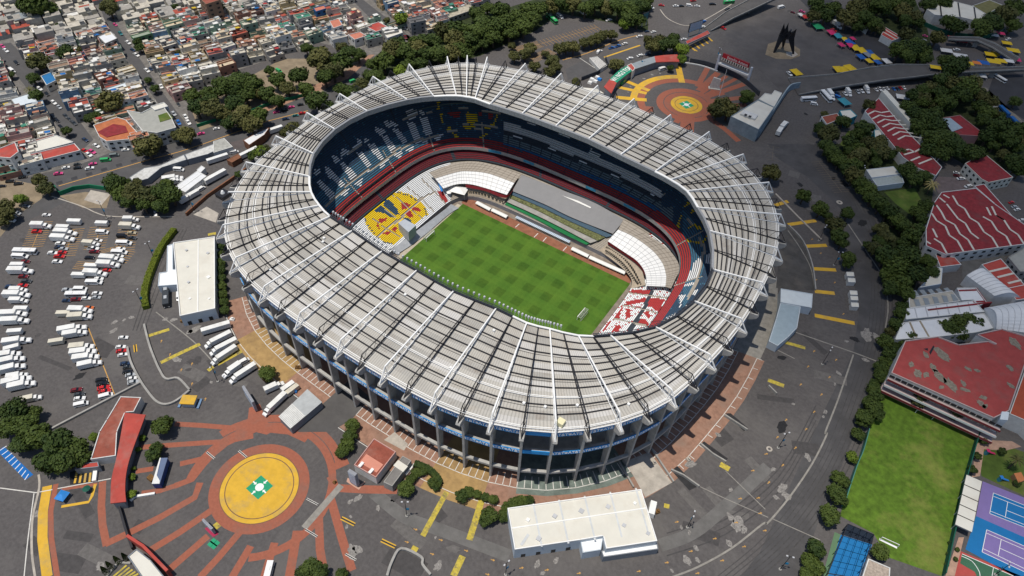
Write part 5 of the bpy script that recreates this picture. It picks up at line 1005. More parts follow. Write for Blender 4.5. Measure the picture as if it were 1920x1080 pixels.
paint('dark_gate_floor', T(0,3,[(525,300),(720,270),(735,370),(525,395)]), .05, STD); line('yellow_kerb', T(0,3,[(460,560),(665,525),(690,480),(715,390)]), 1.1, .06, YELP, 0); wall_obj('gate_post_wall', 'white low wall at the corner of the near gate', 'wall', T(0,3,[(712,375),(722,300)]), 1.5, 1.2, WHITE, 0)
tent('kiosk_tent', 120.5, 934, 0, 4, 4, 3, .3, mat('tarp_blue', (.03, .22, .6)), 'bright blue tent by the yellow kerb of the near gate', 'tent')
e = empty('parasol', G(166, 921), 0, 'dark green parasol on the yellow kerb of the near gate', 'parasol'); b = MB()
for k in range(8): a, d = k*math.pi/4, (k+1)*math.pi/4; b.face([(1.5*math.cos(a), 1.5*math.sin(a), 2.2), (1.5*math.cos(d), 1.5*math.sin(d), 2.2), (0, 0, 2.9)])
b.build('canopy', mat('parasol_green', (.01, .09, .06), .7, .1), e); b = MB(); b.tube((0, 0, 0), (0, 0, 2.7), .06); b.build('pole', GST, e)
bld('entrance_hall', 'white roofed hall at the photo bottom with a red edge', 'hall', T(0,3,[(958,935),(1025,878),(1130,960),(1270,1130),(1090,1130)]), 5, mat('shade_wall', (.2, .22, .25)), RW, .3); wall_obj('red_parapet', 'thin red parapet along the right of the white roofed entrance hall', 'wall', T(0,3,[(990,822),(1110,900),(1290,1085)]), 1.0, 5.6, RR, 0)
wall_obj('entrance_fence', 'black curved gate fence between the red roof and the white hall', 'fence', T(0,3,[(895,540),(925,640),(960,760),(1005,885)]), .8, 2.2, BLACK)
for k in range(5): paint('yellow_bar', T(0,3,[(850+k*36,1085),(950+k*22,1000+k*16)]), .08, YWORN, .7)
wall_obj('ramp_edge', 'grey sloping wall of the lower entrance ramp', 'wall', T(0,3,[(805,1085),(890,985),(985,988)]), .8, 1.0, CONC, 0)
# yellow kiosk
e = empty('ticket_kiosk', G(357, 757), .55, 'yellow roofed kiosk on the asphalt between ramp and stadium', 'kiosk'); b = MB(); b.box(-3.1, 3.1, -2.3, 2.3, 2.7, 3.2); b.build('roof', YELP, e); b = MB(); b.box(-2.6, 2.6, -1.8, 1.8, 0, 2.69); b.build('booth', WW, e)
for s in (-1, 1): b = MB(); b.box(s*4-.5, s*4+.5, -2.4, 2.4, 0, .7); b.build('barrier', mat('barrier_blue', (.15, .25, .4), .7, .1), e)
e, c = bld('ribbed_shed', 'grey corrugated shed roof left of the stadium access road', 'shed', T(1,2,[(172,962),(385,757),(495,855),(262,1052)]), 4.5, mat('shade_wall', (.2, .22, .25)), mat('corrugated_grey', (.40, .42, .43), .6, .12, .4), 0)
for k in range(12):
    t = k/12; a = G(480+172/4+t*26, 540+962/4-t*25, 4.5)-c; d = G(480+262/4+t*28, 540+1052/4-t*24, 4.5)-c; b = MB(); b.beam((a.x, a.y, 4.56), (d.x, d.y, 4.56), .5, .1); b.build('roof_rib', WWH, e)
e, c = bld('red_office', 'red flat roofed office with a pink panel beside the brick promenade', 'building', T(1,3,[(885,50),(1050,150),(900,345),(735,250)]), 5, WWH, RBR, .4, slab=mat('pinkish_trim', (.5, .3, .27), .8, .1))
W_ = [G(*p, 5.25)-c for p in T(1,3,[(828,165),(955,245),(905,305),(775,228)])]; b = MB(); b.prism([(w.x, w.y) for w in W_], 5.0, 5.3); b.build('skylight_panel', mat('pink_panel', (.60, .25, .18), .7, .06), e)
for x, y in ((790, 250), (865, 298)): on_roof_box(e, c, 480+x/4, 810+y/4, 5, 1.2, 2.4, .9, WHITE)
e, c = bld('grey_office', 'narrow grey flat roofed building beside the red office', 'building', T(1,3,[(1100,180),(1165,215),(1022,408),(955,378)]), 4.5, CONC, mat('roof_grey_dark', (.2, .19, .18), .9, .15), .2); on_roof_box(e, c, 480+1085/4, 810+258/4, 4.5, 5, 3, .4, RW, 'roof_panel')
wall_obj('glass_rail', 'white edged low wall behind the red office', 'wall', T(1,3,[(1125,330),(1190,250)]), .8, 1.5, WHITE, 0)
# signs
def board(name, label, A, B, z0, z1, th, m, back, posts=True, text=None, tm=None, group=None):
    a, d = G(*A), G(*B); c = (a+d)/2; e = empty(name, c, math.atan2((d-a).y, (d-a).x), label, 'sign', group); L = (d-a).length; b = MB(); b.box(-L/2, L/2, -th/2, th/2, z0, z1); b.build('board', back, e)
    b = MB(); b.box(-L/2+.3, L/2-.3, -th/2-.06, -th/2+.0, z0+.3, z1-.3); b.build('panel', m, e)
    if posts:
        for s in (-1, 1): b = MB(); b.box(s*L*.42-.25, s*L*.42+.25, -.25, .25, 0, z0); b.build('post', GST, e)
    if text:
        for tx, x, z, sz in text:
            t = text_mesh('lettering', tx, sz, tm, e); t.location = (x, -th/2-.12, z); t.rotation_euler = (math.pi/2, 0, 0)
    return e
ADP = mat('poster_pale', (.45, .52, .62), .4, .25, .9)
board('billboard', 'tall leaning-looking pale blue billboard on the red plaza arm', (659,903.5), (673,912), .8, 9.5, 1.4, ADP, GRW, False)
sheet('sign_plinth', Z(640,860,15.43,[(150,670),(180,560),(260,580),(530,770),(700,650),(510,905)]), .1, mat('pink_stone', (.5, .3, .23), .85, .1))
board('billboard', 'narrow grey advertising panel on the red strip above the near plaza', (463,742), (482,772), .5, 7.5, 1.0, ADP, GRW, False)
board('info_board', 'small grey sign on a crimson base beside the near yellow disc', (386,983), (404,1001), .5, 4.5, .8, ADP, GRW, False); sheet('sign_base', T(0,3,[(1535,725),(1600,790),(1640,765),(1580,700)]), .12, mat('crimson', (.35, .02, .07), .7, .1))
e = board('stadium_sign', 'red Estadio Azteca sign bridge between two grey posts at the far plaza', (1347,134), (1395,154), 9, 14.5, 1.2, mat('sign_red', (.42, .02, .035), .6, .1), RDK, False, [('Estadio Azteca', 1.5, 12.9, 2.7)], WHITE)
for s in (-1, 1): b = MB(); b.box(s*12.6-.8, s*12.6+.8, -.8, .8, 0, 12.5, 0, .15); b.build('post', mat('post_grey', (.5, .53, .58), .7, .08), e)
b = MB(); b.box(-12, 12, -1.2, 1.2, 5.5, 6.6); b.build('walkway', WWH, e); b = MB()
for k in range(11): b.box(-9.6+k*1.8, -8.7+k*1.8, -.72, -.66, 9.5, 11.2)
b.build('slot_row', BLACK, e); b = MB(); b.box(-10.4, 10.6, -.7, -.64, 9.3, 11.4); b.build('slot_frame', RW, e)
wall_obj('plaza_fence', 'dark curved fence round the outer edge of the far plaza', 'fence', T(2,0,[(1330,470),(1440,490),(1550,525),(1650,570),(1750,630),(1850,720)]), .6, 3.5, mat('dark_wall', (.05, .055, .065))); wall_obj('plaza_kerb_wall', 'thin white kerb wall inside the dark plaza fence', 'wall', T(2,0,[(920,545),(1000,505),(1120,480),(1250,472),(1400,490),(1540,535)]), .6, .7, WHITE)
e = empty('stone_monument', G(1339, 166), .4, 'white stone slab monument on the far plaza beside the flagpole', 'monument'); b = MB(); b.mesh([(-3.4, -.8, 0), (3.4, -.8, 0), (3.4, .8, 0), (-3.4, .8, 0), (-2.3, -.5, 8.5), (2.8, -.5, 7.6), (2.8, .5, 7.6), (-2.3, .5, 8.5)], [(4, 5, 6, 7), (0, 1, 5, 4), (1, 2, 6, 5), (2, 3, 7, 6), (3, 0, 4, 7)]); b.build('slab', mat('pale_stone', (.55, .54, .5), .8, .15, .8), e)
b = MB(); b.box(-4, 4, -1.6, 1.6, 0, .5); b.build('plinth', mat('pale_stone', (.55, .54, .5)), e)
e = empty('flagpole', G(1347, 185), 0, 'tall thin white flagpole on the far plaza', 'flagpole'); b = MB(); b.tube((0, 0, 0), (0, 0, 22), .22, 8, r2=.12); b.build('pole', WHITE, e); b = MB(); b.tube((0, 0, 0), (0, 0, .5), 1.0, 10); b.build('base', CONC, e)
# far curved roof with lettering
GRN = mat('sign_green', (.02, .26, .15), .6, .06)
oA = T(2,0,[(690,650),(735,590),(800,530),(862,492),(975,450),(1068,422),(1150,412),(1240,408)]); oB = T(2,0,[(745,700),(785,620),(850,568),(915,520),(990,495),(1078,466),(1170,462),(1255,462)])
def seg(i, j): return oA[i:j+1], oB[i:j+1]
for i, j, m, lab in ((0, 1, RR, 'red lower end of the curved roof at the far plaza'), (1, 3, GRN, 'green curved roof with white WINGSTOP lettering'), (3, 3.5, RR, None), (3, 5, mat('roof_slate', (.24, .27, .29), .7, .1), 'grey middle part of the curved far plaza roof'), (5, 7, RR, 'long red end of the curved roof beside the bright green tree')):
    if lab is None: continue
    e, WA, WB, c = curved('curved_shop_roof', lab, 'building', *seg(i, j), 6, m, mat('shade_wall', (.2, .22, .25)))
    if m is GRN:
        tx = 'WINGSTOP'; n = len(WA)
        for k, ch in enumerate(tx):
            t = (k+.7)/(len(tx)+.4)*(n-1); q = min(int(t), n-2); p = (WA[q].lerp(WA[q+1], t-q)+WB[q].lerp(WB[q+1], t-q))/2; d = (WB[q+1]+WA[q+1]-WA[q]-WB[q]).normalized(); o = text_mesh('letter', ch, 5.4, WHITE, e, True); up = (WA[q]-WB[q]); orient(o, (p.x-c.x, p.y-c.y, 6.12), d, up); o.scale = (.72, 1, 1)
bld('shop_block', 'short red flat block between the green and grey curved roofs', 'building', T(2,0,[(862,490),(895,475),(925,512),(905,535)]), 6.3, WWH, RR, .1)
# toll gates and billboard behind
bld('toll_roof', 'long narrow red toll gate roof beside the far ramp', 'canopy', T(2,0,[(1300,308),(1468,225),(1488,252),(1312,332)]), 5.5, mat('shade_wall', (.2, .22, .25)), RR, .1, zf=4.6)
for k in range(5): paint('toll_lane', T(2,0,[(1335+k*34,345-k*16),(1375+k*32,382-k*18)]), .05, YELP, 1.4)
board('billboard', 'dark backed white billboard above the toll gates', (1288,70), (1312,62), 4, 11, .8, ADP, BLACK)
board('billboard', 'small teal billboard at the end of the far road trees', (1202,51), (1212,47), 5, 11, .6, mat('teal_panel', (.05, .16, .18), .5, .2), BLACK)
wall_obj('site_hoarding', 'dark fence line along the road behind the curved roof', 'fence', T(2,0,[(520,605),(640,560),(720,500),(700,450)]), .5, 3, mat('dark_wall', (.05, .055, .065)), 0); 
bld('site_office', 'cluttered pale cabins with white machinery on the far road median', 'cabin', T(2,0,[(580,435),(640,425),(715,490),(660,525)]), 2.6, WWH, mat('pale_mix', (.45, .44, .42), .8, .5, 1.6), .2)
for k, (x, y, m) in enumerate(((600,600,'white_paint'),(625,615,'white_paint'),(655,600,'tarp_blue'),(640,585,'white_paint'),(585,625,'white_paint'))):
    q = G(960+x/4, y/4); b = MB(); b.box(-1.6, 1.6, -1.2, 1.2, 0, 1.4, 0, .25); o = b.build('bale', MATS[m]); o.location = q; tag(o, ('blue' if 'blue' in m else 'white')+' wrapped bale in the pile by the WINGSTOP roof', 'bale', 'bales in the pile by the curved roof')
bld('low_platform', 'long white low platform roof below the curved green sign', 'shelter', T(2,0,[(525,655),(640,665),(690,700),(530,685)]), 2.4, WWH, RW, 0)
# monument (black steel, three spires on splayed legs)
e = empty('steel_sculpture', G(*T(3,0,[(120,375)])[0]), 0, 'black steel sculpture with pointed spires on splayed legs in the dark square', 'sculpture'); c = e.location.copy()
def up(px, py, z): return G(*T(3,0,[(px, py)])[0], z)-c
A, B_, C_ = up(45,395,0), up(190,405,0), up(112,352,0); H = (A+B_+C_)/3; 
def blade(name, foot, mid, tip, w0, w1):
    b = MB(); d = (B_-A).normalized(); n2 = Vector((-d.y, d.x, 0))
    P = [foot, mid, tip]; W = [w0, w1, .05]
    for i in range(2):
        a, q = P[i], P[i+1]; wa, wb = W[i]/2, W[i+1]/2
        b.mesh([a-d*wa-n2*wa*.5, a+d*wa-n2*wa*.5, a+d*wa+n2*wa*.5, a-d*wa+n2*wa*.5, q-d*wb-n2*wb*.5, q+d*wb-n2*wb*.5, q+d*wb+n2*wb*.5, q-d*wb+n2*wb*.5], [(3, 2, 1, 0), (4, 5, 6, 7), (0, 1, 5, 4), (1, 2, 6, 5), (2, 3, 7, 6), (3, 0, 4, 7)])
    b.build(name, BLACK, e)
blade('spire', A, up(108,262,13), up(122,175,24), 1.4, 4.2); blade('spire', B_, up(172,280,13), up(215,215,23), 1.4, 4.6); blade('spire', C_, up(125,262,14), up(155,170,25), 1.2, 3.6)
b = MB(); p, q = up(108,265,13), up(172,282,13)
for k in range(6): t0, t1 = k/6, (k+1)/6; b.beam(p.lerp(q, t0)+Vector((0, 0, 3*math.sin(math.pi*t0))), p.lerp(q, t1)+Vector((0, 0, 3*math.sin(math.pi*t1))), 3.4, 5.5)
b.build('arch', BLACK, e)
# overpasses
def deck(name, label, L_, R_, zs, th=1.2, rail=True):
    WL = [G(*p, z) for p, z in zip(L_, zs)]; WR = [G(*p, z) for p, z in zip(R_, zs)]; e = empty(name, (0, 0, 0), 0, label, 'bridge'); b = MB(); n = len(WL)
    for i in range(n-1):
        a, q, r_, s = WL[i], WR[i], WR[i+1], WL[i+1]; lo = Vector((0, 0, -th)); v = [a, q, r_, s, a+lo, q+lo, r_+lo, s+lo]
        b.mesh(v, [(0, 1, 2, 3), (7, 6, 5, 4), (0, 4, 5, 1), (2, 6, 7, 3)]+([(3, 7, 4, 0)])+([(1, 5, 6, 2)]))
    b.build('deck', ROAD, e); b = MB()
    for W in (WL, WR):
        for i in range(n-1): b.beam(W[i]+Vector((0, 0, .5)), W[i+1]+Vector((0, 0, .5)), .35, 1.0)
    b.build('parapet', CONC, e)
    for i in range(1, n-1):
        if zs[i] > 3: m_ = (WL[i]+WR[i])/2; b = MB(); b.box(m_.x-1.6, m_.x+1.6, m_.y-.8, m_.y+.8, 0, zs[i]-th); b.build('pier', CONC, e)
deck('overpass', 'dark grey overpass ramp curving past the market stalls', T(3,0,[(150,590),(500,562),(760,512),(960,488),(1250,492),(1450,512),(1700,512),(1940,505)]), T(3,0,[(230,715),(560,652),(900,602),(1100,582),(1240,565),(1480,545),(1700,535),(1940,525)]), (.4, 3, 5, 6, 6, 6, 6, 6))
deck('overpass', 'overpass rising to the top edge beside the dark square', T(2,0,[(1440,215),(1600,95),(1760,10),(1850,-40)]), T(2,0,[(1490,235),(1660,140),(1800,75),(1990,-15)]), (.4, 4, 6, 7))
deck('footbridge', 'pale footbridge crossing to the stalls at the top right', T(3,0,[(1350,280),(1580,285),(1700,330),(1880,440)]), T(3,0,[(1350,300),(1570,310),(1680,360),(1850,470)]), (5, 6, 6, 6), .8)
# market stalls
TC = {'yellow': (.62, .42, .015), 'blue': (.015, .10, .36), 'pink': (.55, .03, .13), 'green': (.02, .28, .12), 'red': (.42, .03, .03), 'white': (.6, .6, .6), 'orange': (.6, .18, .04), 'teal': (.04, .25, .32), 'grey': (.2, .22, .25)}
ST = [('pink',470,262,1.3),('teal',518,288,1.3),('yellow',568,313,1),('blue',600,333,1.4),('pink',543,355,1),('pink',612,360,1.1),('yellow',650,378,1.4),('yellow',695,397,1.4),('blue',755,410,1),('blue',690,445,1.2),('grey',742,430,1.2),('yellow',788,448,1.4),('yellow',750,476,1),('blue',812,485,1),('white',882,478,1.2),('green',365,215,1.6),('red',272,145,1),('green',375,128,1.4),('pink',628,308,.8),('yellow',520,540,1.4),('yellow',560,540,1.2),('yellow',610,530,1.5),('yellow',205,562,1.4),('yellow',1245,525,1.2),('yellow',1450,502,1.3),('yellow',1490,495,1.2),('orange',1555,492,1),('blue',1605,490,1.3),('yellow',1680,480,1.5),('yellow',1735,477,1.3),('white',1795,478,1.1),('yellow',1660,427,1.4),('yellow',1710,425,1.4),('yellow',1780,342,1.2),('yellow',1828,397,1.5),('blue',1790,412,1),('pink',1842,465,1.3),('blue',1760,448,1.1),('red',1385,305,1.4),('red',1440,325,1.4),('pink',1490,325,1),('white',1328,398,1.4),('white',1435,440,1.7),('white',1565,578,1.8),('white',240,130,.8),('pink',1735,270,1),('white',1690,285,1),('teal',565,783,1.4),('white',1000,748,1.4)]
cn = {}
for col, x, y, s in ST:
    X, Y = 1440+x/4, y/4; n = cn[col] = cn.get(col, 0)+1
    q = G(X, Y); zz = 6.0 if x > 1200 and 470 < y < 530 else 0
    where = 'in the row beside the dark square' if x < 900 and y > 240 else 'by the top right bridge' if x > 1200 else 'near the market street'
    e = tent('market_stall', X, Y, zz, 6.2*s, 4.4*s, 3.4, -.75+random.uniform(-.15, .15) if x < 950 else .35, mat('stall_'+col, TC[col], .6, .08, 1), f'{ORD[min(n-1, 19)]} {col} stall tarpaulin from the left {where}', 'market stall', 'market stalls with coloured tarpaulins')
# right hand institutional buildings
e, c = bld('school_block', 'huge red flat roof with grey worn patches above the playing field', 'building', T(3,2,[(1025,400),(1270,368),(1425,428),(1650,402),(1712,425),(1560,352),(1750,310),(2050,400),(2000,560),(1930,560),(1805,925),(1690,980),(920,640)]), 12, WWH, mat('roof_worn_red', (.34, .06, .055), .85, .12, .25, dirt=(.17, .14, .12), dscale=.11, damt=.3), .6, slab=mat('pale_pink_trim', (.5, .4, .38), .8, .1))
PATM = mat('roof_worn_patch', (.22, .19, .15), .95, .35, 1)
for x, y, r in ((1185,500,2),(1310,500,4.5),(1240,600,2.6),(1285,660,3.6),(1075,575,2),(1125,640,3),(1190,650,2.2),(1370,725,4),(1465,715,2),(1480,765,2.2),(1570,620,1.6),(1815,600,2.2),(1820,730,2),(1600,870,2.4),(1630,885,1.8),(1615,820,2),(1850,410,4.4),(1500,605,1.8),(1300,745,1.6)):
    o = blob('worn_patch', 1440+x/4, 540+y/4, r, PATM); q = G(1440+x/4, 540+y/4, 12); g = G(1440+x/4, 540+y/4); o.location = (q.x-g.x-c.x, q.y-g.y-c.y, 12.0-.01-.0); del o['kind']; o.parent = e
for P in ([(1210,480),(1240,430),(1250,440),(1220,500)], [(1165,455),(1200,450),(1200,470)]):
    b = MB(); b.face([(G(*p, 12.1)-c+Vector((0, 0, 0)))[:2]+(12.05,) for p in T(3,2,P)]); b.build('tar_patch', BLACK, e)
# terraces of galleries down to the field
for k, (z, off) in enumerate(((9.2, 2.0), (6.2, 3.2), (3.2, 4.4))):
    a, d = G(*T(3,2,[(920,640)])[0], 12)-c, G(*T(3,2,[(1770,1030)])[0], 12)-c; dd = (d-a).normalized(); nn = Vector((dd.y, -dd.x, 0)); nn = nn if nn.y < 0 else -nn
    b = MB(); b.prism([(a+nn*.05).xy, (d+nn*.05).xy, (d+nn*off).xy, (a+nn*off).xy], z-.4, z); b.build('gallery_floor', mat('pale_pink_trim', (.5, .4, .38)), e)
    b = MB(); b.prism([(a+nn*off).xy, (d+nn*off).xy, (d+nn*(off+.15)).xy, (a+nn*(off+.15)).xy], z-.1, z+1.0); b.build('gallery_rail', (RDK, WHITE, RDK)[k], e)
    for t in range(18): p = a.lerp(d, (t+.5)/18)+nn*.12; window(e, (p.x, p.y, z+1.3), dd, 2.2, 1.4)
bld('school_wing', 'orange red flat roof joined to the right of the huge red roof', 'building', T(3,2,[(1930,600),(2050,620),(2050,1100),(1960,1010),(1808,945)]), 9, WWH, mat('roof_orange_red', (.38, .08, .04), .85, .1), .3); bld('stair_tower', 'small pale grey tower at the corner of the huge red roof', 'building', T(3,2,[(1755,925),(1810,930),(1800,990),(1740,985)]), 13, WW, mat('roof_pale', (.6, .66, .7)), 0)
def striped(name, label, P, h, rm, sm_, lines, w=1.4, wm=WWH, win=0, cat='building'):
    e, c = bld(name, label, cat, P, h, wm, rm, .25, win=win)
    for L in lines:
        b = MB(); Q = [G(*p, h)-c for p in L]
        for i in range(len(Q)-1): b.beam((Q[i].x, Q[i].y, h+.03), (Q[i+1].x, Q[i+1].y, h+.03), w, .12)
        b.build('skylight', sm_, e)
    return e, c
Lz = [T(3,1,q) for q in ([(1315,380),(1360,405)],[(1385,388),(1425,455),(1475,485),(1515,555),(1575,590),(1620,660),(1680,700),(1725,775)],[(1340,450),(1425,560),(1480,595),(1520,665),(1580,710)],[(1285,402),(1330,438)],[(1262,458),(1300,510),(1330,568),(1400,605),(1440,675),(1500,718),(1545,795)],[(1228,520),(1265,575),(1330,615),(1360,685),(1420,725),(1465,805)],[(1235,635),(1268,700)],[(1245,710),(1300,745),(1340,820)],[(1612,545),(1675,580),(1720,650),(1785,690),(1825,765)],[(1640,475),(1670,535)],[(1678,468),(1710,535),(1770,570),(1815,640),(1875,680),(1920,750)],[(1710,535),(1770,570)],[(1190,730),(1220,750)])]
striped('workshop_hall', 'great dark red ribbed roof crossed by white zigzag skylights', T(3,1,[(1300,362),(1560,332),(1700,450),(1990,650),(1990,745),(1330,830),(1185,765),(1182,640),(1245,440)]), 7.5, RDK, SKYL, Lz, 1.05, win=5)
striped('school_range', 'long dark red roof with white cross stripes in the upper right trees', T(3,0,[(725,835),(830,735),(1010,950)])+T(3,1,[(1305,175),(1260,240),(1120,180),(1010,100)]), 6, RDK, SKYL, [T(3,0,[(745+k*38,860+k*31),(800+k*38,850+k*31-18),(850+k*40,880+k*30-35),(910+k*42,845+k*34-10)]) for k in range(7)]+[T(3,1,[(1000,50),(1060,40),(1100,60),(1150,30)]), T(3,1,[(1020,80),(1090,60)]), T(3,1,[(1070,125),(1140,95)]), T(3,1,[(1130,150),(1230,110)])], 1.1)
wall_obj('white_eave', 'white roof strip along the right side of the long dark red roof', 'roof', T(3,0,[(845,738),(1060,985)])+T(3,1,[(1250,130)]), 4, 6.3, RW, 0)
e, c = bld('red_roof_house', 'red roofed building with a grey blue skylight among the top right trees', 'building', T(3,0,[(1308,885),(1440,865),(1600,990),(1580,1022),(1400,1012)]), 6, mat('wall_pinkish', (.35, .2, .2), .8, .1), RDK, .3); W_ = [G(*p, 6.1)-c for p in T(3,0,[(1310,890),(1365,885),(1460,960),(1380,990)])]; b = MB(); b.prism([(w.x, w.y) for w in W_], 6, 6.35); b.build('skylight_panel', mat('roof_slate_blue', (.30, .38, .44)), e)
bld('villa', 'cream villa with arched windows and a plain red roof', 'house', T(3,1,[(1478,145),(1620,68),(1840,250),(1655,290),(1600,262)]), 7, mat('wall_cream', (.55, .54, .48), .8, .1), RDK, .1, win=3.2, wn=24)
bld('red_outbuilding', 'small dark red roofed outbuilding between villa and great red roof', 'building', T(3,1,[(1545,315),(1620,300),(1850,560),(1870,600),(1700,450)]), 6, WWH, RDK, .2)
bld('white_shed', 'white flat shed roof above the small lawn', 'shed', T(3,1,[(735,192),(940,168),(992,226),(776,254)]), 4.5, WW, RW, .1); bld('glass_shed', 'grey glass shed roof just below the white shed', 'shed', T(3,1,[(778,258),(1000,232),(1022,290),(820,318)]), 3.8, WW, mat('glass_roof', (.36, .4, .38), .3, .15, 1), .1)
bld('small_house', 'small house with turquoise walls and cream roof by the dark trees', 'house', T(3,0,[(535,830),(620,822),(668,870),(600,900),(560,880)]), 6, mat('wall_turquoise', (.03, .25, .32), .8, .1), RW, .3, win=3)
bld('small_house', 'turquoise small house beside the long dark red roof', 'house', T(3,0,[(795,975),(850,970),(858,1040),(800,1045)]), 5, mat('wall_turquoise', (.03, .25, .32)), RW, .2, win=3); bld('small_house', 'low pinkish roofed house left of the turquoise walled one', 'house', T(3,0,[(400,875),(520,850),(545,890),(440,935)]), 4, WWH, RBR, .2, win=4)
bld('red_annex', 'bright red sloping roof below the left end of the great red roof', 'building', T(3,1,[(1255,830),(1400,850),(1450,905),(1290,925)]), 5, WWH, RR, .2); bld('white_gable', 'white pointed roofs beside the big dark tree', 'building', T(3,1,[(1255,920),(1310,930),(1300,1050),(1130,1080),(1210,1000)]), 5, WW, RW, .1)
striped('red_block', 'red flat roof with pale stripes and a grey vent near the right edge', T(3,1,[(1600,905),(1745,860),(1990,1130),(1830,1130)]), 6, RR, SKYL, [T(3,1,[(1650,960),(1800,925)]), T(3,1,[(1720,1000),(1840,970)]), T(3,1,[(1800,1045),(1900,1020)])], 1.2, win=4)
bld('grey_block', 'grey three storey block cut by the right edge', 'building', T(3,1,[(1800,850),(1920,780),(1990,800),(1990,960),(1890,960)]), 8, mat('wall_grey', (.25, .25, .24), .85, .15), mat('roof_grey_pale', (.33, .33, .3), .8, .1), .3, win=3)
def barrel(name, label, A, B, h, rise, m):      # A-B one eave, mirrored width given by second pair
    (a0, a1), (b0, b1) = [[G(*p, h) for p in q] for q in (A, B)]; c = (a0+b1)/2; c.z = 0; e = empty(name, c, 0, label, 'building'); b = MB(); n = 12; R = []
    for i in range(n+1):
        t = i/n; z = rise*math.sin(math.pi*t); R.append((a0.lerp(b0, t)-c+Vector((0, 0, z)), a1.lerp(b1, t)-c+Vector((0, 0, z))))
    for i in range(n): b.face([R[i][0], R[i][1], R[i+1][1], R[i+1][0]][::-1])
    for s in (0, 1): b.face([r_[s] for r_ in R][::1 if s == 0 else -1])
    o = b.build('barrel_roof', m, e); b = MB()
    for q in range(0, 9):
        t = q/8
        for i in range(n): b.beam(R[i][0].lerp(R[i][1], t)+Vector((0, 0, .05)), R[i+1][0].lerp(R[i+1][1], t)+Vector((0, 0, .05)), .25, .08)
    b.build('rib', SEAM, o); b = MB(); q = [a0-c, a1-c, b1-c, b0-c]; b.prism([(v.x, v.y) for v in q], 0, h-.02); b.build('wall', WWH, e); return e
WB_ = mat('barrel_white', (.7, .71, .72), .5, .05)
barrel('barrel_hall', 'white barrel vaulted roof nearest the red striped block', T(3,1,[(1490,985),(1700,1140)]), T(3,1,[(1640,950),(1900,1160)]), 7, 3.4, WB_); barrel('barrel_hall', 'large ribbed white barrel roof at the right edge with round vents', T(3,2,[(1625,150),(2050,75)]), T(3,2,[(1710,305),(2050,350)]), 8, 4.5, WB_)
striped('white_hall', 'long white pitched roof with grey seams above the huge red roof', T(3,2,[(1040,155),(1540,95),(1625,180),(1030,238)]), 7, WB_, SEAM, [T(3,2,[(1100+k*80,150-k*9),(1120+k*80,225-k*10)]) for k in range(6)], .5); wall_obj('red_gutter', 'thin dark red gutter between the two white roofs', 'roof', T(3,2,[(1150,235),(1620,178)]), .8, 7.4, RDK, 0)
striped('white_hall', 'lower white roof with brown seams behind the bushy tree', T(3,2,[(1005,262),(1150,242),(1620,190),(1700,300),(1560,335),(1270,368),(950,390)]), 6.5, WB_, mat('brown_seam', (.3, .25, .18), .8, .1), [T(3,2,[(1060,250),(1115,375)]), T(3,2,[(1135,240),(1210,370)])], .9)
striped('striped_shed', 'grey and cream striped shed roof behind the white halls', T(3,2,[(1055,75),(1380,20),(1440,100),(1060,152)]), 6, mat('roof_cream_dirty', (.42, .39, .33), .85, .15), mat('roof_slate', (.24, .27, .29)), [T(3,2,[(1110+k*70,85-k*9),(1130+k*70,140-k*9)]) for k in range(5)]+[T(3,2,[(1090+k*60,20-k*5),(1120+k*60,60-k*8)]) for k in range(5)], 2.6)
striped('striped_block', 'white roof with red edged bars right of the striped shed', T(3,2,[(1415,0),(1560,0),(1640,110),(1580,135),(1540,90),(1450,95)]), 7, WB_, RDK, [T(3,2,[(1420,20),(1560,15)]), T(3,2,[(1540,105),(1630,100)]), T(3,2,[(1560,0),(1640,110)])], 1.1); bld('red_slope', 'red roof at the right edge above the large barrel roof', 'building', T(3,2,[(1800,0),(1990,-40),(1990,75),(1860,92)]), 7.5, WWH, RR, .1)
e, c = bld('white_pavilion', 'cream polygonal roof pavilion in the top right woods', 'building', T(3,0,[(1190,70),(1290,30),(1400,12),(1530,45),(1625,100),(1590,162),(1450,130),(1250,112)]), 8, WWH, RW, .2)
for P in ([(1290,30),(1300,118)], [(1425,20),(1440,128)], [(1545,55),(1560,158)]):
    Q = [G(*p, 8)-c for p in T(3,0,P)]; b = MB(); b.beam((Q[0].x, Q[0].y, 8.1), (Q[1].x, Q[1].y, 8.1), 1, .3); b.build('roof_gap', BLACK, e)
bld('green_roof_hall', 'olive roof with pale panels in the top right corner', 'building', T(3,0,[(1530,45),(1660,0),(1760,40),(1640,110)]), 8, WWH, mat('roof_olive', (.16, .15, .06), .8, .2), .3)
striped('striped_canopy', 'red and white striped roof strip in the top right trees, upper piece', T(3,0,[(725,115),(785,150),(750,215),(705,180)]), 5, RR, SKYL, [T(3,0,[(715,150),(765,185)]), T(3,0,[(720,130),(775,165)])], 1.2); striped('striped_canopy', 'red and white striped roof strip in the top right trees, lower piece', T(3,0,[(880,205),(1005,280),(930,308),(848,262)]), 5, RR, SKYL, [T(3,0,[(865,240),(960,295)]), T(3,0,[(875,220),(985,285)])], 1.2)
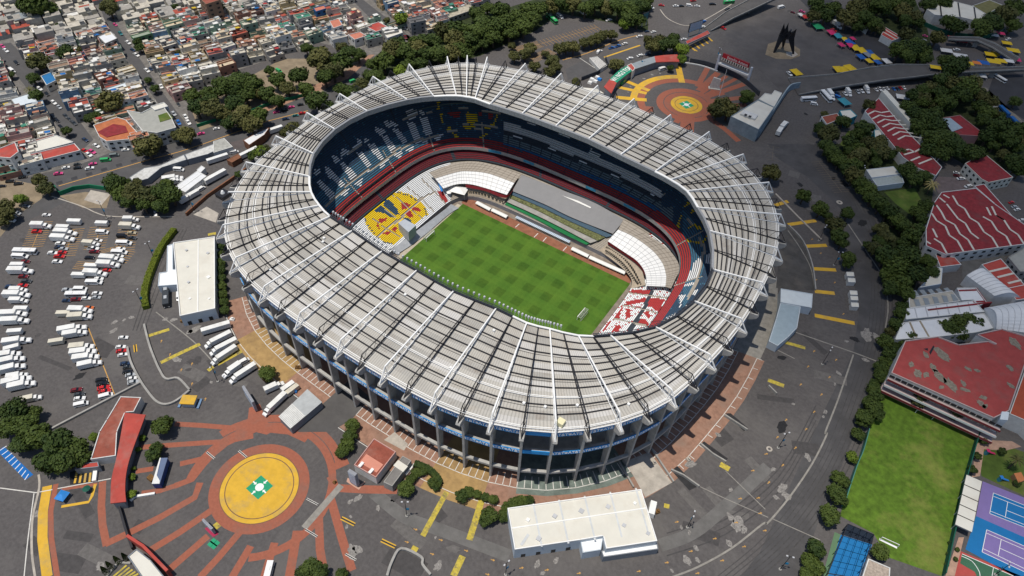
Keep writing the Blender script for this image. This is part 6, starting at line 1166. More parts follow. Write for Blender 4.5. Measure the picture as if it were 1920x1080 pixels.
wall_obj('green_fence', 'long dark green fence curving through the top right woods', 'fence', T(3,0,[(870,10),(1000,110),(1180,200),(1340,260),(1520,285),(1680,280),(1760,245)]), .6, 3.2, mat('fence_green', (.01, .09, .06), .8, .15)); wall_obj('green_fence', 'bright green fence by the dry verge left of the stadium', 'fence', T(0,1,[(420,335),(455,385),(560,345),(680,330),(820,350)]), .5, 2.6, mat('fence_bright', (.01, .16, .08), .8, .1), 0); wall_obj('green_fence', 'green fence along the park edge above the avenue', 'fence', T(0,0,[(1480,955),(1640,905),(1790,885)])+T(1,0,[(100,790),(400,715)]), .4, 2.2, mat('fence_bright', (.01, .16, .08)), 0); wall_obj('mesh_fence', 'tall green mesh fence on the left edge of the playing field', 'fence', T(3,3,[(735,10),(690,170),(640,290),(550,560)]), .3, 4, mat('mesh_green', (.06, .2, .16), .8, .1)); wall_obj('mesh_fence', 'dark mesh fence on the right edge of the playing field', 'fence', T(3,3,[(1560,30),(1470,340),(1380,740),(1305,1080)]), .4, 3.5, mat('fence_green', (.01, .09, .06)), 0)
wall_obj('site_wall', 'brown wall along the street behind the stadium', 'wall', T(0,1,[(1400,540),(1560,400),(1800,235),(1850,200)]), .8, 2.2, mat('brown_wall', (.2, .09, .05), .9, .2), 0)
# blue train
for k in range(3):
    A, B = T(3,0,[(1735+k*82, 800+k*82)])[0], T(3,0,[(1805+k*82, 870+k*82)])[0]; a, d = G(*A, 2), G(*B, 2); c = (a+d)/2; c.z = 0; e = empty('tram_carriage', c, math.atan2((d-a).y, (d-a).x), 'blue light rail carriage, '+ORD[k]+' from the upper end of the train', 'train', 'carriages of the blue train'); L = (d-a).length; b = MB(); b.box(-L/2+.2, L/2-.2, -1.4, 1.4, .6, 3.6, 0, .15); b.build('body', mat('train_blue', (.01, .10, .32), .5, .1), e); b = MB(); b.box(-L/2+.6, L/2-.6, -1.42, 1.42, 1.7, 2.6); b.build('windows', GLS, e); wheels(e, (-L*.35, L*.35), 2.6, .4)
# tennis stand, cage, playground
e, c = bld('court_stand', 'white panelled roof of the stand between playing field and purple courts', 'shelter', T(3,3,[(1490,320),(1605,370),(1530,750),(1405,692)]), 5, mat('shade_wall', (.2, .22, .25)), RW, 0, zf=4.2)
for k in range(1, 5):
    t = k/5; a, d = G(*T(3,3,[(1490-85*t, 320+372*t)])[0], 5)-c, G(*T(3,3,[(1605-75*t, 370+380*t)])[0], 5)-c; b = MB(); b.beam((a.x, a.y, 5.05), (d.x, d.y, 5.05), .3, .1); b.build('roof_seam', BLACK, e)
for t in (0.03, .35, .68, .97): p = G(*T(3,3,[(1490-85*t, 320+372*t)])[0], 5)-c; b = MB(); b.beam((p.x+.5, p.y, 0), (p.x+.5, p.y, 4.2), .25); b.build('post', GST, e)
e = empty('court_cage', G(*T(3,3,[(640,870)])[0]), 0, 'black framed mesh cage over the blue court at the bottom', 'cage'); c = e.location.copy(); b = MB(); q = [G(*p, 6)-c for p in T(3,3,[(600,690),(795,770),(690,1100),(450,1060)])]
for i in range(4):
    b.beam(q[i], q[(i+1) % 4], .25); b.beam(q[i], Vector((q[i].x, q[i].y, 0)), .25)
    for t in (.25, .5, .75): b.beam(q[i].lerp(q[(i+1) % 4], t), q[(i+3) % 4].lerp(q[(i+2) % 4], t), .12); p = q[i].lerp(q[(i+1) % 4], t); b.beam(p, Vector((p.x, p.y, 0)), .14)
b.build('frame', BLACK, e)
o = sheet('back_wall_net', T(3,3,[(545,765),(600,690),(795,770),(780,845)]), .07, mat('net_dark', (.012, .02, .035), .9, .2))
for nm, x, y, m, lab in (('play_slide', 1768, 365, 'tarp_blue', 'small blue slide on the playground lawn'), ('play_tower', 1668, 165, 'stall_pink', 'pink and turquoise play tower on the lawn')):
    e = empty(nm, G(*T(3,3,[(x, y)])[0]), .6, lab, 'playground'); b = MB(); b.beam((-2, 0, 2), (2, 0, .2), .9, .15); b.build('chute', MATS[m], e); b = MB(); b.box(-2.9, -1.9, -.6, .6, 0, 2.2); b.build('platform', mat('stall_teal', TC['teal']), e); b = MB(); b.mesh([(-3.1, -.8, 3), (-1.7, -.8, 3), (-1.7, .8, 3), (-3.1, .8, 3), (-2.4, 0, 3.8)], [(0, 1, 4), (1, 2, 4), (2, 3, 4), (3, 0, 4)]); b.build('roof', MATS[m], e)
bld('play_house', 'small hut with orange roof at the right edge of the playground', 'hut', T(3,3,[(1845,310),(1900,300),(1930,360),(1880,380)]), 3, mat('wall_wood', (.3, .17, .08), .8, .1), mat('roof_orange', (.5, .18, .07), .8, .1), 0); bld('club_house', 'low block with pebbled roof at the bottom beside the blue court', 'building', T(3,3,[(750,950),(915,1020),(910,1100),(700,1100)]), 4, WWH, mat('pebble_roof', (.36, .3, .25), .9, .3, 1), .3)
for (A, B), lab in ((T(3,2,[(1103,935),(1228,985)]), 'white goal frame at the top of the playing field'), (T(3,3,[(838,808),(966,866)]), 'white goal frame at the bottom of the playing field')):
    a, d = G(*A), G(*B); c = (a+d)/2; e = empty('goal_frame', c, math.atan2((d-a).y, (d-a).x), lab, 'goal'); L = (d-a).length; [(lambda b_, s_: (b_.beam((s_*L/2, 0, 0), (s_*L/2, 0, 2.4), .2), b_.build('post', WHITE, e)))(MB(), s_) for s_ in (-1, 1)]; b = MB(); b.beam((-L/2, 0, 2.4), (L/2, 0, 2.4), .2); b.build('crossbar', WHITE, e)
# service street between avenue and stadium: sheds
bld('market_shed', 'small white weathered shed roof at the upper end of the service street', 'shed', T(0,1,[(1385,78),(1600,0),(1730,-5),(1560,76),(1405,118)]), 4, mat('shade_wall', (.2, .22, .25)), mat('roof_weathered_white', (.55, .55, .53), .8, .2, .5, dirt=(.3, .28, .25), dscale=.3), .1)
bld('market_shed', 'long white weathered shed roof below the avenue trees', 'shed', T(0,1,[(970,250),(1080,180),(1200,160),(1380,78),(1400,118),(1210,178),(1110,260),(1000,290)]), 4, mat('shade_wall', (.2, .22, .25)), mat('roof_weathered_white', (.55, .55, .53), .8, .2, .5, dirt=(.3, .28, .25), dscale=.3), .1)
bld('grey_shed', 'grey weathered corrugated roof near the top of the service street', 'shed', Z(400,200,4.911,[(0,320),(100,290),(180,370),(0,425)])[:4], 4.5, WWH, mat('roof_grey_weathered', (.36, .36, .33), .85, .25, .5), .1); bld('tent_roof', 'white pleated tent roof beside the parked trailers', 'tent', Z(400,200,4.911,[(275,310),(420,230),(520,190),(470,260),(330,355)]), 5, mat('brown_wall', (.2, .09, .05)), WB_, .1)
bld('white_store', 'long white ridged store between two trailers on the service street', 'building', T(0,1,[(1305,325),(1480,200),(1550,240),(1390,362)]), 4.5, WWH, WB_, .1, gable=T(0,1,[(1345,343),(1515,220)]))
bld('white_store', 'small white cabin block above the long white ridged store', 'building', T(0,1,[(1475,195),(1510,162),(1540,180),(1500,220)]), 4, WWH, WB_, .1); bld('brown_store', 'brown sided container between the trailers', 'container', T(0,1,[(1700,120),(1790,70),(1810,100),(1740,140)]), 3.5, mat('brown_wall', (.2, .09, .05)), mat('brown_wall', (.2, .09, .05)), .1)
# blue roofed bus like stand on the near plaza
e = empty('exhibit_trailer', G(306, 892), math.atan2(*(lambda v: (v.y, v.x))(G(318, 868)-G(304, 914))), 'blue display trailer with torn white cover on the near plaza', 'trailer'); b = MB(); b.box(-5.6, 5.6, -1.4, 1.4, .6, 3.9); b.build('body', mat('trailer_blue', (.012, .05, .2), .5, .1), e); b = MB(); b.box(-5.65, 5.65, -1.45, 1.2, 3.9, 4.05); b.build('roof', mat('trailer_roof_blue', (.11, .15, .25), .6, .1), e); b = MB(); b.mesh([(-5.6, 1.5, 4.2), (-5.6, -1.4, 4.2), (-4.4, -1.2, 4.2), (-2, .6, 4.2), (5.6, 1.1, 4.2), (5.6, 1.55, 4.2)], [(0, 1, 2, 3), (0, 3, 4, 5)]); b.build('torn_cover', mat('cover_white', (.7, .7, .68), .7, .1), e); wheels(e, (-3, -2, 3), 2.8, .5)
b = MB(); b.box(-1.6, 1.6, -1.2, 1.2, 0, 1.4, 0, .2); o = b.build('timber_crate', mat('rust_brown', (.17, .09, .03), .9, .4, 1.5)); o.location = G(285, 898); tag(o, 'rusty brown crate beside the blue display trailer', 'crate')
wall_obj('white_bench_wall', 'angled white low wall below the planters of the curved red roof', 'wall', T(0,3,[(980,520),(1010,490),(1165,465)]), .9, .9, WHITE, 0)
# light masts
for k, (bx, by, hh) in enumerate(((290.6,487.2,12),(270,576.7,12),(409,716,12),(763,968,12),(1288.3,989.4,12),(1541,683.9,12),(1458.3,840.6,12),(1535,452,11),(1563,498,10),(1608,340,11),(1462,1068,12),(948,1078,11),(201,410,12),(1865,1078,10),(365,398,12),(1345,112,9),(1200,130,12))):
    e = empty('lamp_mast', G(bx, by), random.random()*3, ('dark lamp mast with blue banner '+['beside the long hedge','at the lower end of the hedge','beside the white lorries','between the two plaza bushes','right of the bottom hall','in the middle of the right lot','beside the white ring in the right lot','in the tree gap right of the stadium','by the round right hand trees','on the road by the dark hedge','by the bottom edge road','below the bottom hall','at the top of the parking lot','among the tennis courts','by the end of the service street','beside the toll gates','on the far road median'][k]), 'lamp post', 'lamp masts of the stadium grounds')
    b = MB(); b.tube((0, 0, 0), (0, 0, hh), .16, 6, r2=.1); b.build('mast', BLACK, e); b = MB(); b.beam((-.9, 0, hh), (.9, 0, hh), .12); b.build('arm', BLACK, e)
    for s in (-1, 1): b = MB(); b.box(s*1.1-.35, s*1.1+.35, -.25, .25, hh-.1, hh+.15); b.build('lamp', GST, e)
    b = MB(); b.box(.15, 1.2, -.03, .03, hh*.45, hh*.45+1.5); b.build('banner', mat('banner_cyan', (.02, .25, .45), .7, .1), e); b = MB(); b.tube((0, 0, 0), (0, 0, .6), .6, 8); b.build('base', CONC, e)
# cypress cones and bins omitted elsewhere; white ring on the lot
ring('white_ring', G(1442.5, 841.8), .6, 1.3, .07, CONL); ring('white_ring', G(1574, 379.5), .7, 1.8, .07, CONL)

# dressing of the halls: doors, vents, pipes, clutter at the walls
rq = random.Random(8)
hs = [o for o in COL.objects if o.name.startswith('exhibition_hall')]
for h_, spots, zz in ((hs[0], [(350,470),(352,500),(354,530),(356,560),(390,475),(391,520),(392,560)], 7), (hs[1], [(990,975),(1040,968),(1090,958),(1140,950),(1190,944),(1010,1010),(1170,985),(1215,1000)], 7.5)):
    for x, y in spots:
        q = G(x, y, zz)-h_.location; b = MB(); s_ = rq.uniform(.4, .9); b.box(q.x-s_, q.x+s_, q.y-s_, q.y+s_, zz, zz+rq.uniform(.25, .7)); b.build('roof_vent', rq.choice((GST, WHITE, SEAM)), h_)
for (p0, p1, z_, n_, h_) in (((337.5,593.5),(403.7,579),7,3,hs[0]), ((965,1031),(1088,1013),7.5,4,hs[1])):
    a, d = G(*p0, z_), G(*p1, z_); a.z = d.z = 0; a = a-h_.location; d = d-h_.location; dd = (d-a).normalized(); nn = Vector((dd.y, -dd.x, 0))
    for k in range(n_):
        p = a.lerp(d, (k+.6)/(n_+.3))+nn*.03; o = window(h_, (p.x, p.y, 1.3), dd, 1.7, 2.6); o.name = 'door'
for x, y, m in ((345,603,'rust_brown'),(398,590,'white_paint'),(436,600,'white_paint'),(500,712,'rust_brown'),(548,722,'white_paint'),(552,735,'tarp_blue'),(1226,868,'light_concrete'),(1232,960,'rust_brown'),(560,690,'rust_brown'),(1420,372,'tarp_blue'),(1445,385,'light_concrete'),(1290,862,'light_concrete'),(745,905,'light_concrete'),(628,905,'rust_brown')):
    q = G(x, y); b = MB(); sx_, sy_ = rq.uniform(.6, 1.6), rq.uniform(.6, 1.4); b.box(-sx_, sx_, -sy_, sy_, 0, rq.uniform(.8, 1.5), 0, .08); b.box(-sx_*.6, sx_*.3, -sy_*.7, sy_*.2, 1.5, 1.9); o = b.build('crate_stack', MATS[m]); o.location = q; o.rotation_euler.z = rq.random()*3; tag(o, {'rust_brown': 'rusty brown', 'white_paint': 'white', 'tarp_blue': 'blue', 'light_concrete': 'pale grey'}[m]+' crate pile '+('by the left white hall' if x < 410 else 'beside the white lorries' if x < 470 else 'around the ribbed grey shed' if x < 600 else 'near the red office' if x < 800 else 'right of the bottom hall and ramp' if y > 700 else 'at the right foot of the stadium'), 'crates', 'crate piles around the stadium')
# ================================================================== HOUSES
def ordw(n):
    tens = ['', '', 'twenty', 'thirty', 'forty', 'fifty', 'sixty', 'seventy', 'eighty', 'ninety']
    if n <= 20: return ORD[n-1]
    return (tens[n//10]+('-'+ORD[n % 10-1] if n % 10 else 'th')).replace('tyth', 'tieth')
e, c = bld('corner_restaurant', 'orange and dark red roofed corner building at the lower street end', 'building', T(0,0,[(700,940),(880,880),(945,900),(1045,1010),(1030,1040),(800,1062),(745,1030)]), 7, WWH, mat('roof_orange_tile', (.42, .14, .06), .85, .2, .4), .3, win=4)
W_ = [G(*p, 7.2)-c for p in T(0,0,[(730,990),(850,930),(940,945),(960,990),(800,1030)])]; b = MB(); b.prism([(w.x, w.y) for w in W_], 7, 7.3); b.build('roof_panel', RDK, e)
e, c = bld('corner_shop', 'white and grey corner building with green and white roof terraces', 'building', T(0,0,[(950,830),(1060,850),(1210,775),(1290,890),(1322,960),(1180,1000),(1070,985),(1000,900)]), 9, WWH, mat('roof_grey_pale', (.33, .33, .3)), .5, win=4)
W_ = [G(*p, 9.2)-c for p in T(0,0,[(1185,865),(1260,840),(1300,885),(1200,915)])]; b = MB(); b.prism([(w.x, w.y) for w in W_], 9, 9.25); b.build('roof_garden', GRS, e)
SPEC = [('white rounded building with a red roof cut by the left edge', T(0,1,[(-40,50),(115,-10),(142,60),(80,108),(-40,100)]), 12, WWH, RR), ('long bright red roof above the avenue at the left', T(0,1,[(215,82),(560,-2),(605,50),(258,138)]), 6, WWH, RR), ('long white roof directly behind the bright red one', T(0,1,[(180,8),(420,-65),(555,-12),(212,76)]), 6.4, WWH, RW), ('tall brown apartment block at the top of the houses', T(0,0,[(1490,-20),(1640,-50),(1655,0),(1545,35)]), 18, mat('wall_brown', (.25,.16,.11), .85, .1), RBR), ('weathered striped sheet roof beside the woods', T(1,0,[(1410,90),(1600,30),(1642,70),(1450,138)]), 5, CONC, mat('roof_striped_old', (.4,.36,.28), .85, .35, .5)),
        ('big plain red roof with courtyard near the woods', T(1,0,[(820,200),(920,165),(1002,210),(900,240)]), 6, WWH, RR), ('white building with ribbon windows at the end of the houses', T(1,0,[(965,258),(1090,220),(1100,248),(985,288)]), 8, WWH, RW), ('salmon roof at the lower edge of the houses', T(1,0,[(690,262),(780,240),(832,270),(740,300)]), 6, WWH, mat('roof_salmon', (.5,.18,.12), .85, .15)), ('white ribbed roof amid the middle houses', T(0,0,[(735,275),(830,235),(882,290),(790,330)]), 9, CONC, WB_), ('cream and pale blue roof left of the long street', T(0,0,[(80,745),(225,700),(292,772),(120,802)]), 6, CONC, mat('roof_pale', (.6,.66,.7))),
        ('bright blue roof above the tree lined street', T(0,0,[(305,572),(400,535),(432,600),(350,642)]), 5, WWH, mat('roof_bright_blue', (.02,.15,.36), .7, .1)), ('long narrow corrugated grey roof in the middle block', T(0,0,[(780,672),(960,612),(985,642),(800,700)]), 5, CONC, mat('roof_pale', (.6,.66,.7))), ('pale green flat roof near the second street', T(0,0,[(980,272),(1110,232),(1142,252),(1000,292)]), 7, mat('wall_green', (.1,.2,.1), .85, .1), mat('roof_green_pale', (.28,.32,.25), .85, .1)), ('tall blue walled house near the top centre', T(1,0,[(430,62),(510,40),(530,65),(450,90)]), 11, mat('wall_blue', (.02,.12,.3), .8, .1), mat('roof_salmon', (.5,.18,.12))), ('pinkish terrace roof beside the small park', T(1,0,[(550,160),(620,140),(650,190),(580,215)]), 7, WWH, mat('roof_salmon', (.5,.18,.12))), ('white slab topped house row at the avenue corner', T(0,0,[(1130,800),(1230,770),(1262,800),(1160,830)]), 9.5, WWH, RW), ('dark grey block at the upper left', T(0,0,[(80,110),(180,80),(220,130),(110,160)]), 9, mat('wall_grey', (.25,.25,.24)), mat('roof_slate', (.24,.27,.29)))]
spc = []
for lab, P, h, wm, rm in SPEC: bld('house', lab, 'house', P, h, wm, rm, .4, win=4, group=None); v = sum(GG(P, h), Vector())/len(P); spc.append((v, 9))
for P in (T(0,0,[(870,980)]), T(0,0,[(1130,900)])): spc.append((G(*P[0], 7), 15))
BLK = {'left of the first long street': [[(-60,95),(10,120),(75,210),(150,290),(135,303),(60,325),(-60,345)]], 'between the two long streets': [[(-60,-40),(178,-40),(200,50),(240,115),(285,185),(340,258),(250,283),(190,262),(115,172),(28,72),(-60,55)]], 'in the middle block above the park': [[(205,-60),(630,-60),(655,10),(765,78),(700,78),(600,75),(520,108),(440,125),(395,150),(350,180),(330,182),(268,108),(222,40)]], 'in the block below the woods': [[(680,-40),(905,-40),(920,5),(840,42),(800,60),(755,60),(705,15)]]}
wc = [('grey', (.36, .35, .32))]*5+[('grey', (.29, .28, .27))]*4+[('cream', (.55, .51, .42))]*4+[('white', (.66, .66, .63))]*4+[('pink', (.5, .3, .27)), ('brick', (.34, .17, .12)), ('ochre', (.48, .37, .2)), ('green', (.22, .32, .24)), ('blue', (.14, .24, .36))]
rc = [('grey', (.36, .34, .31))]*6+[('pale', (.54, .50, .42))]*9+[('white', (.7, .69, .66))]*4+[('red', (.36, .075, .05))]*3+[('terracotta', (.42, .19, .12))]*4+[('brown', (.25, .17, .12))]*2+[('cream', (.58, .48, .34))]*2+[('dark grey', (.12, .12, .125))]*2+[('green', (.05, .2, .14))]
TARP = [('blue', (.02, .14, .4)), ('yellow', (.6, .42, .03)), ('red', (.4, .04, .04)), ('white', (.65, .65, .65)), ('white', (.65, .65, .65)), ('grey', (.35, .38, .4))]
SHT = [mat('sheet_rust', (.33, .15, .09), .8, .3, 1), mat('sheet_zinc', (.45, .48, .5), .5, .15, 1), mat('sheet_white', (.72, .72, .7), .6, .1, 1), mat('sheet_brown', (.2, .15, .12), .9, .3, 1)]
def hm(kind, cn_, rgb): return mat('house_'+kind+'_'+cn_.replace(' ', '_')+('%02d' % int(rgb[0]*99)), rgb, .88, .2, .6, dirt=tuple(c*.6 for c in rgb), dscale=.25, damt=.6)
TANK = mat('tank_black', (.015, .015, .018), .5, .1); TRED = mat('seat_tile', (.35, .1, .06), .9, .1)
a0, a1 = G(182, -5), G(352, 262); ud = (a1-a0); ud.z = 0; ud.normalize(); vd = Vector((-ud.y, ud.x, 0)); rz = math.atan2(ud.y, ud.x)
cells = []; rh = random.Random(11)
for i in range(-60, 60):
    for j in range(-60, 60):
        jit = rh.uniform(-1.6, 1.6); p = a0+ud*(i*8.0+jit+j*2.7)+vd*(j*11.6+rh.uniform(-1.5, 1.5)); 
        q = PX((p.x, p.y, 3))
        if not (-40 < q[0] < 960 and -30 < q[1] < 350): continue
        for bn, Ps in BLK.items():
            if any(inpoly(q[0], q[1], P) for P in Ps): cells.append(((p-CAM).length, p, bn, i, j)); break
cells = [c for c in cells if all((c[1]-s).length > r for s, r in spc)]
cells.sort(key=lambda c: c[0]); print('house cells', len(cells))
far = MB(); FM = [hm('wall', *wc[0]), hm('roof', 'grey', (.33, .31, .28)), hm('roof', 'pale', (.5, .46, .39)), hm('roof', 'white', (.66, .65, .62)), hm('roof', 'red', (.36, .075, .05)), hm('wall', 'cream', (.5, .46, .36))]
TKB = None; cnt = {}; pend = []
for n, (dd, p, bn, i, j) in enumerate(cells):
    fl = rh.choice((1, 1, 1, 2, 2, 2, 3)); h = 2.9*fl+rh.uniform(0, .6); sx, sy = rh.uniform(7.2, 8.6), rh.uniform(9.4, 12.4); wn_, wrgb = rh.choice(wc); rn, rrgb = rh.choice(rc)
    x0, x1, y0, y1 = -sx/2, sx/2, -sy/2, sy/2
    if n >= 283:
        M_ = Matrix.Translation(p) @ Matrix.Rotation(rz, 4, 'Z'); b = MB(); b.box(x0, x1, y0, y1, 0, h, 0 if rh.random() < .6 else 5); 
        far.mesh([M_ @ Vector(v) for v in b.v], b.f, b.m[0]); far.mesh([M_ @ Vector(v) for v in ((x0, y0, h+.02), (x1, y0, h+.02), (x1, y1, h+.02), (x0, y1, h+.02))], [(0, 1, 2, 3)], rh.choice((1, 1, 2, 2, 3, 4)))
        b = MB(); rx = rh.uniform(x0, x1-3); ry = rh.uniform(y0, y1-3); b.box(rx, rx+3, ry, ry+3, h, h+2.4); far.mesh([M_ @ Vector(v) for v in b.v], b.f, rh.choice((0, 5, 2))); continue
    e = empty('house', (p.x, p.y, 0), rz+rh.uniform(-.13, .13)); WM, RM = hm('wall', wn_, wrgb), hm('roof', rn, rrgb)
    half = rh.random() < .45; xm = rh.uniform(-1.5, 1.5); h2 = h-2.9*(1 if fl > 1 else .35) if half else h
    b = MB(); b.box(x0, xm, y0, y1, 0, h-.12); 
    b.box(xm+.002, x1, y0, y1, 0, h2-.12)
    b.build('wall', WM, e); b = MB(); b.box(x0+.02, xm-.01, y0+.02, y1-.02, h-.11, h); b.box(xm+.02, x1-.02, y0+.02, y1-.02, h2-.11, h2); rf = b.build('roof', RM, e)
    b = MB()
    for (X0, X1, H) in ((x0, xm, h), (xm+.01, x1, h2)):
        ph = rh.uniform(.5, 1.1)
        b.box(X0, X1, y0, y0+.22, H+.005, H+ph); b.box(X0, X1, y1-.22, y1, H+.005, H+ph); b.box(X0, X0+.22, y0+.23, y1-.23, H+.005, H+ph); b.box(X1-.22, X1, y0+.23, y1-.23, H+.005, H+ph)
    b.build('parapet', WM, e); extra = 'plain'
    if rh.random() < .6: rx = rh.uniform(x0+.4, max(x0+.5, xm-3.2)); ry = rh.uniform(y0+.5, y1-4); b = MB(); b.box(rx, rx+2.8, ry, ry+3.4, h+.01, h+2.5); b.build('roof_room', WM, rf); b = MB(); b.box(rx-.15, rx+2.95, ry-.15, ry+3.55, h+2.51, h+2.65); b.build('roof_slab', RM, rf); extra = 'roof room'
    if rh.random() < .35: tn, tr = rh.choice(TARP); tx, ty = rh.uniform(x0+1, x1-3.5), rh.uniform(y0+1, y1-4); hh = h+2.0; b = MB(); b.mesh([(tx, ty, hh), (tx+rh.uniform(2, 3.4), ty, hh+.3), (tx+3, ty+rh.uniform(2.4, 4), hh), (tx, ty+3, hh-.3), (tx, ty, hh-.08), (tx+3, ty, hh+.2), (tx+3, ty+3, hh-.08), (tx, ty+3, hh-.4)], [(0, 1, 2, 3), (7, 6, 5, 4), (0, 4, 5, 1), (1, 5, 6, 2), (2, 6, 7, 3), (3, 7, 4, 0)]); b.build('awning', mat('tarp_'+tn.replace(' ', '_')+'_h', tr, .6, .15, 1), e); extra = tn+' awning'
    for _ in range(rh.choice((0, 1, 1, 2, 2))):
        tx, ty, sw, sd2 = rh.uniform(x0+.5, x1-2.5), rh.uniform(y0+.5, y1-3), rh.uniform(1, 2.6), rh.uniform(1.2, 3.4); hz = (h if tx < xm else h2)+rh.uniform(.9, 2.3); b = MB(); b.box(tx, tx+sw, ty, ty+sd2, hz, hz+.1); b.build('roof_sheet', rh.choice(SHT), e)
    for _ in range(rh.choice((0, 1, 1, 2))):
        tx, ty = rh.uniform(x0+1, x1-1), rh.uniform(y0+1, y1-1); hz = h if tx < xm else h2
        if TKB is None: b = MB(); b.tube((0, 0, 0), (0, 0, 1.2), .6, 8); b.tube((0, 0, 1.2), (0, 0, 1.45), .55, 8, r2=.2); TKB = t = b.build('water_tank', TANK, e)
        else: t = TKB.copy(); COL.objects.link(t); t.parent = e
        t.location = (tx, ty, hz)
    for f in range(fl):
        for (wx, wy, d) in ((x0+1.8, y0-.03, Vector((1, 0, 0))), (x1-1.8, y0-.03, Vector((1, 0, 0))), (x1+.03, y0+2.6, Vector((0, 1, 0))), (x1+.03, y1-2.8, Vector((0, 1, 0)))):
            if wx > xm and 2.9*f+1.6 > h2-.6: continue
            if rh.random() < .8: window(e, (wx, wy, 1.6+2.9*f), d, 1.6, 1.2)
    # the far faces get the same openings so that the house is complete from behind
    if rh.random() < .5: window(e, (x0+2, y1+.03, 1.6), Vector((1, 0, 0)), 1.6, 1.2)
    pend.append((PX((p.x, p.y, h)), e, bn, (rn, wn_, extra, fl)))
pend.sort(key=lambda q: q[0][0]); tot = {}
for q in pend: tot[(q[2], q[3])] = tot.get((q[2], q[3]), 0)+1
for q in pend:
    k = (q[2], q[3]); cnt[k] = cnt.get(k, 0)+1; rn, wn_, ex, fl = q[3]; fw = ('one', 'two', 'three')[fl-1]; short = {'left of the first long street': 'left of the first street', 'between the two long streets': 'between the two streets', 'in the middle block above the park': 'above the park', 'in the block below the woods': 'beside the woods'}[q[2]]
    lab = f'{fw} storey {wn_} house, {rn} roof{"" if ex == "plain" else ", "+ex}, {short}'
    if tot[k] > 1: lab += f', {ordw(cnt[k])} from left'
    tag(q[1], lab, 'house', 'flat roofed houses of the neighbourhood')
if far.v: tag(far.build('distant_houses', FM), 'farther flat roofed houses packed along the top of the photo', 'houses', None, 'stuff')
tag(sheet('block_ground', [(-60,-60),(930,-60),(905,20),(800,75),(720,110),(600,80),(450,130),(350,200),(360,262),(180,300),(60,330),(-60,350)], .008, mat('block_ground', (.16, .15, .14), .95, .3, .3)))
# ================================================================== TREES
def leafm(name, lo, hi):
    m = bpy.data.materials.new(name); m.use_nodes = True; n = m.node_tree; bs = n.nodes['Principled BSDF']; bs.inputs['Roughness'].default_value = .7; bs.inputs['Specular IOR Level'].default_value = .2
    g = n.nodes.new('ShaderNodeNewGeometry'); z = n.nodes.new('ShaderNodeTexNoise'); z.inputs['Scale'].default_value = .55; z.inputs['Detail'].default_value = 5; n.links.new(g.outputs['Position'], z.inputs['Vector'])
    oi = n.nodes.new('ShaderNodeObjectInfo'); ad = n.nodes.new('ShaderNodeMath'); ad.operation = 'MULTIPLY_ADD'; n.links.new(oi.outputs['Random'], ad.inputs[0]); ad.inputs[1].default_value = .42; n.links.new(z.outputs['Fac'], ad.inputs[2])
    r = n.nodes.new('ShaderNodeValToRGB'); r.color_ramp.elements[0].position = .42; r.color_ramp.elements[1].position = .98; r.color_ramp.elements[0].color = (*lo, 1); r.color_ramp.elements[1].color = (*hi, 1)
    n.links.new(ad.outputs[0], r.inputs[0]); n.links.new(r.outputs[0], bs.inputs['Base Color']); return m
LM = {'d': leafm('foliage_dark', (.024, .045, .011), (.075, .105, .02)), 'o': leafm('foliage_olive', (.045, .055, .018), (.12, .115, .035)), 'b': leafm('foliage_bright', (.06, .10, .014), (.15, .21, .025)), 'h': leafm('foliage_hedge', (.07, .10, .01), (.14, .17, .015))}
BARK = mat('bark', (.10, .075, .055), .9, .25, 2)
def mk_tree(kind, seed):
    r = random.Random(seed); e = empty('tree'); b = MB(); b.tube((0, 0, 0), (.1, 0, 1.5), .22, 7, r2=.16)
    lob = [(Vector((0, 0, 2.75)), 1.05)]
    for k in range(9): a = k*.698+r.uniform(-.3, .3); q = r.uniform(.75, 1.15); lob.append((Vector((q*math.cos(a), q*math.sin(a), r.uniform(1.9, 3.0))), r.uniform(.55, .85)))
    for c, s in lob[1:6]: b.tube((.1, 0, 1.3), c*.9, .1, 5, r2=.04)
    b.build('trunk', BARK, e); b = MB()
    for c, s in lob:
        for _ in range(int(190*s)):
            v = Vector((r.gauss(0, 1), r.gauss(0, 1), r.gauss(0, 1))).normalized(); q = c+v*s*r.uniform(.72, 1.08); z = (v+Vector((r.uniform(-.6, .6), r.uniform(-.6, .6), r.uniform(-.3, .8)))).normalized(); t = z.cross(Vector((r.random(), r.random(), .3))).normalized(); u = z.cross(t); w = r.uniform(.12, .24)
            b.face([q-t*w, q+u*w*.8, q+t*w, q-u*w*.8+z*w*.3])
        m = 7
        for k in range(m):
            a, a2 = 2*math.pi*k/m, 2*math.pi*(k+1)/m; R = s*.62; P = lambda a_, f: c+Vector((R*math.cos(a_)*math.cos(f), R*math.sin(a_)*math.cos(f), R*math.sin(f)))
            b.face([P(a, -.6), P(a2, -.6), P(a2, .6), P(a, .6)]); b.face([P(a, .6), P(a2, .6), c+Vector((0, 0, R))]); b.face([P(a2, -.6), P(a, -.6), c-Vector((0, 0, R))])
    b.build('crown', LM[kind], e); return e
TP = {}
def put_tree(x, y, r, kind, label, group, name='tree', squash=1):
    if 1540 < x < 1700 and 270 < y < 430: r *= 1.15
    k = (kind, random.randrange(4))
    if k not in TP: e = TP[k] = mk_tree(kind, hash(kind) % 1 + k[1]*13+len(TP)*5)
    else: e = copy_tree(TP[k])
    sc = 6.; r *= 1.12
    for _ in range(3): c = G(x, y, sc*.9); d = (c-CAM).dot(CW); R = r*d/F; sc = R*1.4
    s = R/1.75; e.location = (c.x, c.y, 0); e.rotation_euler = (0, 0, random.random()*6.28); e.scale = (s*1.05, s*1.05, s*squash*random.uniform(.85, 1.05)); e.name = name
    return tag(e, label, 'tree' if name == 'tree' else 'bush', group)
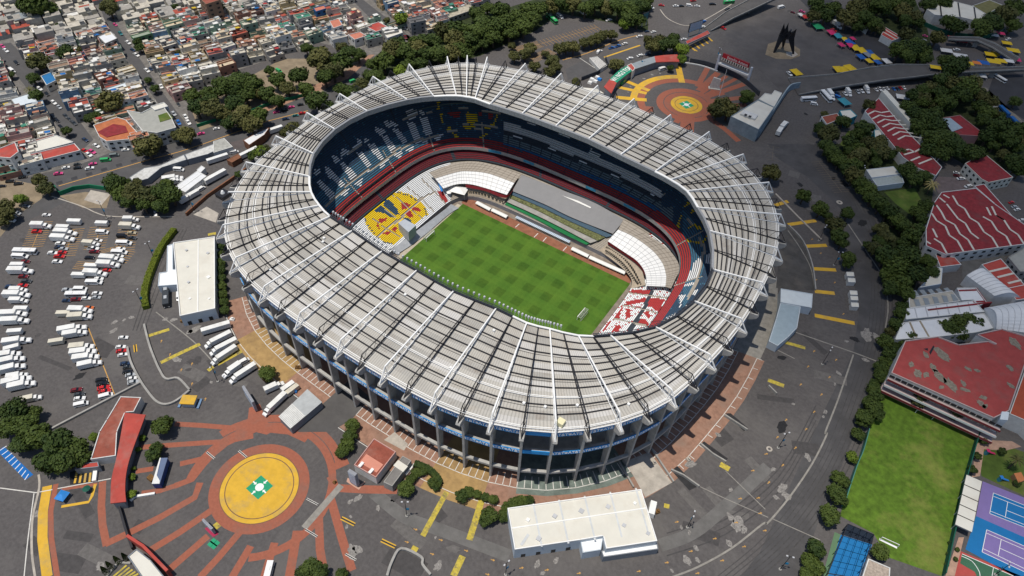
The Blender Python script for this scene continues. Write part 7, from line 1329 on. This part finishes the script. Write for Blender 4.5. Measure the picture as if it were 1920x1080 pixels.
KN = {'d': 'dark green', 'o': 'olive green', 'b': 'bright green'}
def grove(where, group, items, kind='d', mix='', name='tree', squash=1):
    items = sorted(items); cnt = {}; tot = {}; ks = []
    for t in items: k = t[3] if len(t) > 3 else (random.choice(kind+mix) if mix else kind); ks.append(k); tot[k] = tot.get(k, 0)+1
    for t, k in zip(items, ks):
        n = cnt[k] = cnt.get(k, 0)+1; lab = (ordw(n)+' ' if tot[k] > 1 else '')+KN[k]+' '+('tree' if name == 'tree' else 'bush')+(' from the left ' if tot[k] > 1 else ' ')+where
        put_tree(t[0], t[1], t[2], k, lab, group, name, squash)
grove('among the houses', 'street trees of the neighbourhood', [(68,112,19,'o'),(122,97,14),(66,12,24),(92,20,16),(45,8,14),(205,16,14,'o'),(205,190,22,'o'),(68,180,12),(62,147,11),(213,97,8),(112,48,7),(278,150,6),(262,88,9),(258,78,8),(125,246,9),(168,223,10),(180,219,10),(405,15,14),(752,35,13,'b'),(725,38,6,'o'),(327,12,7),(375,10,8),(290,166,8),(150,95,6,'o'),(20,140,7),(335,98,6,'o'),(25,215,8)], 'd')
grove('in the park below the houses', 'trees of the park above the avenue', [(450,150,20),(475,160,18),(420,165,18),(360,180,16),(390,175,13),(370,203,16),(400,205,18,'o'),(440,195,18),(455,215,17,'o'),(350,252,16,'o'),(275,274,22,'o'),(290,262,14,'o'),(470,235,18,'o'),(430,232,13),(335,255,11,'o'),(395,190,14),(420,215,13,'o'),(462,180,15),(487,170,14,'o'),(440,170,15)], 'd')
grove('along the avenue behind the stadium', 'avenue trees behind the stadium', [(505,132,9),(575,92,11),(600,115,22,'o'),(592,97,10),(640,118,20),(625,132,18,'o'),(610,146,15),(520,150,15),(560,145,17),(575,168,13),(540,166,13,'o'),(500,176,15),(520,190,13),(595,190,20),(612,200,14),(640,165,14),(660,172,14),(678,160,15,'o'),(655,97,15),(672,102,13),(640,88,10,'o'),(700,122,13),(705,146,15),(716,158,13),(692,142,11),(750,132,13,'b'),(765,122,13),(790,117,13),(548,238,13,'o'),(534,249,11,'o'),(487,285,14,'b'),(476,292,11),(499,283,12,'o'),(449,222,16,'o'),(487,219,15),(447,328,7),(560,245,8),(590,225,9)], 'd')
WOOD = 'trees of the wood behind the stadium'
grove('in the wood beside the houses', WOOD, [(720,115,18),(735,92,18,'o'),(747,80,13),(762,95,20),(782,92,18,'o'),(797,80,15),(812,78,16),(800,102,16),(822,100,18),(842,96,17,'o'),(860,90,15),(780,76,13),(830,57,15,'o'),(850,52,18),(870,57,17),(850,75,18,'o'),(880,72,18),(900,62,18),(910,42,18),(930,52,18),(950,42,18),(940,22,17),(955,62,15),(925,70,15),(970,32,18),(982,50,17),(990,17,15),(905,82,11),(890,85,11),(875,100,12),(915,15,13),(895,28,14)], 'd')
grove('in the wood above the bus lot', WOOD, [(1000,35,15),(1010,20,15),(1030,12,15,'o'),(1050,8,15),(1075,10,14,'o'),(1098,15,15),(1117,8,15),(1138,14,14,'o'),(1160,15,17),(1180,20,17),(1192,12,15),(1207,12,13),(1180,36,15),(1196,38,13),(1170,45,11,'b'),(1212,3,12),(1060,-5,14),(1120,-8,14)], 'd')
grove('in the row below the bus lot', 'thin trees below the bus lot', [(960,87,7,'o'),(995,88,12,'o'),(985,102,11),(1022,100,7),(1050,92,11,'o'),(1062,88,11),(1076,88,12,'o'),(1096,80,10),(1110,76,10),(1121,73,10,'o'),(1133,66,9),(1147,65,10),(965,106,10,'o'),(1042,124,11),(1035,114,12,'o'),(1030,136,10,'o'),(1003,124,10),(1080,153,8)], 'o')
grove('around the far plaza', 'trees around the far plaza', [(1155,120,13,'o'),(1235,75,14,'o'),(1225,86,13,'o'),(1247,86,13),(1215,73,9,'o'),(1262,72,10),(1266,86,11),(1280,95,12,'b'),(1279,111,9,'b'),(1257,128,6),(1345,205,17,'o'),(1366,206,17,'o'),(1356,195,14,'o'),(1402,178,12),(1396,186,9)], 'd')
grove('in the top right park', 'trees of the top right park', [(1530,10,15),(1550,26,16),(1562,14,14),(1525,33,11,'o'),(1605,15,18),(1590,32,18),(1620,32,17),(1608,48,12),(1640,45,14),(1650,12,18),(1672,10,15),(1692,20,15),(1702,6,13),(1647,50,12),(1700,62,14),(1706,92,19),(1686,96,17),(1726,96,17),(1700,108,14),(1722,80,13),(1758,70,14),(1780,42,15),(1795,52,14),(1840,50,18),(1862,42,19),(1880,30,18),(1902,15,18),(1900,45,14),(1740,10,14),(1720,35,12),(1770,8,13)], 'd', 'ddo')
grove('by the bridge and the tram line', 'trees of the top right park', [(1775,115,15),(1786,130,17),(1800,120,15),(1770,150,18),(1790,160,18,'o'),(1812,165,20),(1826,153,16,'o'),(1800,182,18),(1762,172,16),(1838,175,15,'o'),(1630,196,12,'o'),(1547,213,7,'o'),(1702,200,14),(1716,212,16),(1732,190,13),(1742,222,18),(1722,237,17),(1757,237,18),(1582,226,13),(1556,250,18,'o'),(1540,240,12),(1620,240,17),(1608,252,12),(1752,262,20),(1782,264,18),(1872,240,20),(1902,247,18),(1890,262,18),(1852,256,15),(1860,190,12,'o'),(1905,190,10)], 'd')
grove('in the dark hedge row right of the stadium', 'dark trees of the right hedge row', [(1548,276,12),(1560,287,13),(1575,301,13),(1590,316,13),(1601,331,13),(1613,345,13),(1625,358,13),(1636,371,13),(1650,385,13),(1665,399,13),(1680,411,13),(1694,424,12)], 'd', 'do')
kerb('white_kerb', [(1454,364),(1497,408),(1540,450)], .9, .5, CONL, 0); paint('raised_terrace', [(1470,430),(1500,440),(1523,500),(1528,545),(1455,540),(1462,470)], .06, mat('terrace_dark', (.075, .072, .07), .9, .25, .2, dirt=(.16, .14, .12), dscale=.08)); kerb('terrace_wall', [(1478,425),(1505,455),(1522,500),(1528,545)], .6, 1.4, CONC)
grove('between stadium and red halls', 'trees right of the stadium', [(1448,324,16,'o'),(1507,368,13),(1538,393,13),(1551,406,8),(1566,418,15,'o'),(1573,441,15),(1578,456,11),(1590,400,10),(1590,484,13),(1588,496,9),(1715,335,15),(1700,320,15),(1735,330,12),(1736,386,13),(1720,397,13),(1726,411,11),(1668,290,9),(1686,284,9,'o'),(1643,305,9),(1822,290,18),(1792,280,18),(1762,290,15),(1740,284,15),(1900,300,15),(1912,322,12)], 'd')
grove('in the big dark clump by the ring road', 'dark clump by the ring road', [(1640,466,14,'o'),(1660,480,19),(1680,500,21),(1700,480,20),(1712,512,21),(1690,530,19),(1670,540,15),(1740,490,14),(1746,512,12),(1710,442,16),(1722,430,12),(1625,460,8),(1665,515,14),(1700,552,14)], 'd')
grove('along the ring road above the field', 'trees along the ring road', [(1690,590,13),(1680,608,13),(1668,622,9,'o'),(1660,641,13),(1666,664,13),(1652,688,12),(1652,706,12),(1640,718,9),(1635,762,15),(1620,782,15),(1640,745,13),(1645,775,13),(1690,640,11),(1706,633,12),(1765,612,13),(1780,616,16),(1795,606,15),(1802,625,13),(1815,600,13),(1830,606,13),(1846,609,11),(1722,748,14,'o'),(1791,773,16,'o'),(1789,760,11,'o')], 'd')
grove('along the lower ring road', 'trees along the ring road', [(1598,855,11,'b'),(1572,896,13),(1582,902,11),(1568,926,17),(1555,966,18),(1576,934,13),(1530,1030,16),(1518,1052,15),(1532,1066,15),(1512,1076,13),(1651,1036,14),(1832,856,7),(1846,826,7),(1880,846,7),(1823,880,8),(1908,906,6)], 'd')
grove('below the stadium between plaza and bottom hall', 'bushes below the stadium', [(650,832,14),(656,815,12),(640,846,11),(661,796,12),(780,886,9),(793,882,8),(770,897,9),(762,915,14),(811,904,9),(817,911,8),(865,928,12),(880,921,10),(895,926,8),(910,931,8),(925,935,9),(917,966,15),(908,976,10),(965,945,13),(945,966,11),(977,940,12),(992,938,10),(950,950,10),(500,698,15)], 'd', '', 'bush', .8)
grove('at the bottom edge below the near plaza', 'trees below the near plaza', [(585,1066,18),(568,1075,14),(602,1072,14),(640,1076,11)], 'd')
grove('in the big clump at the left edge', 'big dark trees at the left edge', [(30,772,21),(18,802,20),(52,800,21),(76,820,22),(112,832,25),(140,842,22),(120,862,23),(90,866,20),(152,858,16),(60,776,15),(40,832,18),(176,820,8,'b'),(15,770,15)], 'd')
grove('on the near plaza by the curved red roof', 'trees and planters of the near plaza', [(302,800,17),(313,792,12),(288,851,14),(294,838,10)], 'd')
grove('in the planter strip beside the curved red roof', 'trees and planters of the near plaza', [(266,820,6,'b'),(258,842,5,'b'),(250,878,4,'b'),(247,893,7,'b'),(246,925,8,'b')], 'b', '', 'bush', .8)
grove('by the avenue at the left edge', 'trees at the top of the parking lot', [(86,352,14,'o'),(72,338,12,'o'),(38,373,11,'b'),(10,385,14,'o'),(16,402,13,'o'),(4,414,11)], 'o')
grove('in the clump above the parking lot', 'trees at the top of the parking lot', [(215,345,17),(226,362,16),(250,360,18,'o'),(276,366,20,'o'),(300,360,18),(322,366,18),(270,385,14),(301,386,14),(231,342,12),(311,346,12),(255,342,9,'o'),(240,380,12)], 'd')
grove('in the narrow strip right of the left hall', 'bushes between left hall and stadium', [(413,460,8),(412,475,8),(412,490,9),(413,505,9),(414,520,9),(415,535,9),(416,550,9),(419,565,9),(421,580,9)], 'd', '', 'bush', .8)
grove('beside the court stand path', 'small bushes of the sports club', [(1783,1018,4),(1779,1038,4),(1776,1058,4),(1796,1030,4),(1793,1048,4)], 'd', '', 'bush', .8)
BL_P = [T(3,0,[(700,815),(850,720),(1130,1080),(1000,1080)]), T(3,1,[(960,-20),(1060,-20),(1320,180),(1260,260),(1060,180)]), T(3,0,[(1290,850),(1460,850),(1620,1000),(1580,1040),(1380,1020)]), T(3,1,[(1450,120),(1640,40),(1860,260),(1640,310),(1220,330)]), T(3,1,[(700,160),(1030,150),(1040,330),(800,340)]), T(3,1,[(860,330),(1190,320),(1190,540),(950,520)]), T(3,1,[(1170,320),(1990,280),(1990,1080),(1180,1080)]), T(3,0,[(1170,40),(1760,0),(1640,180),(1180,120)]), T(3,0,[(700,90),(1020,290),(920,320),(690,200)])]
ex = [(PX(o.location), o) for o in COL.objects if o.get('category') == 'tree']; exy = [q for q, o in ex]; rt = random.Random(9); add = 0; tries = 0
ZONES = [T(3,0,[(700,-10),(1100,-10),(1190,200),(1250,450),(1180,470),(900,380),(700,250),(600,80)]), T(3,0,[(1200,620),(1500,600),(1620,720),(1880,1010),(1990,1100),(1990,1300),(1500,1250),(1080,1000),(1000,780)]), T(3,1,[(440,0),(900,0),(1000,200),(1250,250),(1200,420),(1180,620),(1160,760),(1080,1000),(900,1000),(800,760),(870,600),(660,240)])]
while add < 70 and tries < 4000:
    tries += 1; x, y = rt.uniform(1590, 1920), rt.uniform(0, 540)
    if not any(inpoly(x, y, z_) for z_ in ZONES) or any(inpoly(x+15*math.cos(k_), y-4+15*math.sin(k_), z_) for z_ in BL_P for k_ in range(0, 7)) or any(inpoly(x, y, z_) for z_ in BL_P) or any((x-a)**2+(y-b_)**2 < 90 for a, b_ in exy): continue
    exy.append((x, y)); add += 1; put_tree(x, y-5, rt.uniform(9, 15), rt.choice('ddo'), 'tree of the dense belt filling the upper right corner', 'dense tree belt of the upper right corner')
for k in range(13):      # fuller hedge row by the ring road
    x, y = 1553+k*11.3, 281+k*11.8; put_tree(x+6, y+3, 11, rt.choice('ddo'), ordw(k+1)+' bush from the top filling the right hedge row', 'bushes filling the right hedge row', 'bush', .8)
for k in range(9):
    x, y = (1694, 1684, 1676, 1662, 1655, 1640, 1630, 1618, 1610)[k], (575, 612, 645, 676, 700, 728, 755, 790, 812)[k]; put_tree(x, y, 12, 'd', ordw(k+1)+' bush from the top between ring road and playing field', 'bushes between ring road and playing field', 'bush', .8)
# palms
for x, y, r, lab in ((1748,346,14,'dry yellowish palm tree beside the small lawn'), (1908,862,15,'big palm tree at the right edge of the playground'), (55,168,11,'palm tree beside the first long street')):
    g = G(x, y, 7); R = r*(g-CAM).dot(CW)/F; e = empty('palm_tree', (g.x, g.y, 0), 0, lab, 'palm'); b = MB(); b.tube((0, 0, 0), (0, 0, 7), .35, 7, r2=.22); b.build('trunk', BARK, e); b = MB()
    for k in range(22):
        a = k*2.4; el = .9-(k/22)*1.3; d = Vector((math.cos(a), math.sin(a), 0)); s = Vector((-d.y, d.x, 0))*R*.09; p0 = Vector((0, 0, 7)); p1 = p0+d*R*.55+Vector((0, 0, el*R*.5)); p2 = p0+d*R+Vector((0, 0, (el-.55)*R*.6))
        b.face([p0-s*.4, p0+s*.4, p1+s, p1-s]); b.face([p1-s, p1+s, p2+s*.2, p2-s*.2])
    b.build('crown', LM['o'] if 'dry' not in lab else mat('palm_dry', (.3, .25, .1), .8, .2), e)
for k, (P, Q) in enumerate((((805,1062),(745,1010)),((842,1025),(785,962)),((898,985),(845,932)),((958,962),(892,898)))):
    g = G(P[0]/4, 810+P[1]/4); e = empty('cypress', g, k, 'pointed dark cypress, '+ORD[k]+' from the left beside the lower entrance ramp', 'tree', 'cypresses by the entrance ramp'); b = MB(); b.tube((0, 0, 0), (0, 0, 1), .12, 6); b.build('trunk', BARK, e); b = MB(); r = random.Random(k)
    for _ in range(520):
        t = r.random()**.8; z = .5+5.6*t; R = 1.0*(1-t)**.7+.08; a = r.random()*6.283; q = Vector((R*math.cos(a), R*math.sin(a), z)); n2 = Vector((math.cos(a), math.sin(a), .5)); tt = n2.cross(Vector((0, 0, 1))).normalized()*.2; b.face([q-tt, q+tt, q+Vector((0, 0, .5))+n2*.05])
    b.build('crown', LM['d'], e)
# clipped hedges
def hedge(label, P, w, h, k='h'):
    Q = smooth_pts([Vector((*p, 0)) for p in P], 6); W = [G(q.x, q.y) for q in Q]; c = W[0].copy(); b = MB(); r = random.Random(3); W = [p-c for p in W]; wall_along(b, W, w*.86, 0, h*.93)
    for i in range(len(W)-1):
        a, q = W[i], W[i+1]; L = (q-a).length; d = (q-a).normalized(); nn = Vector((-d.y, d.x, 0))
        for _ in range(int(L*26)):
            t = r.random(); s = r.uniform(-1, 1); p = a.lerp(q, t)+nn*s*w/2+Vector((0, 0, h*(1 if abs(s) < .9 else r.random()))); z = Vector((r.uniform(-.5, .5), r.uniform(-.5, .5), 1)).normalized(); tt = z.cross(Vector((1, .3, 0))).normalized()*r.uniform(.15, .3); uu = z.cross(tt); b.face([p-tt, p+uu, p+tt, p-uu+z*.1])
    o = b.build('hedge', LM[k]); o.location = c; return tag(o, label, 'hedge')
hedge('long clipped yellow green hedge between parking lot and left hall', T(0,1,[(1315,655),(1215,790),(1140,960),(1100,1090)])+T(0,2,[(1092,80),(1102,160)]), 3.4, 2.6)
hedge('curving dark hedge edge behind the bottom hall', T(1,3,[(1190,250),(1290,290),(1370,370),(1350,430)]), 3, 2.4, 'd')
# ================================================================== CLOUD (its shadow lies over the top right of the place)
cz = 620; off = SUN*(cz/SUN.z); cc = Vector((250, 285, 0)); bm_ = MB(); NU, NV = 48, 12; r = random.Random(5)
for iv in range(NV):
    for iu in range(NU):
        def sp(u, v):
            a = 2*math.pi*(u % NU)/NU; f = math.pi*v/NV; w = 1+.05*math.sin(3*a+1)+.04*math.sin(7*a)+.02*math.sin(13*a+f*3); return (math.sin(f)*math.cos(a)*w, math.sin(f)*math.sin(a)*w, math.cos(f)*.07*(1+.3*math.sin(5*a+f*4)))
        bm_.face([sp(iu, iv), sp(iu, iv+1), sp(iu+1, iv+1), sp(iu+1, iv)])
cm_ = bpy.data.materials.new('cloud_vapour'); cm_.use_nodes = True; n = cm_.node_tree; n.nodes.remove(n.nodes['Principled BSDF']); out = n.nodes['Material Output']
tr_ = n.nodes.new('ShaderNodeBsdfTransparent'); df = n.nodes.new('ShaderNodeBsdfDiffuse'); df.inputs[0].default_value = (.9, .92, .95, 1); mx = n.nodes.new('ShaderNodeMixShader'); tc = n.nodes.new('ShaderNodeTexCoord')
ln = n.nodes.new('ShaderNodeVectorMath'); ln.operation = 'LENGTH'; n.links.new(tc.outputs['Object'], ln.inputs[0]); nz = n.nodes.new('ShaderNodeTexNoise'); nz.inputs['Scale'].default_value = 3.2; nz.inputs['Detail'].default_value = 6; n.links.new(tc.outputs['Object'], nz.inputs['Vector'])
a1_ = n.nodes.new('ShaderNodeMath'); a1_.operation = 'MULTIPLY_ADD'; n.links.new(nz.outputs['Fac'], a1_.inputs[0]); a1_.inputs[1].default_value = -.35; n.links.new(ln.outputs['Value'], a1_.inputs[2])
mr = n.nodes.new('ShaderNodeMapRange'); mr.interpolation_type = 'SMOOTHSTEP'; n.links.new(a1_.outputs[0], mr.inputs[0]); mr.inputs[1].default_value = .42; mr.inputs[2].default_value = .82; mr.inputs[3].default_value = .46; mr.inputs[4].default_value = 0
n.links.new(mr.outputs[0], mx.inputs[0]); n.links.new(tr_.outputs[0], mx.inputs[1]); n.links.new(df.outputs[0], mx.inputs[2]); n.links.new(mx.outputs[0], out.inputs[0])
co = bm_.build('cloud', cm_); co.location = (cc.x+off.x, cc.y+off.y, cz); co.scale = (306, 355, 275); tag(co, kind='structure')

# ================================================================== far trees beyond the 295 that show largest become one mass
bpy.context.view_layer.update()
tl = [o for o in COL.objects if o.get('category') in ('tree', 'palm') and o.name.split('.')[0] in ('tree',)]
tl.sort(key=lambda o: -o.scale[0]/(o.location-CAM).length); rest = tl[292:]
if rest:
    V, Fc, MI, ms = [], [], [], []
    for o in rest:
        for ch in list(o.children):
            M_ = o.matrix_basis @ ch.matrix_basis; me = ch.data; k = len(V); V += [tuple(M_ @ v.co) for v in me.vertices]
            m = me.materials[0]
            if m not in ms: ms.append(m)
            mi = ms.index(m)
            for p in me.polygons: Fc.append(tuple(k+i for i in p.vertices)); MI.append(mi)
    me = bpy.data.meshes.new('distant_trees'); me.from_pydata(V, [], Fc)
    for m in ms: me.materials.append(m)
    me.polygons.foreach_set('material_index', MI); me.update(); o = bpy.data.objects.new('distant_trees', me); COL.objects.link(o)
    tag(o, 'smaller far trees filling the gaps of the woods and belts', 'trees', None, 'stuff')
    for q in rest:
        for ch in list(q.children): bpy.data.objects.remove(ch)
        bpy.data.objects.remove(q)
